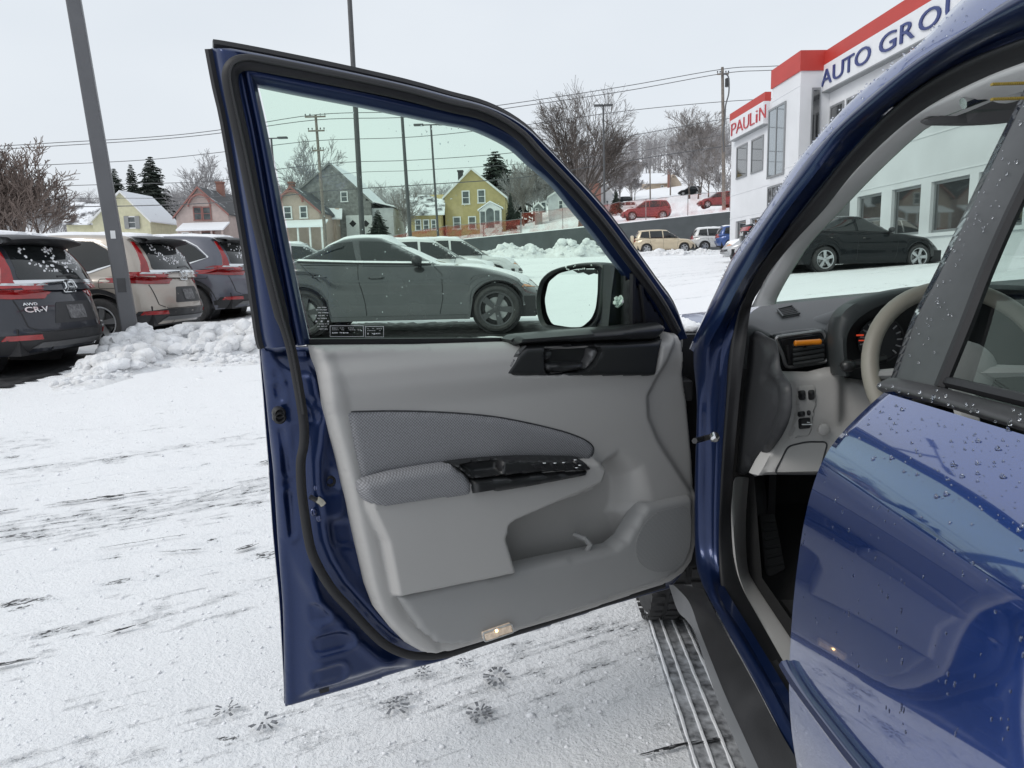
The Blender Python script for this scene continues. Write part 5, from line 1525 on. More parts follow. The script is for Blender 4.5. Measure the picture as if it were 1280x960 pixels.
SP_A = dict(L=4.64, W=1.86, r=.335, R=.385, xr_w=1.0, xf_w=3.82, sill=.20, rear_up=.10, pf=4.2, pr=4.6, flare=.02, crown=.035, rcrown=.05, rimr=.74,
    tail=[(0, .14), (.3, .02), (.7, .0), (1, .10)], nose=[(0, .16), (.3, .0), (.6, .03), (1, .30)], side=[(0, .955), (.12, .975), (.3, .985), (.48, .972), (.58, .980), (.66, 1.0), (.74, .994), (.9, .955), (1, .90)],
    shoulder=[(0, .98), (.3, 1.035), (.8, 1.05), (1.5, 1.02), (2.4, .98), (3.1, .965), (3.6, .92), (4.1, .80), (4.64, .62)],
    gtail=[(0, .35), (.5, .82), (1, 1.45)], gnose=[(0, 3.22), (.5, 2.78), (1, 2.2)], gside=[(0, .90), (.4, .85), (.8, .74), (.93, .69), (1, .63)], gpf=11, gpr=9,
    roof=[(.6, 1.12), (1.1, 1.30), (1.5, 1.385), (1.85, 1.41), (2.2, 1.385), (2.7, 1.28), (3.2, 1.1)],
    dlo=[[(.93, 1.105), (1.13, 1.25), (1.45, 1.335), (1.72, 1.355), (1.80, 1.06), (1.0, 1.075)], [(1.88, 1.055), (1.82, 1.36), (2.15, 1.345), (2.45, 1.26), (2.72, 1.14), (2.86, 1.02)]],
    zc=1.0, zr=1.35, gaps=[[(1.82, 1.04), (1.84, .8), (1.92, .45), (1.93, .28)], [(2.9, 1.0), (3.05, .85), (3.05, .5), (3.0, .28)], [(.98, 1.05), (1.12, .92), (1.28, .78)]],
    belt=[(.92, 1.085), (1.8, 1.04), (2.88, 1.0)], crease=[(1.2, .80), (2.0, .76), (3.3, .79), (3.3, .82), (2.0, .795)],
    head=[(-.42, .66), (-.10, .64), (.22, .60), (.10, .70), (-.2, .735)], taill=[(-.35, .82), (.35, .84), (.35, .95), (-.3, .96)], handles=[(1.28, .855), (2.1, .83)], mir=(2.72, 1.01),
    snow=[('roof_snow', round_poly([(1.2, -.52), (2.35, -.52), (2.35, .52), (1.2, .52)], .15), .03), ('bonnet_snow', round_poly([(3.25, -.74), (4.3, -.62), (4.3, .62), (3.25, .74)], .2), .03), ('windscreen_snow', [(2.4, -.52), (3.2, -.66), (3.2, .66), (2.4, .52)], .02), ('boot_snow', round_poly([(.12, -.6), (.5, -.6), (.5, .6), (.12, .6)], .1), .025)])
P_ALF = paint('charcoal_grey_paint', (0.060, 0.062, 0.066), .6, .24)
SP_A['beltsnow'] = 1
r = thing('grey_saloon', 'charcoal grey saloon with dark alloy wheels and snow on its roof behind the door glass', 'car')
saloon(r, P_ALF, M['gunmetal'], SP_A)
pf_ = atY(620, 386, 10.25); pr_ = atY(383, 392, 10.6)
place(r, (pf_.x + pr_.x) / 2 - .09, 11.35, 0.0, z=.33)
# ---- black five door saloon in front of the dealership
SP_H = dict(SP_A, beltsnow=0, L=4.9, W=1.86, r=.335, R=.385, xr_w=1.12, xf_w=3.87, rimr=.72,
    shoulder=[(0, 1.0), (.4, 1.05), (1.0, 1.04), (2.4, .98), (3.3, .97), (3.9, .90), (4.4, .82), (4.9, .66)],
    gtail=[(0, .25), (.5, .85), (1, 1.6)], gnose=[(0, 3.55), (.5, 3.02), (1, 2.35)], roof=[(.5, 1.13), (1.1, 1.33), (1.6, 1.43), (2.0, 1.465), (2.4, 1.435), (2.9, 1.33), (3.5, 1.1)],
    dlo=[[(.95, 1.11), (1.3, 1.29), (1.75, 1.375), (1.95, 1.385), (2.0, 1.07), (1.1, 1.085)], [(2.08, 1.065), (2.05, 1.39), (2.4, 1.38), (2.75, 1.28), (3.05, 1.14), (3.2, 1.02)]],
    gaps=[[(2.03, 1.05), (2.03, .5), (2.0, .28)], [(3.2, 1.0), (3.2, .5), (3.12, .28)], [(1.02, 1.05), (1.25, .9), (1.55, .6)]], belt=[(.92, 1.09), (2.0, 1.05), (3.22, 1.0)], crease=None,
    head=[(-.36, .70), (.25, .66), (.25, .78), (-.25, .78)], handles=[(1.35, .90), (2.3, .87)], mir=(3.02, 1.03), snow=[('bonnet_snow', round_poly([(3.6, -.3), (4.1, -.3), (4.1, .3), (3.6, .3)], .2), .004)])
P_BLK2 = pbr('black_car_paint', (0.004, 0.0055, 0.007), .22, 0, .35, spec=.12, col2=(0.006, 0.008, 0.010), vscale=2)
r = thing('black_saloon', 'black saloon with bright alloy wheels parked before the dealership windows', 'car')
saloon(r, P_BLK2, M['alloy'], SP_H, snow=False, spokes=5)
fw, rw = onground(1135, 331), onground(1012, 339)
pa, pb = atY(1012, 325, 20.0), atY(1135, 319, 20.9)
place(r, (pa.x + pb.x) / 2 - .04, 20.9, math.atan2(.55, pb.x - pa.x), z=pa.z - .33)
# a second dark car behind it
r2 = copy_tree(r); r2.name = 'black_saloon'
tag(r2, 'dark saloon mostly hidden behind the black saloon before the dealership', 'car'); place(r2, 9.3, 24.6, 0.05, z=1.50)

# ---- white estate cars behind the grey saloon, cream SUV at the wall and the rest: one SUV kind with other paint
SP_S = dict(SP_A, beltsnow=0, L=4.45, W=1.82, r=.345, R=.40, xr_w=.88, xf_w=3.50, sill=.27, pf=5, pr=7, rimr=.68,
    shoulder=[(0, 1.0), (.5, 1.04), (1.5, 1.02), (2.6, 1.0), (3.2, 1.0), (3.8, .95), (4.2, .86), (4.45, .74)],
    gtail=[(0, .06), (.5, .16), (1, .40)], gnose=[(0, 3.4), (.5, 2.95), (1, 2.4)], gpf=14, gpr=12, roof=[(.2, 1.58), (.6, 1.63), (1.3, 1.66), (1.9, 1.655), (2.4, 1.61), (3.4, 1.5)],
    dlo=[[(.42, 1.15), (.55, 1.53), (1.05, 1.575), (1.08, 1.10)], [(1.14, 1.10), (1.11, 1.575), (1.95, 1.58), (2.0, 1.08)], [(2.07, 1.08), (2.03, 1.57), (2.42, 1.54), (2.8, 1.34), (3.08, 1.08)]], zc=1.06, zr=1.54,
    gaps=[[(1.10, 1.08), (1.12, .8), (1.32, .45)], [(2.03, 1.06), (2.03, .38)], [(3.08, 1.05), (3.0, .4)]], belt=[(.4, 1.12), (1.1, 1.08), (3.1, 1.06)], crease=None,
    head=[(-.34, .74), (.25, .72), (.28, .86), (-.26, .86)], taill=[(-.3, .86), (.3, .86), (.3, 1.12), (-.2, 1.12)], handles=[(1.35, .92), (2.2, .90)], mir=(2.9, 1.08),
    snow=[('roof_snow', round_poly([(.45, -.52), (2.3, -.52), (2.3, .52), (.45, .52)], .15), .05), ('bonnet_snow', round_poly([(3.4, -.7), (4.2, -.6), (4.2, .6), (3.4, .7)], .2), .04)])
def suv_kind(label, paintm, x, y, rz, z=None, snow=True, name='parked_car', group=None, rim='alloy', scale=1.0):
    r = thing(name, label, 'car', group=group); saloon(r, paintm, M[rim], SP_S, snow=snow)
    place(r, x, y, rz, z); r.scale = (scale,) * 3
    return r
P_WHT = paint('white_car_paint', (0.62, 0.63, 0.63), .0, .35, .04); P_CRM = paint('cream_gold_paint', (0.56, 0.47, 0.33), .25); P_RED = paint('dark_red_paint', (0.20, 0.02, 0.025), .3); P_SIL = paint('silver_paint', (0.45, 0.46, 0.47), .5); P_BLU = paint('bright_blue_paint', (0.015, 0.06, 0.22), .3)
def recolour(src, paintm, label, x, y, rz, z=None, name='parked_car', scale=1.0):
    r = copy_tree(src); r.name = name; r['label'] = label
    old = [k for k in KIDS(src) if k.name.startswith('body')][0].data.materials[0]
    def sw(o):
        for ch in KIDS(o):
            if ch.type == 'MESH' and ch.data.materials and ch.data.materials[0] == old:
                ch.material_slots[0].link = 'OBJECT'; ch.material_slots[0].material = paintm
            sw(ch)
    sw(r); place(r, x, y, rz, z); r.scale = (scale,) * 3
    return r
cream = suv_kind('cream gold SUV with its spare wheel on the tail parked along the grey wall', P_CRM, 9.25, 52.5, 0.0, z=2.22, snow=False)
def spare():
    tm, rm, dm = wheel_mesh(.33, .2, 5, M['alloy'], .68)
    m = MB(); m.lathe([(.05, -.13), (.30, -.13), (.345, -.08), (.345, .06), (.30, .1)], 28, Matrix.Rotation(math.radians(-90), 4, 'Y')); o = m.build('spare_wheel_cover', P_CRM, cream, recalc=True); o.location = (-2.29, -.12, .98)
spare()
white1 = suv_kind('white snow topped estate car just behind the grey saloon bonnet', P_WHT, 0, 0, 0)
p = atY(628, 330, 21.6); place(white1, p.x - 2.25, 22.4, 0.0, z=lot(p.x, 21.6) - .22)
recolour(white1, P_WHT, 'second white snow topped car half hidden behind the first white estate', p.x - 1.7, 25.6, 0.0, z=lot(p.x, 25.6) - .25)
q = atY(383, 310, 23); recolour(white1, P_SIL, 'snow roofed car showing just over the tail of the grey saloon', q.x - .3, 23.5, 0.1, z=lot(q.x, 23) - .25)
q = atY(490, 300, 30); recolour(white1, P_RED, 'dark red car showing as a snowy roof over the grey saloon', q.x, 30.5, 0.05, z=lot(q.x, 30) - .42)
q = atY(172, 295, 27); recolour(white1, P_WHT, 'white car roof showing right of the lamp post over the beige SUV', q.x, 27.5, math.pi, z=lot(q.x, 27) + .0)
q = atY(214, 295, 30); recolour(white1, P_SIL, 'silver car roof showing between the beige and the grey SUV', q.x, 31, math.pi, z=lot(q.x, 30) + .0)
q = atY(907, 310, 53); recolour(white1, P_WHT, 'white snow topped SUV at the wall just left of the dealership corner', q.x - .1, 54, 0.0, z=2.35)
q = atY(921, 312, 50); recolour(white1, P_BLU, 'bright blue car whose tail shows beside the dealership corner', q.x + 1.05, 51.2, 0.0, z=2.3)
q = atY(948, 325, 31); recolour(white1, P_SIL, 'silver car with a snowy bonnet between the door pillar and the dealership', q.x + .8, 31.5, math.pi, z=lot(q.x, 31) - .05)
# street above the wall
q = atY(809, 284, 72); 
van = recolour(white1, P_RED, 'dark red van on the street behind the thin red fence', q.x, 73, math.pi + .0, z=upper(q.x, 73) - .1, name='red_van', scale=1.12)
q = atY(779, 268, 100); recolour(white1, P_WHT, 'white car on the street above the red van', q.x, 100, math.pi, z=upper(q.x, 100) - .05, scale=.85)
q = atY(776, 258, 112); recolour(white1, P_BLK2, 'dark car parked at the houses behind the white street car', q.x, 112, math.pi, z=upper(q.x, 112) + .1, scale=.8)
q = atY(862, 252, 120); recolour(white1, P_BLK2, 'dark snow covered car on the slope left of the utility pole', q.x, 120, math.pi * .96, z=upper(q.x, 120) - .15, scale=.85)
q = atY(897, 272, 80); recolour(white1, P_RED, 'dark red car on the street behind the foot of the utility pole', q.x, 80, math.pi, z=upper(q.x, 80) + .2)
# dark sheets under the nearest cars: bare asphalt, plus painted shade beneath the saloons
dark_patch([(-9.5, 7.15), (-5.5, 7.1), (-5.35, 7.8), (-5.6, 8.7), (-5.9, 9.4), (-10, 9.6)], 1, jag=.05)
dark_patch([(-4.2, 10.35), (-1.5, 10.15), (0.55, 10.25), (.7, 12), (-4.3, 12.4)], 2)
dark_patch([(-10, 10.4), (-5.9, 10.4), (-5.8, 12.2), (-10, 12.3)], 5, jag=.05)
dark_patch([(-10, 13.3), (-5.9, 13.3), (-5.5, 15.2), (-10, 15.2)], 6, jag=.05)
dark_patch([(6.6, 19.9), (11.2, 20.3), (11.2, 22.2), (6.6, 21.9)], 3, lift=.03)
# ------------------------------------------------------------------ the blue SUV with its open door
M['courtesy'] = pbr('lamp_lens', (0.55, 0.52, 0.48), 0.2, coat=.6, var=.3, vscale=90, emit=(1.0, 0.62, 0.28), estr=.14)
M['bulb'] = pbr('lit_bulb', (1, .8, .5), 0.4, emit=(1.0, 0.60, 0.22), estr=14)
M['latchm'] = pbr('cream_nylon', (0.50, 0.48, 0.40), .5, var=.2, vscale=60)
M['paint_wet'] = pbr('wet_blue_paint', (0.012, 0.046, 0.215), 0.30, 0.78, 1.0, col2=(0.016, 0.060, 0.28), vscale=900, coatior=2.2)
M['cladgrey'] = pbr('dusty_grey_cladding', (0.17, 0.175, 0.185), 0.6, var=0.12, bump=(200, .3, .0006))
M['footrest'] = pbr('dark_rubber_mat', (0.03, 0.03, 0.031), .7, bump=(200, .5, .002))
M['visor'] = pbr('grey_visor_cloth', (0.13, 0.128, 0.132), .85, bump=(500, .4, .0006))
M['dialmark'] = pbr('dial_marks', (0.35, 0.35, 0.36), .5)
M['warn'] = pbr('red_warning_lamp', (0.4, 0.02, 0.01), .4, emit=(1, .10, .04), estr=.35)
M['paint_wet2'] = pbr('rain_wet_blue_paint', (0.012, 0.046, 0.215), 0.26, 0.78, 1.0, col2=(0.016, 0.060, 0.28), vscale=900, coatior=2.2)
M['belt'] = pbr('weathered_black_rail', (0.035, 0.035, 0.036), .42, var=.15, vscale=40)
M['post'] = pbr('satin_black_film', (0.055, 0.058, 0.061), .4, var=.1, vscale=30, bump=(300, .1, .0004))
SUV = thing('blue_suv', 'wet dark blue SUV with its front door standing wide open, closest to the viewer', 'car', (1.2, 1.0, 0))
ZB, TUM = 1.02, 0.25
HINGE = V((0.400, 1.875, 0)); DU = V((-0.8675, -0.4974, 0)).normalized(); DN = V((0.4974, -0.8675, 0)).normalized()
def DW(u, z, w=0.0): return HINGE + DU * u + DN * (w + TUM * max(0, z - ZB)) + V((0, 0, z))
def D(px, py, w=0.0):
    p = onplane(px, py, HINGE + DN * w, DN)
    if p.z > ZB: p = onplane(px, py, HINGE + DN * w + V((0, 0, ZB)), DN - V((0, 0, TUM)))
    return ((p - HINGE).dot(DU), p.z)
def dmap(w): return lambda u, z, h: DW(u, z, w + h)
def DP(pts, w=0.0, c=None): return [D(*(c(*p) if c else p), w) for p in pts]
cA = crop(380, 380, 2.134); cD = crop(560, 120, 2.8235); cE = crop(620, 300, 4.571); cF = crop(820, 380, 3.692); cG = crop(780, 600, 2.666)
cH = crop(960, 100, 3.2); cI = crop(960, 450, 1.882); cJ = crop(860, 340, 2.2857); cK = crop(310, 400, 8); cL = crop(330, 520, 6); cM = crop(340, 680, 4.3636); cO = crop(560, 560, 6); cQ = crop(780, 400, 8); cN = crop(250, 50, 6.4)
def crp(c, pts): return [c(*p) for p in pts]

WO = -0.085      # outer edge of the door (photo outline)
SIL_L = [(262, 62), (271, 110), (281, 155), (300, 270), (313, 350), (323, 420), (327, 434), (334, 500), (343, 590), (349, 680), (355, 755), (356, 778), (357, 830), (358, 886)]
SIL_B = [(365, 884), (440, 862), (515, 838), (600, 811), (688, 784), (760, 760), (800, 748), (838, 738)]
SIL_R = [(851, 723), (865, 700), (872, 670), (872, 600), (869, 540), (862, 480), (855, 434)]
SIL_T = [(852, 420), (836, 379), (815, 350), (787, 311), (758, 272), (730, 240), (702, 212), (673, 181), (652, 160), (624, 142), (595, 130), (560, 121), (503, 105.5), (415, 86), (327, 68.5), (280, 60), (266, 58)]
low_out = DP(SIL_L[6:] + SIL_B + SIL_R, WO)
full_out = DP(SIL_L + SIL_B + SIL_R + SIL_T, WO)
belt = low_out
TOUT = crp(cA, [(18, 112)]) + [(392, 448), (396, 460), (404, 504), (413, 540), (422, 572), (435, 629), (446.5, 681), (458.5, 733)] + crp(cM, [(560, 350), (640, 450), (720, 530), (800, 575), (880, 588), (960, 578)])
TOUT += [(605, 799), (642, 788), (690, 774), (736, 759.5), (802, 737), (830, 728)] + crp(cA, [(1000, 715), (1025, 680), (1036, 630), (1040, 520), (1035, 400), (1022, 260), (988, 78), (962, 74), (945, 95), (600, 100), (565, 102), (300, 110)])
FD = None
def door():
    global FD
    tout = DP(TOUT, -.012)
    seal = [D(*p, -0.03) for p in crp(cK, [(355, 0), (440, 330), (570, 960)])]
    # ---- pressed inner panel
    stamps = [DP(crp(cM, [(200, 320), (235, 300), (305, 360), (300, 390), (245, 420), (215, 415)]), -.06),
              DP(crp(cM, [(215, 510), (240, 485), (380, 450), (425, 470), (435, 510), (400, 545), (250, 585), (225, 575)]), -.06),
              DP(crp(cM, [(215, 685), (245, 665), (360, 630), (390, 650), (388, 700), (360, 730), (240, 768), (215, 750)]), -.06),
              DP(crp(cK, [(270, 480), (330, 600), (330, 640), (285, 600)]), -.06), DP(crp(cK, [(270, 640), (340, 640), (370, 800), (340, 830), (300, 800)]), -.06),
              DP(crp(cL, [(125, 100), (165, 110), (205, 460), (160, 440), (140, 260)]), -.06), DP(crp(cL, [(175, 580), (215, 585), (240, 900), (205, 940), (190, 760)]), -.06)]
    stamps = [round_poly(s, .012) for s in stamps]
    band = DP(crp(cK, [(400, 0), (430, 0), (620, 960)]) + crp(cL, [(330, 330), (330, 620), (390, 960)]) + crp(cM, [(290, 120), (400, 270), (560, 450), (700, 560), (960, 590)]), -.05)
    latch = DP(crp(cL, [(440, 570), (590, 560), (600, 680), (560, 740), (450, 745)]), -.05)
    pad2 = round_poly(DP(crp(cL, [(455, 405), (520, 395), (560, 540), (455, 545)]), -.05), .01)
    pad3 = round_poly(DP(crp(cL, [(480, 780), (650, 770), (690, 960), (500, 960)]), -.05), .01)
    pad4 = round_poly(DP(crp(cK, [(560, 780), (690, 770), (740, 900), (700, 1040), (620, 1000)]), -.05), .01)
    seal_line = DP(crp(cK, [(355, 0), (440, 330), (550, 960)]) + crp(cL, [(320, 0), (300, 200), (277, 330), (278, 480), (292, 640), (342, 960)]) + crp(cM, [(205, 0), (250, 120), (330, 250), (430, 360), (530, 470), (620, 550), (720, 600), (820, 615), (960, 600)]), -.045)
    def hf(P, d):
        h = 0.012 * quarter(d / .010) + 0.045 * sm((d - .012) / .055)
        for s in stamps:
            q_ = sdf(s, P); h = h - 0.007 * sm((q_ + .003) / .008) + .0035 * np.exp(-((q_ + .006) / .004) ** 2)
        ds = pdist(seal_line, P, False)
        h = h - .012 * np.exp(-(ds / .018) ** 2) + .008 * np.exp(-((ds - .034) / .012) ** 2)
        for s in (pad2, pad3, pad4): h = h - .006 * sm((sdf(s, P) + .006) / .012)
        h = h + .006 * sm((sdf(round_poly(latch, .01), P) + .012) / .018)
        h = h - .064 * sm((sdf(tout, P) - .03) / .03)
        return h
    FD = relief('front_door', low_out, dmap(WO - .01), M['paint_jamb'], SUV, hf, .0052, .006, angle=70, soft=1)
    # ---- outer skin seen only from the other side
    ou = [(u + 0.0, z) for u, z in low_out]
    relief('outer_skin', ou, lambda u, z, h: DW(u, z, WO - .022 - h - .05 * math.sin(math.pi * min(1, max(0, (z - .3) / .75)))), M['paint_blue'], FD, None, .04, -.008)
    # ---- window frame: C shaped ring open at the belt
    IN_L = [(323, 106), (333, 150), (347, 220), (362, 300), (376, 365), (390, 430)]
    IN_T = [(371, 115), (415, 123.5), (459, 132), (503, 141.5), (560, 153.5), (592, 159.5), (620, 171), (645, 185.5), (666, 205), (694.6, 229.8), (719, 260), (744, 290), (765, 318), (783, 342), (803, 372), (822, 402), (834, 428)]
    outer = DP(SIL_L[:7], WO)[::-1]                      # up the rear edge
    top = DP(SIL_T, WO)[::-1]
    def rs(pts, w, n):
        C = [V(D(*p, w)) for p in cr_curve(pts, 4)]; d = [0]
        for p, q in zip(C[:-1], C[1:]): d.append(d[-1] + (q - p).length)
        out = []; k = 0
        for i in range(n):
            t = d[-1] * i / (n - 1)
            while k < len(d) - 2 and d[k + 1] < t: k += 1
            out.append(C[k].lerp(C[k + 1], (t - d[k]) / max(1e-9, d[k + 1] - d[k])))
        return out
    ou_ = rs(SIL_L[:7][::-1], WO, 36) + rs([(264, 60)] + SIL_T[::-1], WO, 70)
    in_ = rs(IN_L[::-1], -.04, 36) + rs([(323, 105)] + IN_T, -.04, 70)
    prof = [(0, -.100), (0, WO), (.03, -.076), (.10, -.060), (.16, -.046), (.24, -.040), (.50, -.040), (.53, -.032), (.57, -.031), (.60, -.041), (.645, -.042), (.67, -.033), (.70, -.030), (.78, -.029), (.83, -.031), (.86, -.038), (.96, -.044), (1.0, -.050), (1.0, -.066)]
    m = MB(); m.grid([[DW(*o_.lerp(i_, t), w_) for o_, i_ in zip(ou_, in_)] for t, w_ in prof])
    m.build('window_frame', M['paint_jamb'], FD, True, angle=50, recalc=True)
    # black outer edge trim of the frame
    m = MB(); m.tube([DW(*D(*p, WO), WO + .004) for p in cr_curve(SIL_L[:7], 3)], .0085, 6); m.tube([DW(*D(*p, WO), WO + .006) for p in cr_curve(SIL_T[::-1][:], 3)], .010, 6)
    m.build('edge_trim', M['rubber'], FD, True)
    # ---- black weatherstrip running all round
    path = [(846, 415), (829, 384), (813, 360), (787, 325), (758, 286), (730, 252), (702, 222), (673, 192.5), (652, 170), (624, 151), (595, 139), (560, 131), (503, 115.5), (415, 97), (327, 80), (306, 78), (294, 82), (288, 92), (289, 110), (297, 150), (308, 200), (320, 260), (336, 330), (352, 395)]
    path += crp(cK, [(440, 330), (550, 960)]) + crp(cL, [(300, 200), (277, 330), (278, 480), (292, 640), (342, 960)]) + crp(cM, [(250, 120), (330, 250), (430, 360), (530, 470), (620, 550), (720, 597), (820, 612), (960, 598)])
    path += [(600, 804), (690, 775), (770, 749), (830, 731)]
    P2 = cr_curve(path, 4)
    m = MB(); pts = [DW(*D(*p, -.022), -.022) for p in P2]
    rr = [.0132 if i < len(P2) * .55 else .0098 for i in range(len(P2))]
    m.tube(pts, rr, 10, flat=.75, up=tuple(DN))
    m.build('weatherstrip', M['rubber'], FD, True)
    # thin shiny lip on the strip
    m = MB(); m.tube([DW(*D(*p, -.01), -.0075) + V((0, 0, .004)) for p in P2[:int(len(P2) * .6)]], .0028, 5); m.build('strip_lip', M['blackplastic'], FD, True)
    # ---- glass
    GL = DP(IN_L[::-1] + IN_T[:-3] + [(806, 405), (806, 432)] , -.06)
    gl = DP([(392, 432)] + IN_L[::-1][1:] + [(323, 104)] + [(x, y - 2) for x, y in IN_T] + [(830, 432)], -.06)
    m = MB(); vs, fs, uv = relief_geo(gl, dmap(-.058), None, .06, 0.0); m.add(vs, fs)
    g = m.build('window_glass', M['glass_door'], FD, True, recalc=False)
    me = g.data
    if me.polygons[0].normal.dot(DN) < 0: me.flip_normals()
    # printed marks etched on the glass: rows of short ticks and two outlined stickers
    m = MB(); rnd = random.Random(2); cP = crop(380, 390, 10.667)
    def quad(x0, y0, x1, y1, w=-.0565): m.add([DW(*D(*cP(*p), w), w) for p in ((x0, y1), (x1, y1), (x1, y0), (x0, y0))], [(0, 1, 2, 3)])
    for k, (y, a, b) in enumerate(((10, 175, 315), (48, 150, 305), (85, 175, 300), (160, 180, 330), (192, 180, 305), (228, 205, 310), (-28, 160, 300), (-60, 150, 290))):
        x = a
        while x < b:
            l = rnd.uniform(5, 12)
            if rnd.random() < .8: quad(x, y - 6, x + l, y + rnd.uniform(1, 7))
            x += l + 3
    for cx in (165, 235, 320): quad(cx - 12, 115, cx + 12, 135)
    for x0, y0, x1, y1 in ((345, 180, 795, 330), (815, 190, 1065, 335)):
        for q in ((x0, y0, x1, y0 + 6), (x0, y1 - 6, x1, y1), (x0, y0 + 6, x0 + 6, y1 - 6), (x1 - 6, y0 + 6, x1, y1 - 6)): quad(*q)
        for yy, hh in ((y0 + 30, 8), (y0 + 55, 8), (y0 + 90, 22)):
            x = x0 + 30
            while x < x1 - 40:
                l = rnd.uniform(10, 24)
                if rnd.random() < .72: quad(x, yy, x + l, yy + hh * rnd.uniform(.5, 1))
                x += l + rnd.uniform(5, 10)
    m.build('glass_print', M['white_ink'], FD, True, smooth=False)
    # melt water beads on the pane
    m = MB()
    for k in range(170):
        px, py = rnd.uniform(395, 800), rnd.uniform(130, 425)
        if k < 40: px, py = rnd.gauss(575, 40), rnd.gauss(158, 12)
        q = D(px, py, -.058)
        if not inside(gl, np.array([q]))[0]: continue
        r = rnd.uniform(.0005, .0011) * (1.5 if k < 40 else 1)
        m.ico(DW(*q, -.058 - .0005), r, rnd, .2, 1, (1, 1, 1.4))
    o = m.build('water_beads', M['water'], FD, True, angle=180); o['kind'] = 'stuff'
    # ---- belt moulding under the glass
    relief('belt_moulding', DP([(386, 424.5), (640, 423), (650, 430), (388, 434)], -.03), dmap(-.045), M['rubber'], FD, bev(.012, .006), .015, .02)
    # ---- front corner post and sail panel
    relief('sail_panel', DP(crp(cE, [(768, 165), (830, 262), (880, 320), (985, 470), (985, 500), (768, 500)]), -.03), dmap(-.05), M['blackplastic'], FD, bev(.02, .012), .01, .02)
    m = MB(); m.tube([DW(*D(*cE(x, y), -.03), -.028) for x, y in ((778, 190), (776, 350), (774, 495))], .008, 6); m.tube([DW(*D(*cE(x, y), -.03), -.026) for x, y in ((820, 250), (838, 380), (850, 490))], .006, 6); m.build('post_ridge', M['blackplastic'], FD, True)
door()

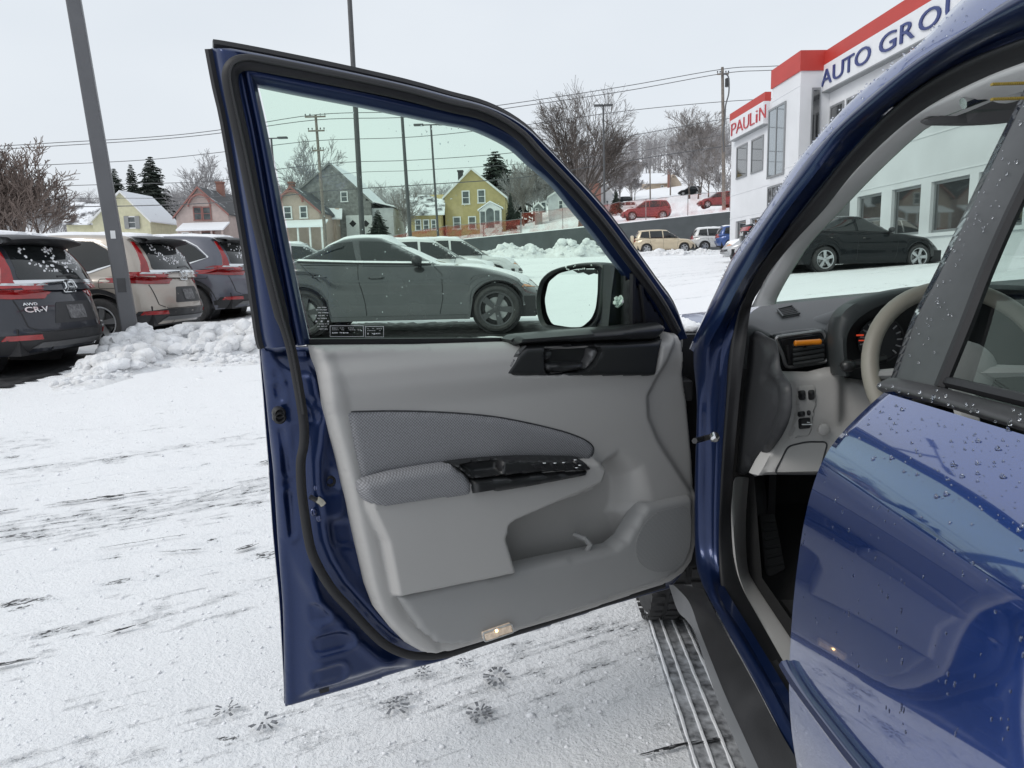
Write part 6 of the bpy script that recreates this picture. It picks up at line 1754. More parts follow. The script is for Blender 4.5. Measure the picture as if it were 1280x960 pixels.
def trim():
    # ---- big grey trim panel
    out = DP(TOUT, -.012)
    poc = DP(crp(cO, [(395, 560), (405, 535), (440, 522), (700, 440), (1000, 345), (1085, 310)]) + crp(cA, [(780, 430), (830, 380), (900, 420), (925, 525), (910, 600), (880, 660), (830, 690), (700, 712), (565, 742), (547, 672), (530, 612)]), 0)
    sharp = DP(crp(cO, [(1085, 310), (1000, 345), (700, 440), (440, 522), (405, 535), (395, 560)]) + crp(cA, [(530, 612), (547, 672), (565, 742), (700, 712), (820, 692)]), 0)
    shoulder = DP(crp(cA, [(540, 196), (930, 198), (915, 240), (912, 290), (935, 350), (1025, 495)]), 0)
    rightz = DP(crp(cA, [(985, 78), (935, 200), (912, 245), (915, 300), (940, 360), (1030, 500), (1045, 500), (1040, 300)]), 0)
    arm = DP(crp(cA, [(152, 470), (400, 420), (760, 408), (785, 430), (770, 470), (640, 525), (540, 568), (520, 610), (550, 705), (230, 768), (200, 620), (160, 530)]), 0)
    bezp = DP(crp(cE, [(70, 755), (175, 615), (400, 600), (900, 585), (960, 520), (925, 770), (100, 780)]), .02)
    cupp = DP(crp(cO, [(75, 120), (420, 85), (640, 85), (680, 170), (300, 230), (180, 235)]), .05)
    edge_l = DP(crp(cA, [(112, 290), (150, 470), (195, 545), (232, 768), (300, 890), (400, 920)]), 0)
    fold = DP(crp(cA, [(60, 110), (90, 200), (112, 290), (150, 480), (190, 600), (225, 760), (260, 830), (350, 905)]), 0)
    def hf(P, d):
        h = .030 * quarter(d / .018)
        dl = pdist(fold, P, False)
        left = sm((P[:, 0] - np.interp(P[:, 1], [q[1] for q in fold[::-1]], [q[0] for q in fold[::-1]])) / .022 + .5)
        h = h + .007 * left
        # rounded shoulder under the belt
        h = h + .014 * sm((P[:, 1] - .90) / .06) * (1 - sm((P[:, 1] - .985) / .04))
        # armrest box stands proud
        h = h + .034 * sm((sdf(arm, P) + .003) / .010) 
        # pocket recess: crisp on the left and below, soft towards the hinge
        sd_ = sdf(poc, P); ds = pdist(sharp, P, False)
        soft = np.clip((pdist(sharp, P, False) - .03) / .12, 0, 1)
        bw = .007 + .12 * sm(soft)
        h = h - .074 * sm((sd_ + .003) / bw)
        # hollow near the hinge side
        h = h - .015 * sm((sdf(rightz, P) + .012) / .022)
        h = h - .034 * sm((sdf(bezp, P) - .004) / .008) - .034 * sm((sdf(cupp, P) + .008) / .008)
        return h
    TP = relief('trim_panel', out, dmap(-.016), M['trim'], FD, hf, .0052, .03, angle=50, soft=1)
    # ---- lower pocket front with speaker end
    LOW = crp(cA, [(236, 770), (400, 735), (553, 705), (680, 678), (820, 650), (850, 625), (880, 575), (905, 534), (960, 520), (1034, 506), (1037, 560), (1036, 640), (1022, 685), (995, 715), (955, 740), (900, 757), (760, 806), (600, 856), (480, 890), (420, 910), (350, 908), (300, 870), (262, 815)])
    low = DP(LOW, .02)
    ridge = DP(crp(cA, [(560, 730), (700, 700), (830, 668), (870, 640), (905, 580)]), .02)
    def hl(P, d):
        h = .024 * quarter(d / .010)
        return h
    relief('map_pocket', low, dmap(.008), M['trim2'], FD, hl, .008, .026, angle=50, soft=1)
    spk = DP(crp(cA, [(880, 640), (905, 585), (940, 553), (1028, 535), (1031, 600), (1028, 645), (1010, 685), (975, 712), (930, 715), (890, 690)]), .03)
    m_, n, L = newmat('speaker_mesh')
    o = n.new('ShaderNodeOutputMaterial'); p = n.new('ShaderNodeBsdfPrincipled'); L.new(p.outputs[0], o.inputs[0])
    uv = n.new('ShaderNodeUVMap'); vo = n.new('ShaderNodeTexVoronoi'); vo.inputs['Scale'].default_value = 300; vo.inputs['Randomness'].default_value = 0.05; L.new(uv.outputs[0], vo.inputs['Vector'])
    r = n.new('ShaderNodeValToRGB'); r.color_ramp.elements[0].position = .22; r.color_ramp.elements[1].position = .30; r.color_ramp.elements[0].color = (.14, .142, .142, 1); r.color_ramp.elements[1].color = (.295, .297, .297, 1)
    L.new(vo.outputs['Distance'], r.inputs[0]); L.new(r.outputs[0], p.inputs['Base Color']); p.inputs['Roughness'].default_value = .6
    M['speaker'] = m_
    relief('speaker_grille', round_poly(spk, .03), dmap(.0332), M['speaker'], FD, None, .012, .012)
    # ---- cloth insert
    # (boundary sits on the panel, a dark seam runs round it)
    INS = cr_curve(crp(cA, [(113, 288), (250, 286), (380, 290), (500, 300), (600, 318), (690, 340), (745, 360), (770, 378), (774, 395), (762, 418)]), 4) + crp(cA, [(740, 418), (600, 415), (500, 420), (410, 428), (300, 440), (220, 452), (152, 472), (130, 380)])
    FI = relief('fabric_insert', DP(INS, .018), dmap(.0145), M['fabric'], FD, bev(.009, .016), .008, .02, angle=55)
    m = MB(); m.tube([DW(*q, .0150) for q in resample(DP(INS, .018), .012)], .0019, 5, closed=True); m.build('seam', M['cap'], FI, True) if False else m.build('insert_seam', M['cap'], FD, True)
    # ---- padded elbow rest
    PAD = cr_curve(crp(cA, [(150, 487), (165, 474), (230, 455), (310, 440), (385, 430), (410, 436), (440, 462), (452, 480)]), 4) + crp(cA, [(453, 513), (330, 530), (205, 547), (165, 528), (152, 508)])
    relief('elbow_pad', DP(PAD, .055), dmap(.040), M['fabric'], FD, lambda P, d: .020 * quarter(d / .020) + .014 * sm((.705 - P[:, 1]) / .05), .007, .05, angle=60, soft=1)
    # ---- switch panel and pull cup
    SWF = crp(cO, [(175, 235), (500, 205), (800, 178), (1060, 170), (1092, 185), (1085, 210), (900, 250), (600, 310), (195, 368)])
    relief('armrest_front', DP(SWF, .062), dmap(.035), M['charcoal'], FD, bev(.030, .012), .008, .03, angle=50)
    SWT = crp(cO, [(10, 128), (150, 108), (400, 88), (560, 80), (900, 82), (1010, 88), (1060, 120), (1095, 172), (1060, 178), (800, 186), (500, 212), (180, 246), (120, 190), (50, 150)])
    cup = round_poly(DP(crp(cO, [(85, 135), (200, 112), (410, 96), (400, 190), (250, 210), (190, 215)]), .06), .006)
    relief('armrest_base', DP(SWT, .06), dmap(.037), M['charcoal'], FD, lambda P, d: .026 * quarter(d / .006) - .030 * sm((sdf(cup, P) + .002) / .006), .004, .03, angle=50, soft=1)
    relief('pull_cup_trim', DP(crp(cO, [(410, 96), (450, 85), (570, 84), (590, 140), (660, 172), (450, 190), (400, 192), (395, 140)]), .062), dmap(.052), M['blackplastic'], FD, bev(.010, .008), .006, .012)
    for q in (((590, 108), (700, 102), (760, 160), (650, 166)), ((715, 102), (795, 98), (850, 150), (780, 158)), ((805, 98), (868, 96), (925, 146), (862, 152)), ((875, 96), (930, 94), (985, 140), (935, 146))):
        relief('window_switch', round_poly(DP(crp(cO, q), .062), .004), dmap(.056), M['blackplastic'], FD, bev(.009, .006), .005, .01)
    m = MB()
    for x, y in ((952, 88), (985, 128), (962, 146), (720, 112), (800, 112), (865, 108)):
        c = DW(*D(*cO(x, y), .067), .0675); m.ico(c, .0022, None, 0, 1, (2.2, 1, .8))
    m.build('switch_marks', M['chrome'], FD, True)
    relief('mirror_knob', round_poly(DP(crp(cO, [(935, 92), (985, 92), (1000, 130), (950, 140)]), .064), .006), dmap(.060), M['blackplastic'], FD, bev(.009, .008), .005, .01)
    # ---- inner handle group
    CAPT = crp(cE, [(115, 575), (150, 553), (200, 545), (500, 520), (740, 500), (880, 484), (960, 475), (978, 495), (975, 520), (930, 572), (700, 582), (400, 590), (180, 603), (125, 606)])
    relief('upper_moulding', DP(CAPT, .03), dmap(.006), M['charcoal'], FD, bev(.032, .02), .008, .05, angle=55)
    BEZ = crp(cE, [(45, 770), (60, 740), (120, 650), (170, 602), (400, 590), (700, 582), (930, 570), (975, 520), (985, 500), (950, 640), (925, 780), (890, 787), (100, 790), (55, 786)])
    hole = round_poly(DP(crp(cE, [(278, 622), (300, 612), (540, 606), (600, 615), (606, 640), (570, 710), (520, 750), (400, 768), (290, 764), (282, 730)]), .03), .004)
    side_ = DP(crp(cE, [(175, 605), (45, 775)]), .03)
    def hb(P, d): return .026 * quarter(d / .014) - .032 * sm((sdf(hole, P) + .002) / .007)
    relief('handle_bezel', DP(BEZ, .03), dmap(.004), M['charcoal'], FD, hb, .006, .03, angle=50)
    relief('bezel_side', DP(crp(cE, [(48, 772), (62, 742), (122, 652), (172, 606), (185, 606), (140, 660), (92, 735), (70, 776)]), .034), dmap(.026), M['satin'], FD, bev(.004, .004), .006, .01)
    relief('door_handle', round_poly(DP(crp(cE, [(282, 704), (520, 700), (492, 742), (400, 758), (300, 758), (284, 748)]), .03), .006), dmap(.016), M['charcoal'], FD, bev(.016, .012), .006, .03)
    relief('lock_button', round_poly(DP(crp(cE, [(278, 626), (336, 624), (338, 692), (280, 694)]), .03), .008), dmap(.010), M['charcoal'], FD, bev(.018, .012), .006, .02)
    relief('handle_cup_edge', DP(crp(cE, [(556, 614), (600, 616), (606, 640), (585, 690), (540, 742), (500, 752), (488, 748), (520, 715), (545, 670)]), .03), dmap(.006), M['satin'], FD, bev(.016, .012), .006, .02)
    # ---- small hook in the pocket, lamp, latch, bolts
    m = MB(); m.tube([DW(*D(*cA(x, y), -.02), w) for x, y, w in ((722, 615, -.022), (735, 618, .006), (746, 632, .008), (740, 650, .004), (733, 664, -.01))], .007, 6); m.build('bag_hook', M['trim2'], FD, True)
    lampq = DP(crp(cA, [(474, 876), (550, 850), (557, 872), (480, 898)]), .035)
    relief('courtesy_lamp', round_poly(lampq, .004), dmap(.038), M['courtesy'], FD, bev(.006, .004), .004, .012)
    m = MB(); pts = [DW(*q, .041) for q in round_poly(lampq, .005)]; m.tube(pts, .0022, 5, closed=True); m.build('lamp_bezel', M['plate'], FD, True)
    bl = DW(*D(*cA(514, 872), .044), .0435); m = MB(); m.ico(bl, .0032, None, 0, 1); m.build('lamp_bulb', M['bulb'], FD, True)
    relief('latch', round_poly(DP(crp(cL, [(445, 620), (540, 600), (548, 660), (460, 698), (430, 690)]), -.04), .004), dmap(-.046), M['latchm'], FD, lambda P, d: .010 * quarter(d / .003) - .014 * sm((d - .004) / .004), .004, .012)
    m = MB(); m.tube([DW(*D(*cL(x, y), -.03), -.030) for x, y in ((345, 605), (400, 635), (440, 672))], .0055, 6); m.build('latch_claw', M['darkmetal'], FD, True)
    m = MB(); m.tube([DW(*D(*cL(x, y), -.03), -.026) for x, y in ((398, 622), (425, 640), (440, 660))], .007, 6); m.build('latch_bumper', M['latchm'], FD, True)
    for c, x, y in ((cL, 392, 532), (cL, 368, 712), (cL, 412, 758)):
        p = DW(*D(*c(x, y), -.045), -.040); m = MB(); m.ico(p, .0078, None, 0, 2, (1, 1, 1.25)); m.build('bolt', M['paint_blue'], FD, True)
    Rn = DN.to_track_quat('Z', 'Y').to_matrix().to_4x4()
    for x, y, r in ((cM(515, 650) + (.0115,)), (cL(492, 485) + (.010,)), (cL(115, 10) + (.010,)), (cK(310, 930) + (.010,))):
        p = DW(*D(x, y, -.05), -.050); m = MB(); m.lathe([(r * 1.3, -.01), (r * 1.3, .006), (r * .9, .010), (r * .55, .006), (r * .5, .002), (.0005, .002)], 14, Matrix.Translation(p) @ Rn, close=False); m.build('rubber_plug', M['rubber'], FD, True)
    p = D(*cM(285, 793), -.075); relief('drain_clip', [(p[0] - .010, p[1] - .006), (p[0] + .010, p[1] - .006), (p[0] + .010, p[1] + .006), (p[0] - .010, p[1] + .006)], dmap(-.072), M['rubber'], FD, None, .02, .01)
trim()

def mirror():
    a = math.radians(16)
    Nn = (DU * math.cos(a) + DN * math.sin(a)).normalized()
    P0 = DW(.215, 1.0, -.12); P0.z = 1.08
    sx = V((0, 0, 1)).cross(Nn).normalized()
    def mp_(px, py):
        p = onplane(px, py, P0, Nn); return ((p - P0).dot(sx), p.z)
    def mw(x, z, h): return P0 + sx * x + Nn * h + V((0, 0, z - P0.z))
    GLS = round_poly([mp_(*q) for q in crp(cE, [(300, 240), (360, 190), (460, 165), (570, 162), (583, 190), (580, 300), (570, 390), (545, 450), (490, 498), (420, 498), (320, 482), (290, 420), (278, 340)])], .012)
    HO = cr_curve([mp_(*q) for q in crp(cE, [(240, 285), (262, 225), (320, 175), (420, 145), (520, 135), (600, 140), (620, 180), (612, 300), (600, 420), (560, 490), (505, 516), (400, 512), (300, 506), (262, 490), (240, 430), (232, 350)])], 3, True)
    c = np.mean(np.array(HO), 0)
    m = MB(); rows = []
    for h, k in ((-.004, .90), (.004, .97), (.002, 1.0), (-.02, 1.035), (-.05, 1.02), (-.085, .93), (-.11, .75), (-.125, .45), (-.128, .05)):
        rows.append([mw(c[0] + (x - c[0]) * k, c[1] + (z - c[1]) * k, h) for x, z in HO])
    m.grid(rows, close=True)
    # the housing runs on towards the door as the foot of the mirror
    o = m.build('mirror_housing', M['blackplastic'], FD, True, recalc=True)
    rows = []
    f0 = crp(cE, [(600, 140), (650, 142), (700, 175), (735, 230), (745, 300), (745, 400), (740, 490), (600, 508), (560, 490)])
    m = MB()
    A_ = [mp_(*q) for q in crp(cE, [(560, 150), (600, 142), (622, 200), (612, 320), (600, 430), (570, 500), (540, 505), (545, 300)])]
    q1 = [mw(x, z, -.012) for x, z in A_]
    tgt = [DW(*D(*cE(x, y), -.075), -.075) for x, y in ((680, 150), (720, 190), (748, 260), (748, 360), (748, 470), (740, 500), (640, 505), (660, 300))]
    m.grid([q1, [p.lerp(q, .5) + V((0, 0, .004)) for p, q in zip(q1, tgt)], tgt], close=True)
    m.f.append(tuple(len(m.v) - len(tgt) + i for i in range(len(tgt)))); m.m.append(0)
    m.build('mirror_foot', M['blackplastic'], FD, True, recalc=True, angle=60)
    relief('mirror_glass', GLS, lambda x, z, h: mw(x, z, h + .0), M['mirror'], FD, None, .03, .004)
    # wet snow sticking to it
    rnd = random.Random(6); m = MB()
    for k in range(60):
        x, y = rnd.uniform(700, 744), rnd.uniform(318, 372); q = DW(*D(*cE(x, y), -.066), -.068)
        if (x - 735) ** 2 / 1600 + (y - 350) ** 2 / 900 < 1: m.ico(q + V((rnd.uniform(-.01, .01), 0, 0)), rnd.uniform(.003, .008), rnd, .3, 1)
    for k in range(14):
        x = rnd.uniform(400, 640); y = 150 + abs(x - 520) * .02 + rnd.uniform(-8, 20); q = mw(*mp_(*cE(x, y)), rnd.uniform(0, .006)); m.ico(q, rnd.uniform(.0012, .003), rnd, .3, 1)
    o = m.build('mirror_snow', M['snow'], FD, True, angle=180); o['kind'] = 'stuff'
    relief('mirror_reflection', [mp_(*q) for q in crp(cE, [(440, 172), (500, 167), (575, 168), (580, 195), (560, 190), (530, 200), (500, 185), (470, 190)])], lambda x, z, h: mw(x, z, .0015), M['cap'], FD, None, .02, .001)  # dark reflection at the top of the mirror, painted as a thin sheet
mirror()

# ------------------------------------------------------------------ body side: door opening, pillar, sill
XT = 0.35
def BX(px, py, X0):
    p = onplane(px, py, V((X0, 0, 0)), V((1, 0, 0)))
    if p.z > ZB: p = onplane(px, py, V((X0, 0, ZB)), V((1, 0, -XT)))
    return p
def pline(pts, n):
    """photo points (x, y, X offset) smoothed and resampled to n points in space"""
    P = [BX(*p) for p in pts]
    C = [V(q) for q in cr_curve(P, 6)]
    d = [0]
    for a, b in zip(C[:-1], C[1:]): d.append(d[-1] + (b - a).length)
    out = []
    for i in range(n):
        t = d[-1] * i / (n - 1); k = 0
        while k < len(d) - 2 and d[k + 1] < t: k += 1
        f = (t - d[k]) / max(1e-9, d[k + 1] - d[k]); out.append(C[k].lerp(C[k + 1], f))
    return out
def body_side():
    NP = 60
    up0 = [(861, 436, .398), (881, 394, .396), (900, 355, .394), (918, 319, .39), (955, 266, .386), (992, 209, .381), (1019, 176, .381), (1056, 134, .377), (1105, 90, .376), (1150, 54, .374), (1197, 4, .37), (1250, -38, .366)]
    up1 = [(867, 440, .39), (884, 402, .39), (903, 361, .385), (921, 325, .38), (958, 272, .375), (1004, 206, .37), (1037, 167, .37), (1090, 118, .365), (1142, 77, .365), (1199, 41, .36), (1247, 8, .355), (1310, -30, .35)]
    up2 = [(884, 440, .405), (902, 402, .405), (922, 361, .40), (945, 322, .395), (975, 276, .39), (1020, 216, .385), (1055, 172, .385), (1106, 128, .38), (1158, 88, .38), (1212, 54, .375), (1262, 28, .37), (1325, -2, .365)]
    up3 = [(912, 440, .45), (926, 385, .445), (938, 356, .44), (955, 326, .43), (992, 277, .425), (1037, 221, .42), (1075, 176, .415), (1120, 131, .41), (1165, 98, .41), (1217, 71, .405), (1280, 47, .40), (1350, 26, .395)]
    up4 = [(931, 440, .475), (939, 384, .47), (950, 362, .465), (962, 340, .46), (992, 303, .45), (1030, 262, .445), (1066, 217, .44), (1112, 171, .435), (1161, 133, .435), (1222, 101, .43), (1280, 78, .425), (1350, 56, .42)]
    # door-opening bands running from the sill right round to the roof
    l1 = [(1060, 1048, .385), (990, 941, .385), (945, 856, .385), (904, 780, .388), (885, 745, .39), (876, 725, .395), (870, 702, .398), (868, 650, .40), (869, 580, .40), (871, 500, .40)] + up1
    lm = [(1075, 1028, .40), (1005, 935, .40), (958, 850, .40), (916, 780, .402), (898, 748, .408), (888, 722, .415), (882, 690, .42), (880, 640, .42), (881, 570, .42), (883, 500, .42)] + up2
    l3 = [(1085, 1015, .42), (1000, 934, .42), (975, 889, .42), (937, 814, .42), (912, 772, .425), (902, 742, .435), (899, 700, .445), (900, 640, .45), (903, 570, .452), (908, 500, .452)] + up3
    l4 = [(1090, 960, .50), (1005, 868, .50), (984, 835, .50), (948, 772, .495), (928, 735, .49), (918, 700, .485), (914, 640, .48), (917, 580, .478), (924, 500, .476)] + up4
    R1, Rm, R3, R4 = pline(l1, 150), pline(lm, 150), pline(l3, 150), pline(l4, 150)
    out = lambda P, d: [p + V((d, 0, 0)) for p in P]
    # blue flange with a raised ridge
    m = MB()
    q = [[a.lerp(b, t) + V((-.006 * math.sin(math.pi * t), -.004 * math.sin(math.pi * t), 0)) for a, b in zip(R1, Rm)] for t in (0, .25, .5, .75, 1)]
    q2 = [[a.lerp(b, t) + V((.010 * math.sin(math.pi * t) - .008 * math.exp(-((t - .62) / .1) ** 2), .004, 0)) for a, b in zip(Rm, R3)] for t in (.12, .3, .45, .55, .62, .7, .85, 1)]
    m.grid([out(R1, .05)] + q + q2)
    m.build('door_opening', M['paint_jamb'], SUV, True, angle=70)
    # black seal with a round bead, then dark edge
    m = MB()
    q = [[a.lerp(b, t) + V((-.010 * math.sin(math.pi * min(1, t * 1.6)), -.008 * math.sin(math.pi * min(1, t * 1.6)), 0)) for a, b in zip(R3, R4)] for t in (0, .1, .2, .32, .45, .6, .8, 1)]
    m.grid(q); m.build('opening_seal', M['rubber'], SUV, True, angle=70)
    # outer pillar skin (wet, carries droplets) and the gutter to the windscreen
    U0, U1 = pline(up0, NP), pline(up1, NP)
    m = MB()
    rows = [[p + V((.10, .05, -.02)) for p in U0], [p + V((.045, .028, .004)) for p in U0], [p + V((.012, .010, .004)) for p in U0], U0] + [[a.lerp(b, t) + V((-.004 * math.sin(math.pi * t), 0, .004 * math.sin(math.pi * t))) for a, b in zip(U0, U1)] for t in (.33, .66, 1)]
    m.grid(rows); m.build('a_pillar', M['paint_wet'], SUV, True, angle=70)
    # droplets standing on the pillar
    rnd = random.Random(12); dm = MB()
    for k in range(230):
        i = rnd.randrange(12, NP - 1); t = rnd.random() ** 1.2; p = U0[i].lerp(U1[i], t * .9).lerp(U0[i + 1].lerp(U1[i + 1], t * .9), rnd.random())
        r = rnd.uniform(.0008, .0022); dm.ico(p + V((-.0025, 0, .003)), r, rnd, .15, 1, (1, 1, .9))
    o = dm.build('pillar_droplets', M['water'], SUV, True, angle=180); o['kind'] = 'stuff'
    # interior pillar trim
    up5 = [(962, 382, .50), (966, 370, .50), (982, 341, .49), (1007, 303, .485), (1038, 269, .48), (1079, 225, .475), (1110, 194, .47), (1140, 166, .465), (1163, 149, .465), (1210, 130, .46), (1262, 108, .455), (1350, 86, .45)]
    A4, A5 = pline(up4[1:], NP), pline(up5, NP)
    m = MB(); m.grid([A4] + [[a.lerp(b, t) + V((-.012 * math.sin(math.pi * t), -.010 * math.sin(math.pi * t), 0)) for a, b in zip(A4, A5)] for t in (.2, .4, .6, .8, 1)] + [[p + V((.03, .05, 0)) for p in A5]])
    m.build('pillar_trim', M['headliner'], SUV, True, angle=70)
    # ---- sill: black step plate is in the band; grey kick panel and sill trim
    g4 = [(1090, 960, .50), (1005, 868, .50), (984, 835, .50), (948, 772, .497), (929, 735, .492), (920, 700, .488), (916, 640, .482), (919, 597, .478)]
    g5 = [(1100, 930, .555), (1012, 825, .555), (986, 787, .555), (945, 727, .555), (937, 709, .555), (935, 680, .555), (934, 640, .55), (936, 597, .545)]
    G4, G5 = pline(g4, 60), pline(g5, 60)
    m = MB(); m.grid([[p + V((-.004, 0, -.01)) for p in G4], G4] + [[a.lerp(b, t) + V((-.006 * math.sin(math.pi * t), -.006 * math.sin(math.pi * t), .004 * math.sin(math.pi * t))) for a, b in zip(G4, G5)] for t in (.25, .5, .75, 1)] + [[p + V((.012, .012, -.02)) for p in G5]])
    m.build('sill_trim', M['trim'], SUV, True, angle=70)
    s3 = [(1000, 934, .425), (975, 890, .425), (937, 815, .425), (914, 776, .428), (899, 752, .432)]
    s4 = [(1012, 890, .487), (978, 838, .487), (945, 785, .487), (930, 758, .485), (917, 740, .48)]
    S3, S4 = pline(s3, 40), pline(s4, 40)
    m = MB(); m.grid([[p + V((0, 0, -.012)) for p in S3], [p + V((0, 0, .006)) for p in S3]] + [[a.lerp(b, t) + V((0, 0, .009)) for a, b in zip(S3, S4)] for t in (.06, .3, .6, .94)] + [[p + V((0, 0, .002)) for p in S4]])
    m.build('sill_plate', M['blackplastic'], SUV, True, angle=50)
    # rocker cladding: grey lower face, black upper shelf
    c0 = [(836, 731, .335), (847, 763, .335), (858, 775, .335), (870, 795, .333), (892, 862, .33), (913, 912, .33), (934, 962, .33), (960, 1020, .33), (1000, 1110, .33)]
    c1 = [(842, 731, .342), (861, 752, .345), (874, 787, .345), (890, 828, .345), (907, 870, .345), (928, 916, .345), (949, 962, .345), (975, 1020, .345), (1015, 1110, .345)]
    c2 = [(880, 737, .388), (886, 750, .386), (904, 784, .384), (925, 822, .383), (945, 858, .382), (966, 898, .382), (992, 943, .382), (1030, 1005, .382), (1075, 1080, .382)]
    C0, C1, C2 = pline(c0, 60), pline(c1, 60), pline(c2, 60)
    m = MB(); m.grid([[p + V((.06, 0, .0)) for p in C0], [p + V((.010, 0, -.002)) for p in C0], C0, [a.lerp(b, .5) + V((-.003, 0, 0)) for a, b in zip(C0, C1)], C1])
    m.build('rocker_edge', M['cladgrey'], SUV, True, angle=60)
    m = MB(); m.grid([C1] + [[a.lerp(b, t) + V((0, 0, .004 * math.sin(math.pi * t))) for a, b in zip(C1, C2)] for t in (.1, .3, .5, .7, .9, 1)])
    m.build('rocker_cladding', M['clad'], SUV, True, angle=60)
    # door check strap at the pillar
    m = MB(); m.tube([BX(*cF(178, 632), .36), BX(*cF(215, 622), .39), BX(*cF(255, 612), .405)], .007, 6); k = m.build('check_strap', M['darkmetal'], SUV, True)
    p = BX(*cF(270, 612), .405); m = MB(); m.lathe([(.011, -.004), (.011, .008), (.006, .012), (.0005, .012)], 10, Matrix.Translation(p) @ Matrix.Rotation(math.radians(120), 4, 'X')); m.build('strap_bolt', M['chrome'], SUV, True)
    # hinge and wiring boot in the gap
    for z in (.50, .86):
        m = MB(); m.box((.375, 1.93, z), (.07, .10, .055)); m.build('hinge', M['darkmetal'], SUV, True, bevel=.006)
    m = MB(); m.tube(cr_curve([(.33, 1.93, .66), (.36, 1.97, .67), (.42, 1.99, .66)], 5), .018, 8); m.build('wiring_boot', M['rubber'], SUV, True)
    # pillar face behind the hinge, dark gap
    m = MB(); m.hexa([V((.385, 1.90, .36)), V((.56, 1.98, .36)), V((.56, 2.35, .36)), V((.385, 2.35, .36))], [V((.40, 1.97, 1.0)), V((.56, 2.02, 1.0)), V((.56, 2.35, 1.0)), V((.40, 2.35, 1.0))]); m.build('hinge_pillar', M['rubber'], SUV, True, smooth=False)
    return U0, U1, A5
U0, U1, A5 = body_side()

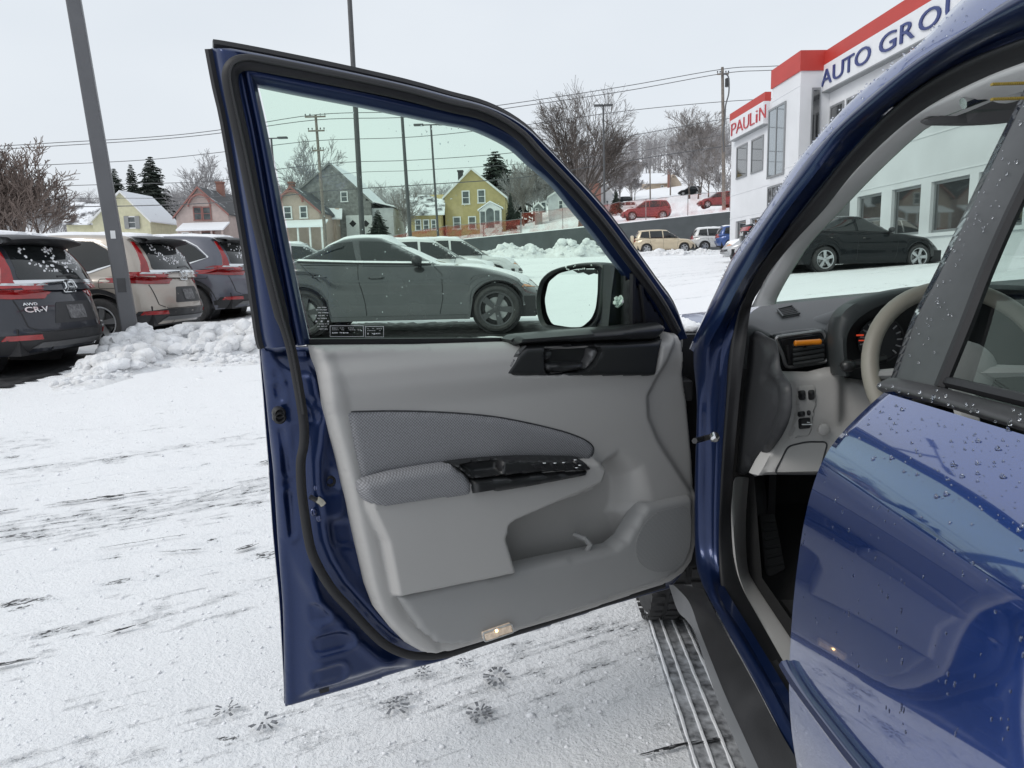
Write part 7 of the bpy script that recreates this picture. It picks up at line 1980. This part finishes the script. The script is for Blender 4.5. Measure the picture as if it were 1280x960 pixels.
# ------------------------------------------------------------------ windscreen, roof, far side, bonnet, wheel
XC = 1.20
def mir(p): return V((2 * XC - p.x, p.y, p.z))
def glass_and_roof():
    # windscreen from the base to the header, wrapped forward in the middle
    ed = [p + V((.012, .035, .0)) for p in A5[:46]]
    rows = []
    for p in ed:
        q = mir(p); rows.append([p.lerp(q, t) + V((0, .16 * math.sin(math.pi * t), .02 * math.sin(math.pi * t))) for t in np.linspace(0, 1, 15)])
    m = MB(); m.grid(rows); g = m.build('windscreen', M['glass_ws'], SUV, True, recalc=False)
    if g.data.polygons[0].normal.y > 0: g.data.flip_normals()
    # header and roof skin
    hd = rows[-1]
    m = MB(); m.grid([hd, [p + V((0, -.10, .025)) for p in hd], [p + V((0, -.22, .0)) for p in hd]]); m.build('headliner', M['visor'], SUV, True)
    R0 = U0[38:]
    rr = []
    ys = [R0[-1].y - .15 * i for i in range(14)]
    edge = R0 + [V((R0[-1].x, y, R0[-1].z + .01 * math.sin(i * .2))) for i, y in enumerate(ys)]
    for p in edge:
        q = mir(p); rr.append([p.lerp(q, t) + V((0, .10 * math.sin(math.pi * t), .055 * math.sin(math.pi * t))) for t in np.linspace(0, 1, 13)])
    m = MB(); m.grid(rr); m.build('roof', M['paint_wet'], SUV, True, angle=80)
    # far side pillar, doors and glass
    m = MB(); m.grid([[mir(p) for p in U0], [mir(p) for p in U1]]); m.grid([[mir(p) for p in U1], [mir(p) + V((-.05, 0, -.03)) for p in U1]]); m.build('far_pillar', M['paint_wet'], SUV, True)
    m = MB()
    prof = [(2.04, .36), (2.08, .55), (2.09, .75), (2.06, .9), (2.02, 1.02)]
    m.grid([[V((x, y, z)) for x, z in prof] for y in (2.3, 1.5, .7, 0, -.8)]); m.grid([[V((x - .07, y, z)) for x, z in prof] for y in (2.3, 1.5, .7, 0, -.8)]); m.build('far_door', M['paint_blue'], SUV, True)
    m = MB(); m.grid([[V((2.0, y, 1.02)), V((1.80, y - (.0 if y < 1.5 else .8) , 1.5))] for y in (2.1, 1.2, .9, .2, -.5)]); m.build('far_side_glass', M['glass_ws'], SUV, True)
    m = MB()
    for y in (.95, -.1): m.tube([(2.0, y, 1.0), (1.80, y - .05, 1.52)], .04, 6)
    m.build('far_post', M['headliner'], SUV, True)
    # bonnet and wings ahead of the screen
    rows = []
    for y, z, x0 in ((2.02, 1.02, .43), (2.3, 1.03, .42), (2.6, 1.005, .40), (3.0, .955, .38), (3.3, .90, .40), (3.48, .80, .46), (3.54, .62, .52)):
        rows.append([V((x0 + (2 * XC - 2 * x0) * t, y, z + .05 * math.sin(math.pi * t) - (.06 if t in (0, 1) else 0))) for t in (0, .03, .08, .2, .35, .5, .65, .8, .92, .97, 1)])
    m = MB(); m.grid(rows); m.build('bonnet', M['paint_wet'], SUV, True, angle=60)
    cowl = MB(); cowl.box((XC + .1, 2.28, 1.0), (1.2, .12, .03)); cowl.build('cowl', M['blackplastic'], SUV, True, bevel=.008)
    m = MB()
    for k in range(16):
        a0 = k / 15
    side = []
    for y in np.linspace(1.96, 3.54, 34):
        zb = .34
        dd = abs(y - 2.42)
        if dd < .42: zb = .34 + math.sqrt(.42 ** 2 - dd ** 2)
        zt = np.interp(y, [1.96, 2.3, 2.6, 3.0, 3.3, 3.54], [.93, .945, .935, .895, .84, .56])
        side.append([V((.385 - .055 * math.sin(math.pi * min(1, max(0, (z - .3) / .75))) + max(0, y - 3.1) ** 2 * .5, y, z)) for z in np.linspace(zb, zt, 8)])
    m.grid(side); m.grid([[V((2 * XC - p.x, p.y, p.z)) for p in r] for r in side]); m.build('front_wing', M['paint_blue'], SUV, True, angle=60)
    m = MB()
    m.grid([[V((x, 2.42 + .41 * math.cos(t), .36 + .41 * math.sin(t))) for t in np.linspace(-.05, math.pi + .05, 24)] for x in (.40, .66)]); m.box((.67, 2.42, .5), (.02, .8, .7)); m.build('wheel_housing', M['rubber'], SUV, True)
    # bands of melting snow on the wing and along the bonnet gap
    rnd = random.Random(3); m = MB()
    for k in range(420):
        y = rnd.uniform(2.05, 3.2); x = .405 + rnd.uniform(0, .16) * rnd.random(); z = np.interp(y, [2.02, 2.3, 2.6, 3.0, 3.3], [1.02, 1.03, 1.005, .955, .90])
        m.ico((x + .03, y, z - .012), rnd.uniform(.008, .026), rnd, .25, 1, (1, 1.3, .55))
    o = m.build('wing_snow', M['snow'], SUV, True, angle=180); o['kind'] = 'stuff'
    tm, rm, dm = wheel_mesh(.335, .215, 5, M['alloy'], .64)
    w_ = link('wheel', tm, SUV, True); w_.location = (.447, 2.41, .335); w_.rotation_euler = (0, 0, math.radians(90 + 3)); link('rim', rm, w_); link('brake_disc', dm, w_)
    w2 = link('wheel', tm, SUV, True); w2.location = (2.04, 2.42, .335); w2.rotation_euler = (0, 0, math.radians(-86)); link('rim', rm, w2); link('brake_disc', dm, w2)
    m = MB()
    for k in range(46):     # tread blocks on the near tyre
        a = 2 * math.pi * k / 46
        for off in (-.085, -.03, .03, .085):
            ca, sa = math.cos(a + off * 2), math.sin(a + off * 2); c = V((.447 + off, 2.41 + .337 * ca, .335 + .337 * sa)); m.box(tuple(c), (.040, .03, .012), M=Matrix.Rotation(a + off * 2 - math.pi / 2, 3, 'X'))
    m.build('tyre_tread', M['tyre'], SUV, True, smooth=False)['kind'] = 'stuff'
glass_and_roof()

# ------------------------------------------------------------------ cabin
def Yp(px, py, Y0, sl=0.0, zr=1.0):
    """point on a plane facing the driver that leans by sl"""
    n = V((0, 1, sl)); return onplane(px, py, V((0, Y0, zr)), n)
def ymap(Y0, sl=0.0, zr=1.0): return lambda x, z, h: V((x, Y0 - sl * (z - zr) - h, z))
def YP(pts, Y0, sl=0.0, zr=1.0): return [(q.x, q.z) for q in (Yp(px, py, Y0, sl, zr) for px, py in pts)]
def cabin():
    # dash top: from driver's edge to the foot of the screen
    f = [Yp(x, y, 1.70) for x, y in ((930, 410), (945, 409), (967, 419), (1000, 416), (1030, 413), (1100, 408), (1200, 400), (1400, 385), (1520, 372))]
    b = [Yp(x, y, 2.22) for x, y in ((950, 383), (957, 380), (963, 378), (1000, 374), (1040, 370), (1096, 365), (1166, 358), (1290, 348), (1400, 338))]
    mid = [p.lerp(q, .5) + V((0, 0, .014)) for p, q in zip(f, b)]
    m = MB(); m.grid([[p + V((0, .02, -.10)) for p in f], [p + V((0, -.002, -.02)) for p in f], [p + V((0, .006, -.004)) for p in f], [p + V((0, .03, .004)) for p in f], mid, b]); m0_ = m; m.build('dash_top', M['dash'], SUV, True, angle=50)
    # demister grille set in the top
    DB = BVHTree.FromPolygons([V(p) for p in m0_.v], m0_.f)
    def ondash(x, y):
        h = DB.ray_cast(CAM, ray(*cJ(x, y)).normalized())[0]
        return (h if h else Yp(*cJ(x, y), 1.92)) + V((0, 0, .0005))
    sq = [ondash(x, y) for x, y in ((256, 113), (298, 103), (318, 124), (272, 133))]
    m = MB(); m.prism(sq, V((0, 0, .0015))); dg_ = m.build('demister_vent', M['rubber'], SUV, True, smooth=False, recalc=True)
    m = MB()
    for t in (.2, .4, .6, .8): m.tube([sq[0].lerp(sq[3], t) + V((0, 0, .006)), sq[1].lerp(sq[2], t) + V((0, 0, .006))], .0018, 5)
    m.tube([p + V((0, 0, .005)) for p in sq], .003, 5, closed=True); m.build('vent_slats', M['dash'], dg_, True)
    # closing panel at the end of the dash
    CAP = cr_curve(crp(cF, [(425, 125), (460, 132), (500, 170), (530, 240), (545, 310), (585, 370), (592, 430), (588, 500), (565, 575), (520, 650), (470, 705), (405, 770), (380, 788)]), 3) + crp(cF, [(360, 786), (380, 600), (400, 420), (412, 250)])
    inner = [cF(x, y) for x, y in ((500, 345), (560, 390), (540, 560), (430, 740))]
    CP = [BX(*q, .50) for q in CAP]
    cap = [(BX(*q, .50).y, BX(*q, .50).z) for q in CAP]
    rdg = [(BX(*cF(*q), .50).y, BX(*cF(*q), .50).z) for q in ((500, 160), (520, 250), (490, 340), (545, 380), (550, 470), (520, 560), (470, 650), (420, 720))]
    hc = lambda P, d: .012 * quarter(d / .012) - .010 * np.exp(-(pdist(rdg, P, False) / .012) ** 2)
    relief('dash_end_cap', cap, lambda y, z, h: V((.512 - h, y, z)), M['cap'], SUV, hc, .010, .004, angle=55)
    # vent surround and vent
    m0 = YP(crp(cJ, [(243, 182), (300, 172), (392, 163), (412, 190), (418, 265), (402, 272), (290, 284), (272, 284)]), 1.675)
    relief('vent_surround', round_poly(m0, .008), ymap(1.69), M['dash'], SUV, bev(.012, .008), .008, .03)
    fr = round_poly(YP(crp(cJ, [(252, 188), (392, 168), (404, 200), (406, 258), (285, 276), (276, 240)]), 1.66), .012)
    m = MB(); m.tube([V((x, 1.672, z)) for x, z in fr], .0042, 6, closed=True); vf = m.build('vent_frame', M['ventframe'], SUV, True)
    vin = round_poly(YP(crp(cJ, [(268, 196), (384, 180), (395, 205), (396, 250), (295, 266), (286, 240)]), 1.66), .008)
    relief('vent_recess', vin, ymap(1.668), M['rubber'], vf, lambda P, d: -.004 * sm(d / .004), .008, .01)
    for k in range(5):
        y = 200 + 13.5 * k; a, b = Yp(*cJ(300, y + 10), 1.655), Yp(*cJ(388, y - 4), 1.655)
        m = MB(); m.tube([a, b], .0032, 6, flat=1.4); m.build('vent_slat', M['dash'], vf, True)
    a, b = Yp(*cJ(284, 210), 1.655), Yp(*cJ(292, 262), 1.655); m = MB(); m.tube([a, b], .005, 6, flat=.7); m.build('vent_wheel', M['blackplastic'], vf, True)
    # instrument hood
    OUTER = [(1050, 470), (1046, 425), (1050, 398), (1066, 381), (1096, 369), (1140, 360), (1180, 357), (1250, 356), (1330, 364), (1370, 400), (1380, 480)]
    INNER = [(1062, 470), (1058, 430), (1064, 409), (1080, 393), (1106, 380), (1146, 371), (1182, 368), (1248, 367), (1318, 376), (1352, 408), (1360, 480)]
    oF = [Yp(*p, 1.56) for p in cr_curve(OUTER, 4)]; iF = [Yp(*p, 1.555) for p in cr_curve(INNER, 4)]
    m = MB(); m.grid([[p + V((0, .30, -.06)) for p in oF], [Yp(px_, py_ + 1.5, 1.72) for px_, py_ in cr_curve(OUTER, 4)], [p + V((0, .05, -.001)) for p in oF], oF, [p.lerp(q, .5) + V((0, -.006, 0)) for p, q in zip(oF, iF)], iF, [p + V((0, .13, -.006)) for p in iF]])
    m.build('instrument_hood', M['dash'], SUV, True, angle=60)
    cl = YP(INNER + [(1340, 500), (1080, 500)], 1.66); relief('instrument_panel', cl, ymap(1.665), M['rubber'], SUV, None, .04, .01)
    def dial(px, py, r):
        c = Yp(px, py, 1.655); X = Matrix.Translation(c) @ Matrix.Rotation(math.radians(90), 4, 'X')
        m = MB(); m.lathe([(r, 0), (r, .006), (r * .94, .006), (r * .92, .001), (.001, .001)], 28, X, close=False); d = m.build('dial', M['cap'], SUV, True)
        m = MB()
        for k in range(13):
            a = math.radians(-40 + k * 21); q = c + V((math.cos(a) * r * .8, -.004, math.sin(a) * r * .8)); m.box(tuple(q), (.003, .002, .011), M=Matrix.Rotation(-a + math.pi / 2, 3, 'Y'))
        m.build('dial_marks', M['dialmark'], d, True, smooth=False)
    dial(1100, 425, .052); dial(1172, 425, .062)
    m = MB(); c = Yp(1075, 419, 1.648)
    m.box(tuple(c), (.016, .002, .0035)); m.box(tuple(c + V((.004, 0, -.012))), (.012, .002, .0025)); m.build('warning_light', M['warn'], SUV, True, smooth=False)
    c = Yp(*cF(885, 285), 1.55); m = MB(); m.tube([c, c + V((.09, .03, .01))], .010, 8); m.ico(c, .014, None, 0, 2, (1.2, 1, 1)); m.build('indicator_stalk', M['charcoal'], SUV, True)
    # lower dash in grey
    SL = -0.22
    P = crp(cF, [(560, 308), (600, 318), (720, 320), (800, 300), (862, 293), (880, 310), (905, 352), (990, 365), (1060, 400), (1060, 800), (700, 795), (510, 800), (470, 806), (446, 792), (478, 730), (540, 640), (590, 530), (598, 420), (590, 370)])
    kn = YP(crp(cF, [(860, 300), (850, 360), (852, 460), (850, 560), (1080, 640), (1080, 300)]), 1.63, SL)
    el = YP(crp(cF, [(600, 325), (640, 350), (650, 470), (612, 630), (480, 790)]), 1.63, SL)
    hk = lambda P_, d: .022 * quarter(d / .014) - .020 * sm((sdf(kn, P_) + .01) / .03) - .004 * np.exp(-(pdist(el, P_, False) / .004) ** 2)
    relief('lower_dash', YP(P, 1.63, SL), ymap(1.65, SL), M['trim'], SUV, hk, .009, .008, angle=55)
    lid = round_poly(YP(crp(cF, [(615, 660), (700, 640), (800, 640), (760, 790), (550, 788)]), 1.62, SL), .012)
    m = MB(); m.tube([V((x, 1.628 - SL * (z - 1), z)) for x, z in lid], .0022, 5, closed=True); m.build('fuse_lid_gap', M['cap'], SUV, True)
    pod = round_poly(YP(crp(cF, [(655, 375), (745, 372), (752, 450), (735, 540), (725, 612), (630, 632), (615, 625), (650, 500)]), 1.62, SL), .008)
    relief('switch_pod', pod, ymap(1.632, SL), M['trim'], SUV, bev(.009, .008), .006, .012)
    for nm, q, dp in (('dimmer_switch', ((664, 402), (695, 400), (697, 446), (666, 448)), .012), ('leveller_switch', ((707, 400), (737, 398), (738, 444), (709, 446)), .012), ('blank_switch', ((660, 500), (694, 496), (694, 522), (660, 526)), .010), ('round_switch', ((702, 494), (720, 494), (720, 516), (702, 518)), .010), ('mirror_switch', ((662, 532), (718, 526), (720, 576), (664, 582)), .012)):
        relief(nm, round_poly(YP(crp(cF, q), 1.615, SL), .005), ymap(1.622, SL), M['blackplastic'], SUV, bev(.006, .004), .004, dp)
    m = MB(); c = Yp(*cF(692, 553), 1.61, SL)
    m.tube([c + V((-.011, -.006, 0)), c + V((.011, -.006, 0))], .0012, 5); m.tube([c + V((0, -.006, .005)), c + V((.006, -.006, .004))], .001, 5); m.build('switch_marks', M['white_ink'], SUV, True)
    c = Yp(*cF(772, 577), 1.615, SL); m = MB(); m.lathe([(.013, 0), (.013, .006), (.010, .008), (.0005, .008)], 16, Matrix.Translation(c) @ Matrix.Rotation(math.radians(90), 4, 'X'), close=False); m.build('blank_cap', M['trim'], SUV, True)
    # passenger side of the dash, tunnel, floor, bulkhead
    m = MB(); m.box((1.62, 1.95, .86), (.80, .5, .34)); m.build('passenger_dash', M['dash'], SUV, True, bevel=.05)
    m = MB(); m.box((XC, 1.35, .50), (.26, 1.3, .34)); m.build('centre_tunnel', M['cap'], SUV, True, bevel=.04)
    m = MB(); m.grid([[(.54, -.9, .34), (1.9, -.9, .34)], [(.54, 1.75, .34), (1.9, 1.75, .34)], [(.54, 2.15, .46), (1.9, 2.15, .46)], [(.54, 2.28, .95), (1.9, 2.28, .95)]]); m.build('floor_carpet', M['carpet'], SUV, True)
    m = MB(); m.grid([[(.545, 1.0, .34), (.545, 1.0, .40)], [(.545, 1.7, .34), (.545, 1.7, .42)], [(.545, 1.9, .34), (.545, 1.9, .98)], [(.545, 2.3, .34), (.545, 2.3, 1.0)]]); m.build('kick_panel', M['carpet'], SUV, True)
    a = [onplane(*cJ(x, y), V((0, 1.86, .40)), V((0, 1, -.8)).normalized()) for x, y in ((203, 692), (250, 690), (280, 850), (235, 872), (222, 862))]
    m = MB(); m.prism(a, V((0, .03, -.02))); m.build('foot_rest', M['footrest'], SUV, True, recalc=True, bevel=.006)
    m = MB()
    for t in (.15, .3, .45, .6, .75, .9): m.tube([a[0].lerp(a[4], t) + V((0.006, -.004, .004)), a[1].lerp(a[2], t) + V((-.006, -.004, .004))], .004, 5)
    m.build('foot_rest_ribs', M['footrest'], SUV, True)
    for x, wd in ((.86, .11), (1.02, .06)):
        m = MB(); m.box((x, 1.86, .52), (wd, .02, .07), M=Matrix.Rotation(math.radians(-35), 3, 'X')); m.tube([(x, 1.88, .53), (x, 2.1, .72)], .012, 6); m.build('pedal', M['darkmetal'], SUV, True, smooth=False)
    relief('floor_mat', [(.60, 1.2), (1.05, 1.2), (1.05, 1.72), (.60, 1.72)], lambda x, y, h: V((x, y, .352 + h)), M['footrest'], SUV, bev(.006, .01), .04, .01)
    # steering wheel
    c = Yp(1203, 466, 1.37); tl = Matrix.Rotation(math.radians(-24), 3, 'X')
    ring = [c + tl @ V((.170 * math.cos(t), 0, .170 * math.sin(t))) for t in np.linspace(0, 2 * math.pi, 56, endpoint=False)]
    m = MB(); m.tube(ring, .0158, 12, closed=True); SW = m.build('steering_wheel', M['wheelrim'], SUV, True)
    m = MB(); m.ico(c + V((0, .02, 0)), .075, None, 0, 3, (1, .42, .8)); m.build('wheel_hub', M['trim2'], SW, True)
    for q in (math.pi, 0, -math.pi / 2):
        e = c + tl @ V((.17 * math.cos(q), .0, .17 * math.sin(q))); m = MB(); m.tube([c + V((0, .02, 0)).lerp(V((0, .02, 0)), 0), e], [.028, .016], 8, flat=.55); m.build('wheel_spoke', M['trim2'], SW, True)
    m = MB(); m.tube([c + V((0, .04, -.02)), c + V((0, .30, -.10))], .045, 12); m.build('steering_column', M['charcoal'], SUV, True)
    # sun visor folded up behind the screen top, with its label strips and clip
    vis = YP(crp(cH, [(660, 142), (725, 133), (800, 98), (1000, 20), (1200, -60), (1300, 60), (1250, 120), (985, 155), (860, 162), (690, 160)]), 1.10)
    relief('sun_visor', round_poly(vis, .02), ymap(1.12), M['visor'], SUV, bev(.014, .015), .02, .02)
    for y0 in (12, 72):
        m = MB(); p0, p1 = Yp(*cH(900, y0 + 3), .70), Yp(*cH(1100, y0 - 4), .70)
        for k in range(22):
            a, b = p0.lerp(p1, k / 22), p0.lerp(p1, (k + .6) / 22); m.hexa([a + V((0, 0, -.0011)), b + V((0, 0, -.0011)), b + V((0, .004, -.0011)), a + V((0, .004, -.0011))], [a + V((0, 0, .0011)), b + V((0, 0, .0011)), b + V((0, .004, .0011)), a + V((0, .004, .0011))])
        m.build('warning_strip', M['yellow'], SUV, True, smooth=False)['kind'] = 'stuff'
    p = Yp(*cH(850, 66), 1.02); m = MB(); m.tube([p + V((-.022, 0, -.008)), p, p + V((.026, 0, .008))], .008, 8); k = m.build('visor_clip', M['chrome'], SUV, True); m = MB(); m.ico(p + V((.034, 0, .006)), .02, None, 0, 2, (1.4, .8, .8)); m.build('clip_base', M['headliner'], k, True)
    # driver's and passenger's seats
    for x in (.88, 1.55):
        m = MB(); rows = []
        for y, z, wd in ((1.18, .50, .22), (1.20, .56, .24), (1.12, .60, .25), (.9, .585, .25), (.72, .57, .24), (.66, .62, .235), (.60, .80, .235), (.545, 1.0, .22), (.50, 1.15, .18), (.46, 1.17, .15), (.43, 1.12, .17), (.48, .8, .22), (.60, .50, .24)):
            rows.append([V((x + wd * t, y - .02 * (1 - t * t) * (1 if z < .6 else 1), z + .025 * t * t)) for t in (-1, -.85, -.5, 0, .5, .85, 1)])
        m.grid(rows); st = m.build('front_seat', M['seat'], SUV, True, angle=80)
        m = MB(); m.ico((x, .44, 1.29), .125, None, 0, 3, (1.05, .42, .72)); m.tube([(x - .05, .45, 1.1), (x - .05, .45, 1.25)], .007, 6); m.tube([(x + .05, .45, 1.1), (x + .05, .45, 1.25)], .007, 6); m.build('headrest', M['seat'], st, True)
    m = MB(); m.box((XC, -.55, .62), (1.3, .5, .3)); m.box((XC, -.85, 1.0), (1.3, .16, .7)); m.build('rear_seat', M['seat'], SUV, True, bevel=.05)
cabin()
# orange stick clipped to the vent
def freshener():
    a, b = Yp(*cJ(304, 204), 1.635), Yp(*cJ(380, 199), 1.635)
    r = thing('vent_air_freshener', 'orange stick clipped across the slats of the dashboard vent', 'air freshener', tuple(a.lerp(b, .5)))
    m = MB(); d = b - a; m.tube([a, a.lerp(b, .06), a.lerp(b, .1), a.lerp(b, .9), a.lerp(b, .94), b], [.0055, .0070, .0064, .0064, .0070, .0055], 10); m.build('stick', M['orange'], r, True)
    m = MB(); m.tube([a.lerp(b, .5) + V((0, .004, -.006)), a.lerp(b, .5) + V((0, .02, -.012))], .003, 6); m.build('clip', M['charcoal'], r, True)
freshener()

# ------------------------------------------------------------------ rear door
def rear_door():
    YE = .765
    EDGE = [(1103, 490), (1088, 503), (1070, 520), (1050, 541), (1034, 562), (1021, 588), (1010, 622), (1001, 665), (994, 715), (989, 765), (986, 815), (985, 865), (988, 910), (994, 950), (1004, 1000)]
    pr = [atY(x, y, YE) for x, y in EDGE]
    pr.append(V((pr[-1].x + .06, YE, pr[-1].z - .10)))
    C = [V(q) for q in cr_curve(pr, 5)]
    # section of the door side, run back along the car with a slow barrel curve
    ys = [YE, YE - .004, YE - .02] + list(np.linspace(YE - .06, -1.1, 40))
    crease = atY(1026, 570, YE).z
    rows = []
    for y in ys:
        t = YE - y; r = []
        for p in C:
            x = p.x - .012 * math.sin(min(1, t / 1.6) * math.pi) + (.006 if y == YE else 0)
            z = p.z + (.028 * t if p.z > .55 else .028 * t * max(0, (p.z - .3) / .25))
            r.append(V((x, y, z)))
        rows.append(r)
    m = MB()
    hem = [p + V((.035, .0, 0)) for p in rows[0]]
    m.grid([hem, [p + V((.008, .0015, 0)) for p in rows[0]]] + rows)
    rd = m.build('rear_door', M['paint_wet2'], SUV, True, angle=50)
    BV = BVHTree.FromPolygons([V(p) for p in m.v], m.f)
    def on(px, py, off=0.0):
        d = ray(px, py).normalized(); h, n, i, ds = BV.ray_cast(CAM, d)
        if h is None: return None, None
        if n.dot(d) > 0: n = -n
        return h + n * off, n
    # body side moulding low on the door
    ml = [(984, 822), (990, 836), (1010, 866), (1040, 905), (1072, 945), (1110, 990)]
    pts = [on(x, y, .004)[0] for x, y in cr_curve(ml, 4)]; pts = [p for p in pts if p]
    if len(pts) > 2:
        m = MB(); m.tube(pts, .0085, 8, flat=.8); m.build('side_moulding', M['paint_blue'], rd, True)
    # belt rail and window posts
    def RX(px, py, X0): return BX(px, py, X0)
    top = [(1112, 472, .388), (1125, 473, .388), (1171, 483, .388), (1230, 498, .388), (1300, 517, .388), (1420, 560, .388)]
    bot = [(1102, 490, .375), (1118, 492, .374), (1171, 506, .374), (1230, 524, .373), (1300, 547, .372), (1420, 596, .37)]
    T_, B_ = pline(top, 40), pline(bot, 40)
    m = MB(); m.grid([[p + V((.03, .0, -.01)) for p in T_], T_] + [[a.lerp(b, t) + V((-.010 * math.sin(math.pi * t), 0, 0)) for a, b in zip(T_, B_)] for t in (.2, .4, .6, .8)] + [B_, [p + V((.02, 0, -.006)) for p in B_]])
    m.build('belt_rail', M['belt'], rd, True, angle=60)
    pl = [(1120, 473, .392), (1144, 402, .392), (1175, 342, .392), (1207, 276, .39), (1240, 207, .39), (1281, 124, .388), (1330, 28, .385)]
    pe = [(1113, 474, .42), (1138, 402, .42), (1168, 342, .42), (1200, 276, .415), (1233, 207, .415), (1274, 124, .41), (1322, 28, .41)]
    pr_ = [(1171, 484, .392), (1204, 403, .392), (1227, 343, .392), (1254, 280, .39), (1282, 222, .39), (1330, 124, .388), (1380, 28, .385)]
    PE, PL, PR = pline(pe, 40), pline(pl, 40), pline(pr_, 40)
    m = MB(); m.grid([[p + V((.03, .01, 0)) for p in PE], PE, PL] + [[a.lerp(b, t) + V((-.003 * math.sin(math.pi * t), 0, 0)) for a, b in zip(PL, PR)] for t in (.1, .5, .9)] + [PR, [p + V((.012, 0, 0)) for p in PR]])
    m.build('window_post', M['post'], rd, True, angle=50)
    m = MB(); m.grid([PE, [a.lerp(b, .55) for a, b in zip(PE, PL)], PL]); m.build('post_edge', M['paint_blue'], rd, True)
    m = MB(); m.tube([p + V((.004, 0, 0)) for p in PR], .0065, 6); m.tube([p + V((.012, 0, .004)) for p in T_[6:]], .006, 6); m.build('glass_seal', M['rubber'], rd, True)
    # glass
    far = [BX(1800, y, .398) for y in (700, 100)]
    gl = [PR[0] + V((.010, .02, -.02)), PR[13] + V((.010, .02, 0)), PR[26] + V((.010, .02, 0)), PR[39] + V((.010, .02, 0))]
    bk = [V((p.x, p.y - .85, p.z + .02)) for p in gl]
    m = MB(); m.grid([gl, [a.lerp(b, .5) + V((-.006, 0, 0)) for a, b in zip(gl, bk)], bk]); g = m.build('rear_window_glass', M['glass_rear'], rd, True)
    if g.data.polygons[0].normal.x > 0: g.data.flip_normals()
    # rain standing on the paint, the belt rail and the post
    rnd = random.Random(21); m = MB(); n_ = 0
    def drop(px, py, r, st=1.0, surf=None):
        p, n = on(px, py, .0)
        if p is None: return
        m.ico(p + n * (r * .05), r, rnd, .06, 2, (.42, rnd.uniform(.9, 1.5), 1.0 * st * rnd.uniform(.8, 1.5)))
    for k in range(250):
        x = rnd.uniform(1035, 1280); yb = 492 + (x - 1103) * .30; y = yb + 8 + rnd.random() ** 1.2 * 150
        if y > 545 + (x - 1030) * .55: continue
        r = .0005 + .0011 * rnd.random() ** 2.2
        if rnd.random() < .06: r *= 1.9
        if n3(x * .02, y * .02, 5) < -.2: continue
        drop(x, y, r, rnd.uniform(1, 1.5))
    for k in range(110):
        x = rnd.uniform(1000, 1280); y = rnd.uniform(600, 940); drop(x, y, rnd.uniform(.0005, .0013), rnd.uniform(1.2, 2.2))
    for x, y, r in ((1222, 552, .0026), (1247, 562, .0024), (1191, 582, .0029), (1202, 596, .0027), (1127, 513, .0022), (1112, 524, .0018), (1120, 508, .0018), (1100, 516, .0015), (1085, 531, .0018), (1260, 538, .0020), (1150, 570, .0016), (1091, 575, .0019), (1170, 622, .0018)):
        drop(x, y, r, 1.25)
    for i in range(22): drop(992 + i * 4.5 + rnd.uniform(-2, 2), 842 + i * 5.6 + rnd.uniform(0, 9), rnd.uniform(.0012, .0024), 1.3)
    for k in range(120):
        i = rnd.randrange(1, 38); t = rnd.random() ** .8; p = PL[i].lerp(PR[i], .05 + .75 * t).lerp(PL[i + 1].lerp(PR[i + 1], .05 + .75 * t), rnd.random())
        if abs(n3(p.y * 20, p.z * 20, 2)) < .12 and t > .5: continue
        r = rnd.uniform(.0005, .0014); m.ico(p + V((-.0040, 0, .0)), r * (1.5 if rnd.random() < .12 else 1), rnd, .2, 1, (.8, 1, 1.35))
    for k in range(40):
        i = rnd.randrange(1, 38); p = T_[i].lerp(B_[i], rnd.uniform(.1, .9)); m.ico(p + V((-.010, 0, .002)), rnd.uniform(.0008, .0022), rnd, .2, 1, (.8, 1.3, 1))
    o = m.build('water_droplets', M['water'], rd, True, angle=180); o['kind'] = 'stuff'
    # rear handle, out of the picture behind the viewer
rear_door()
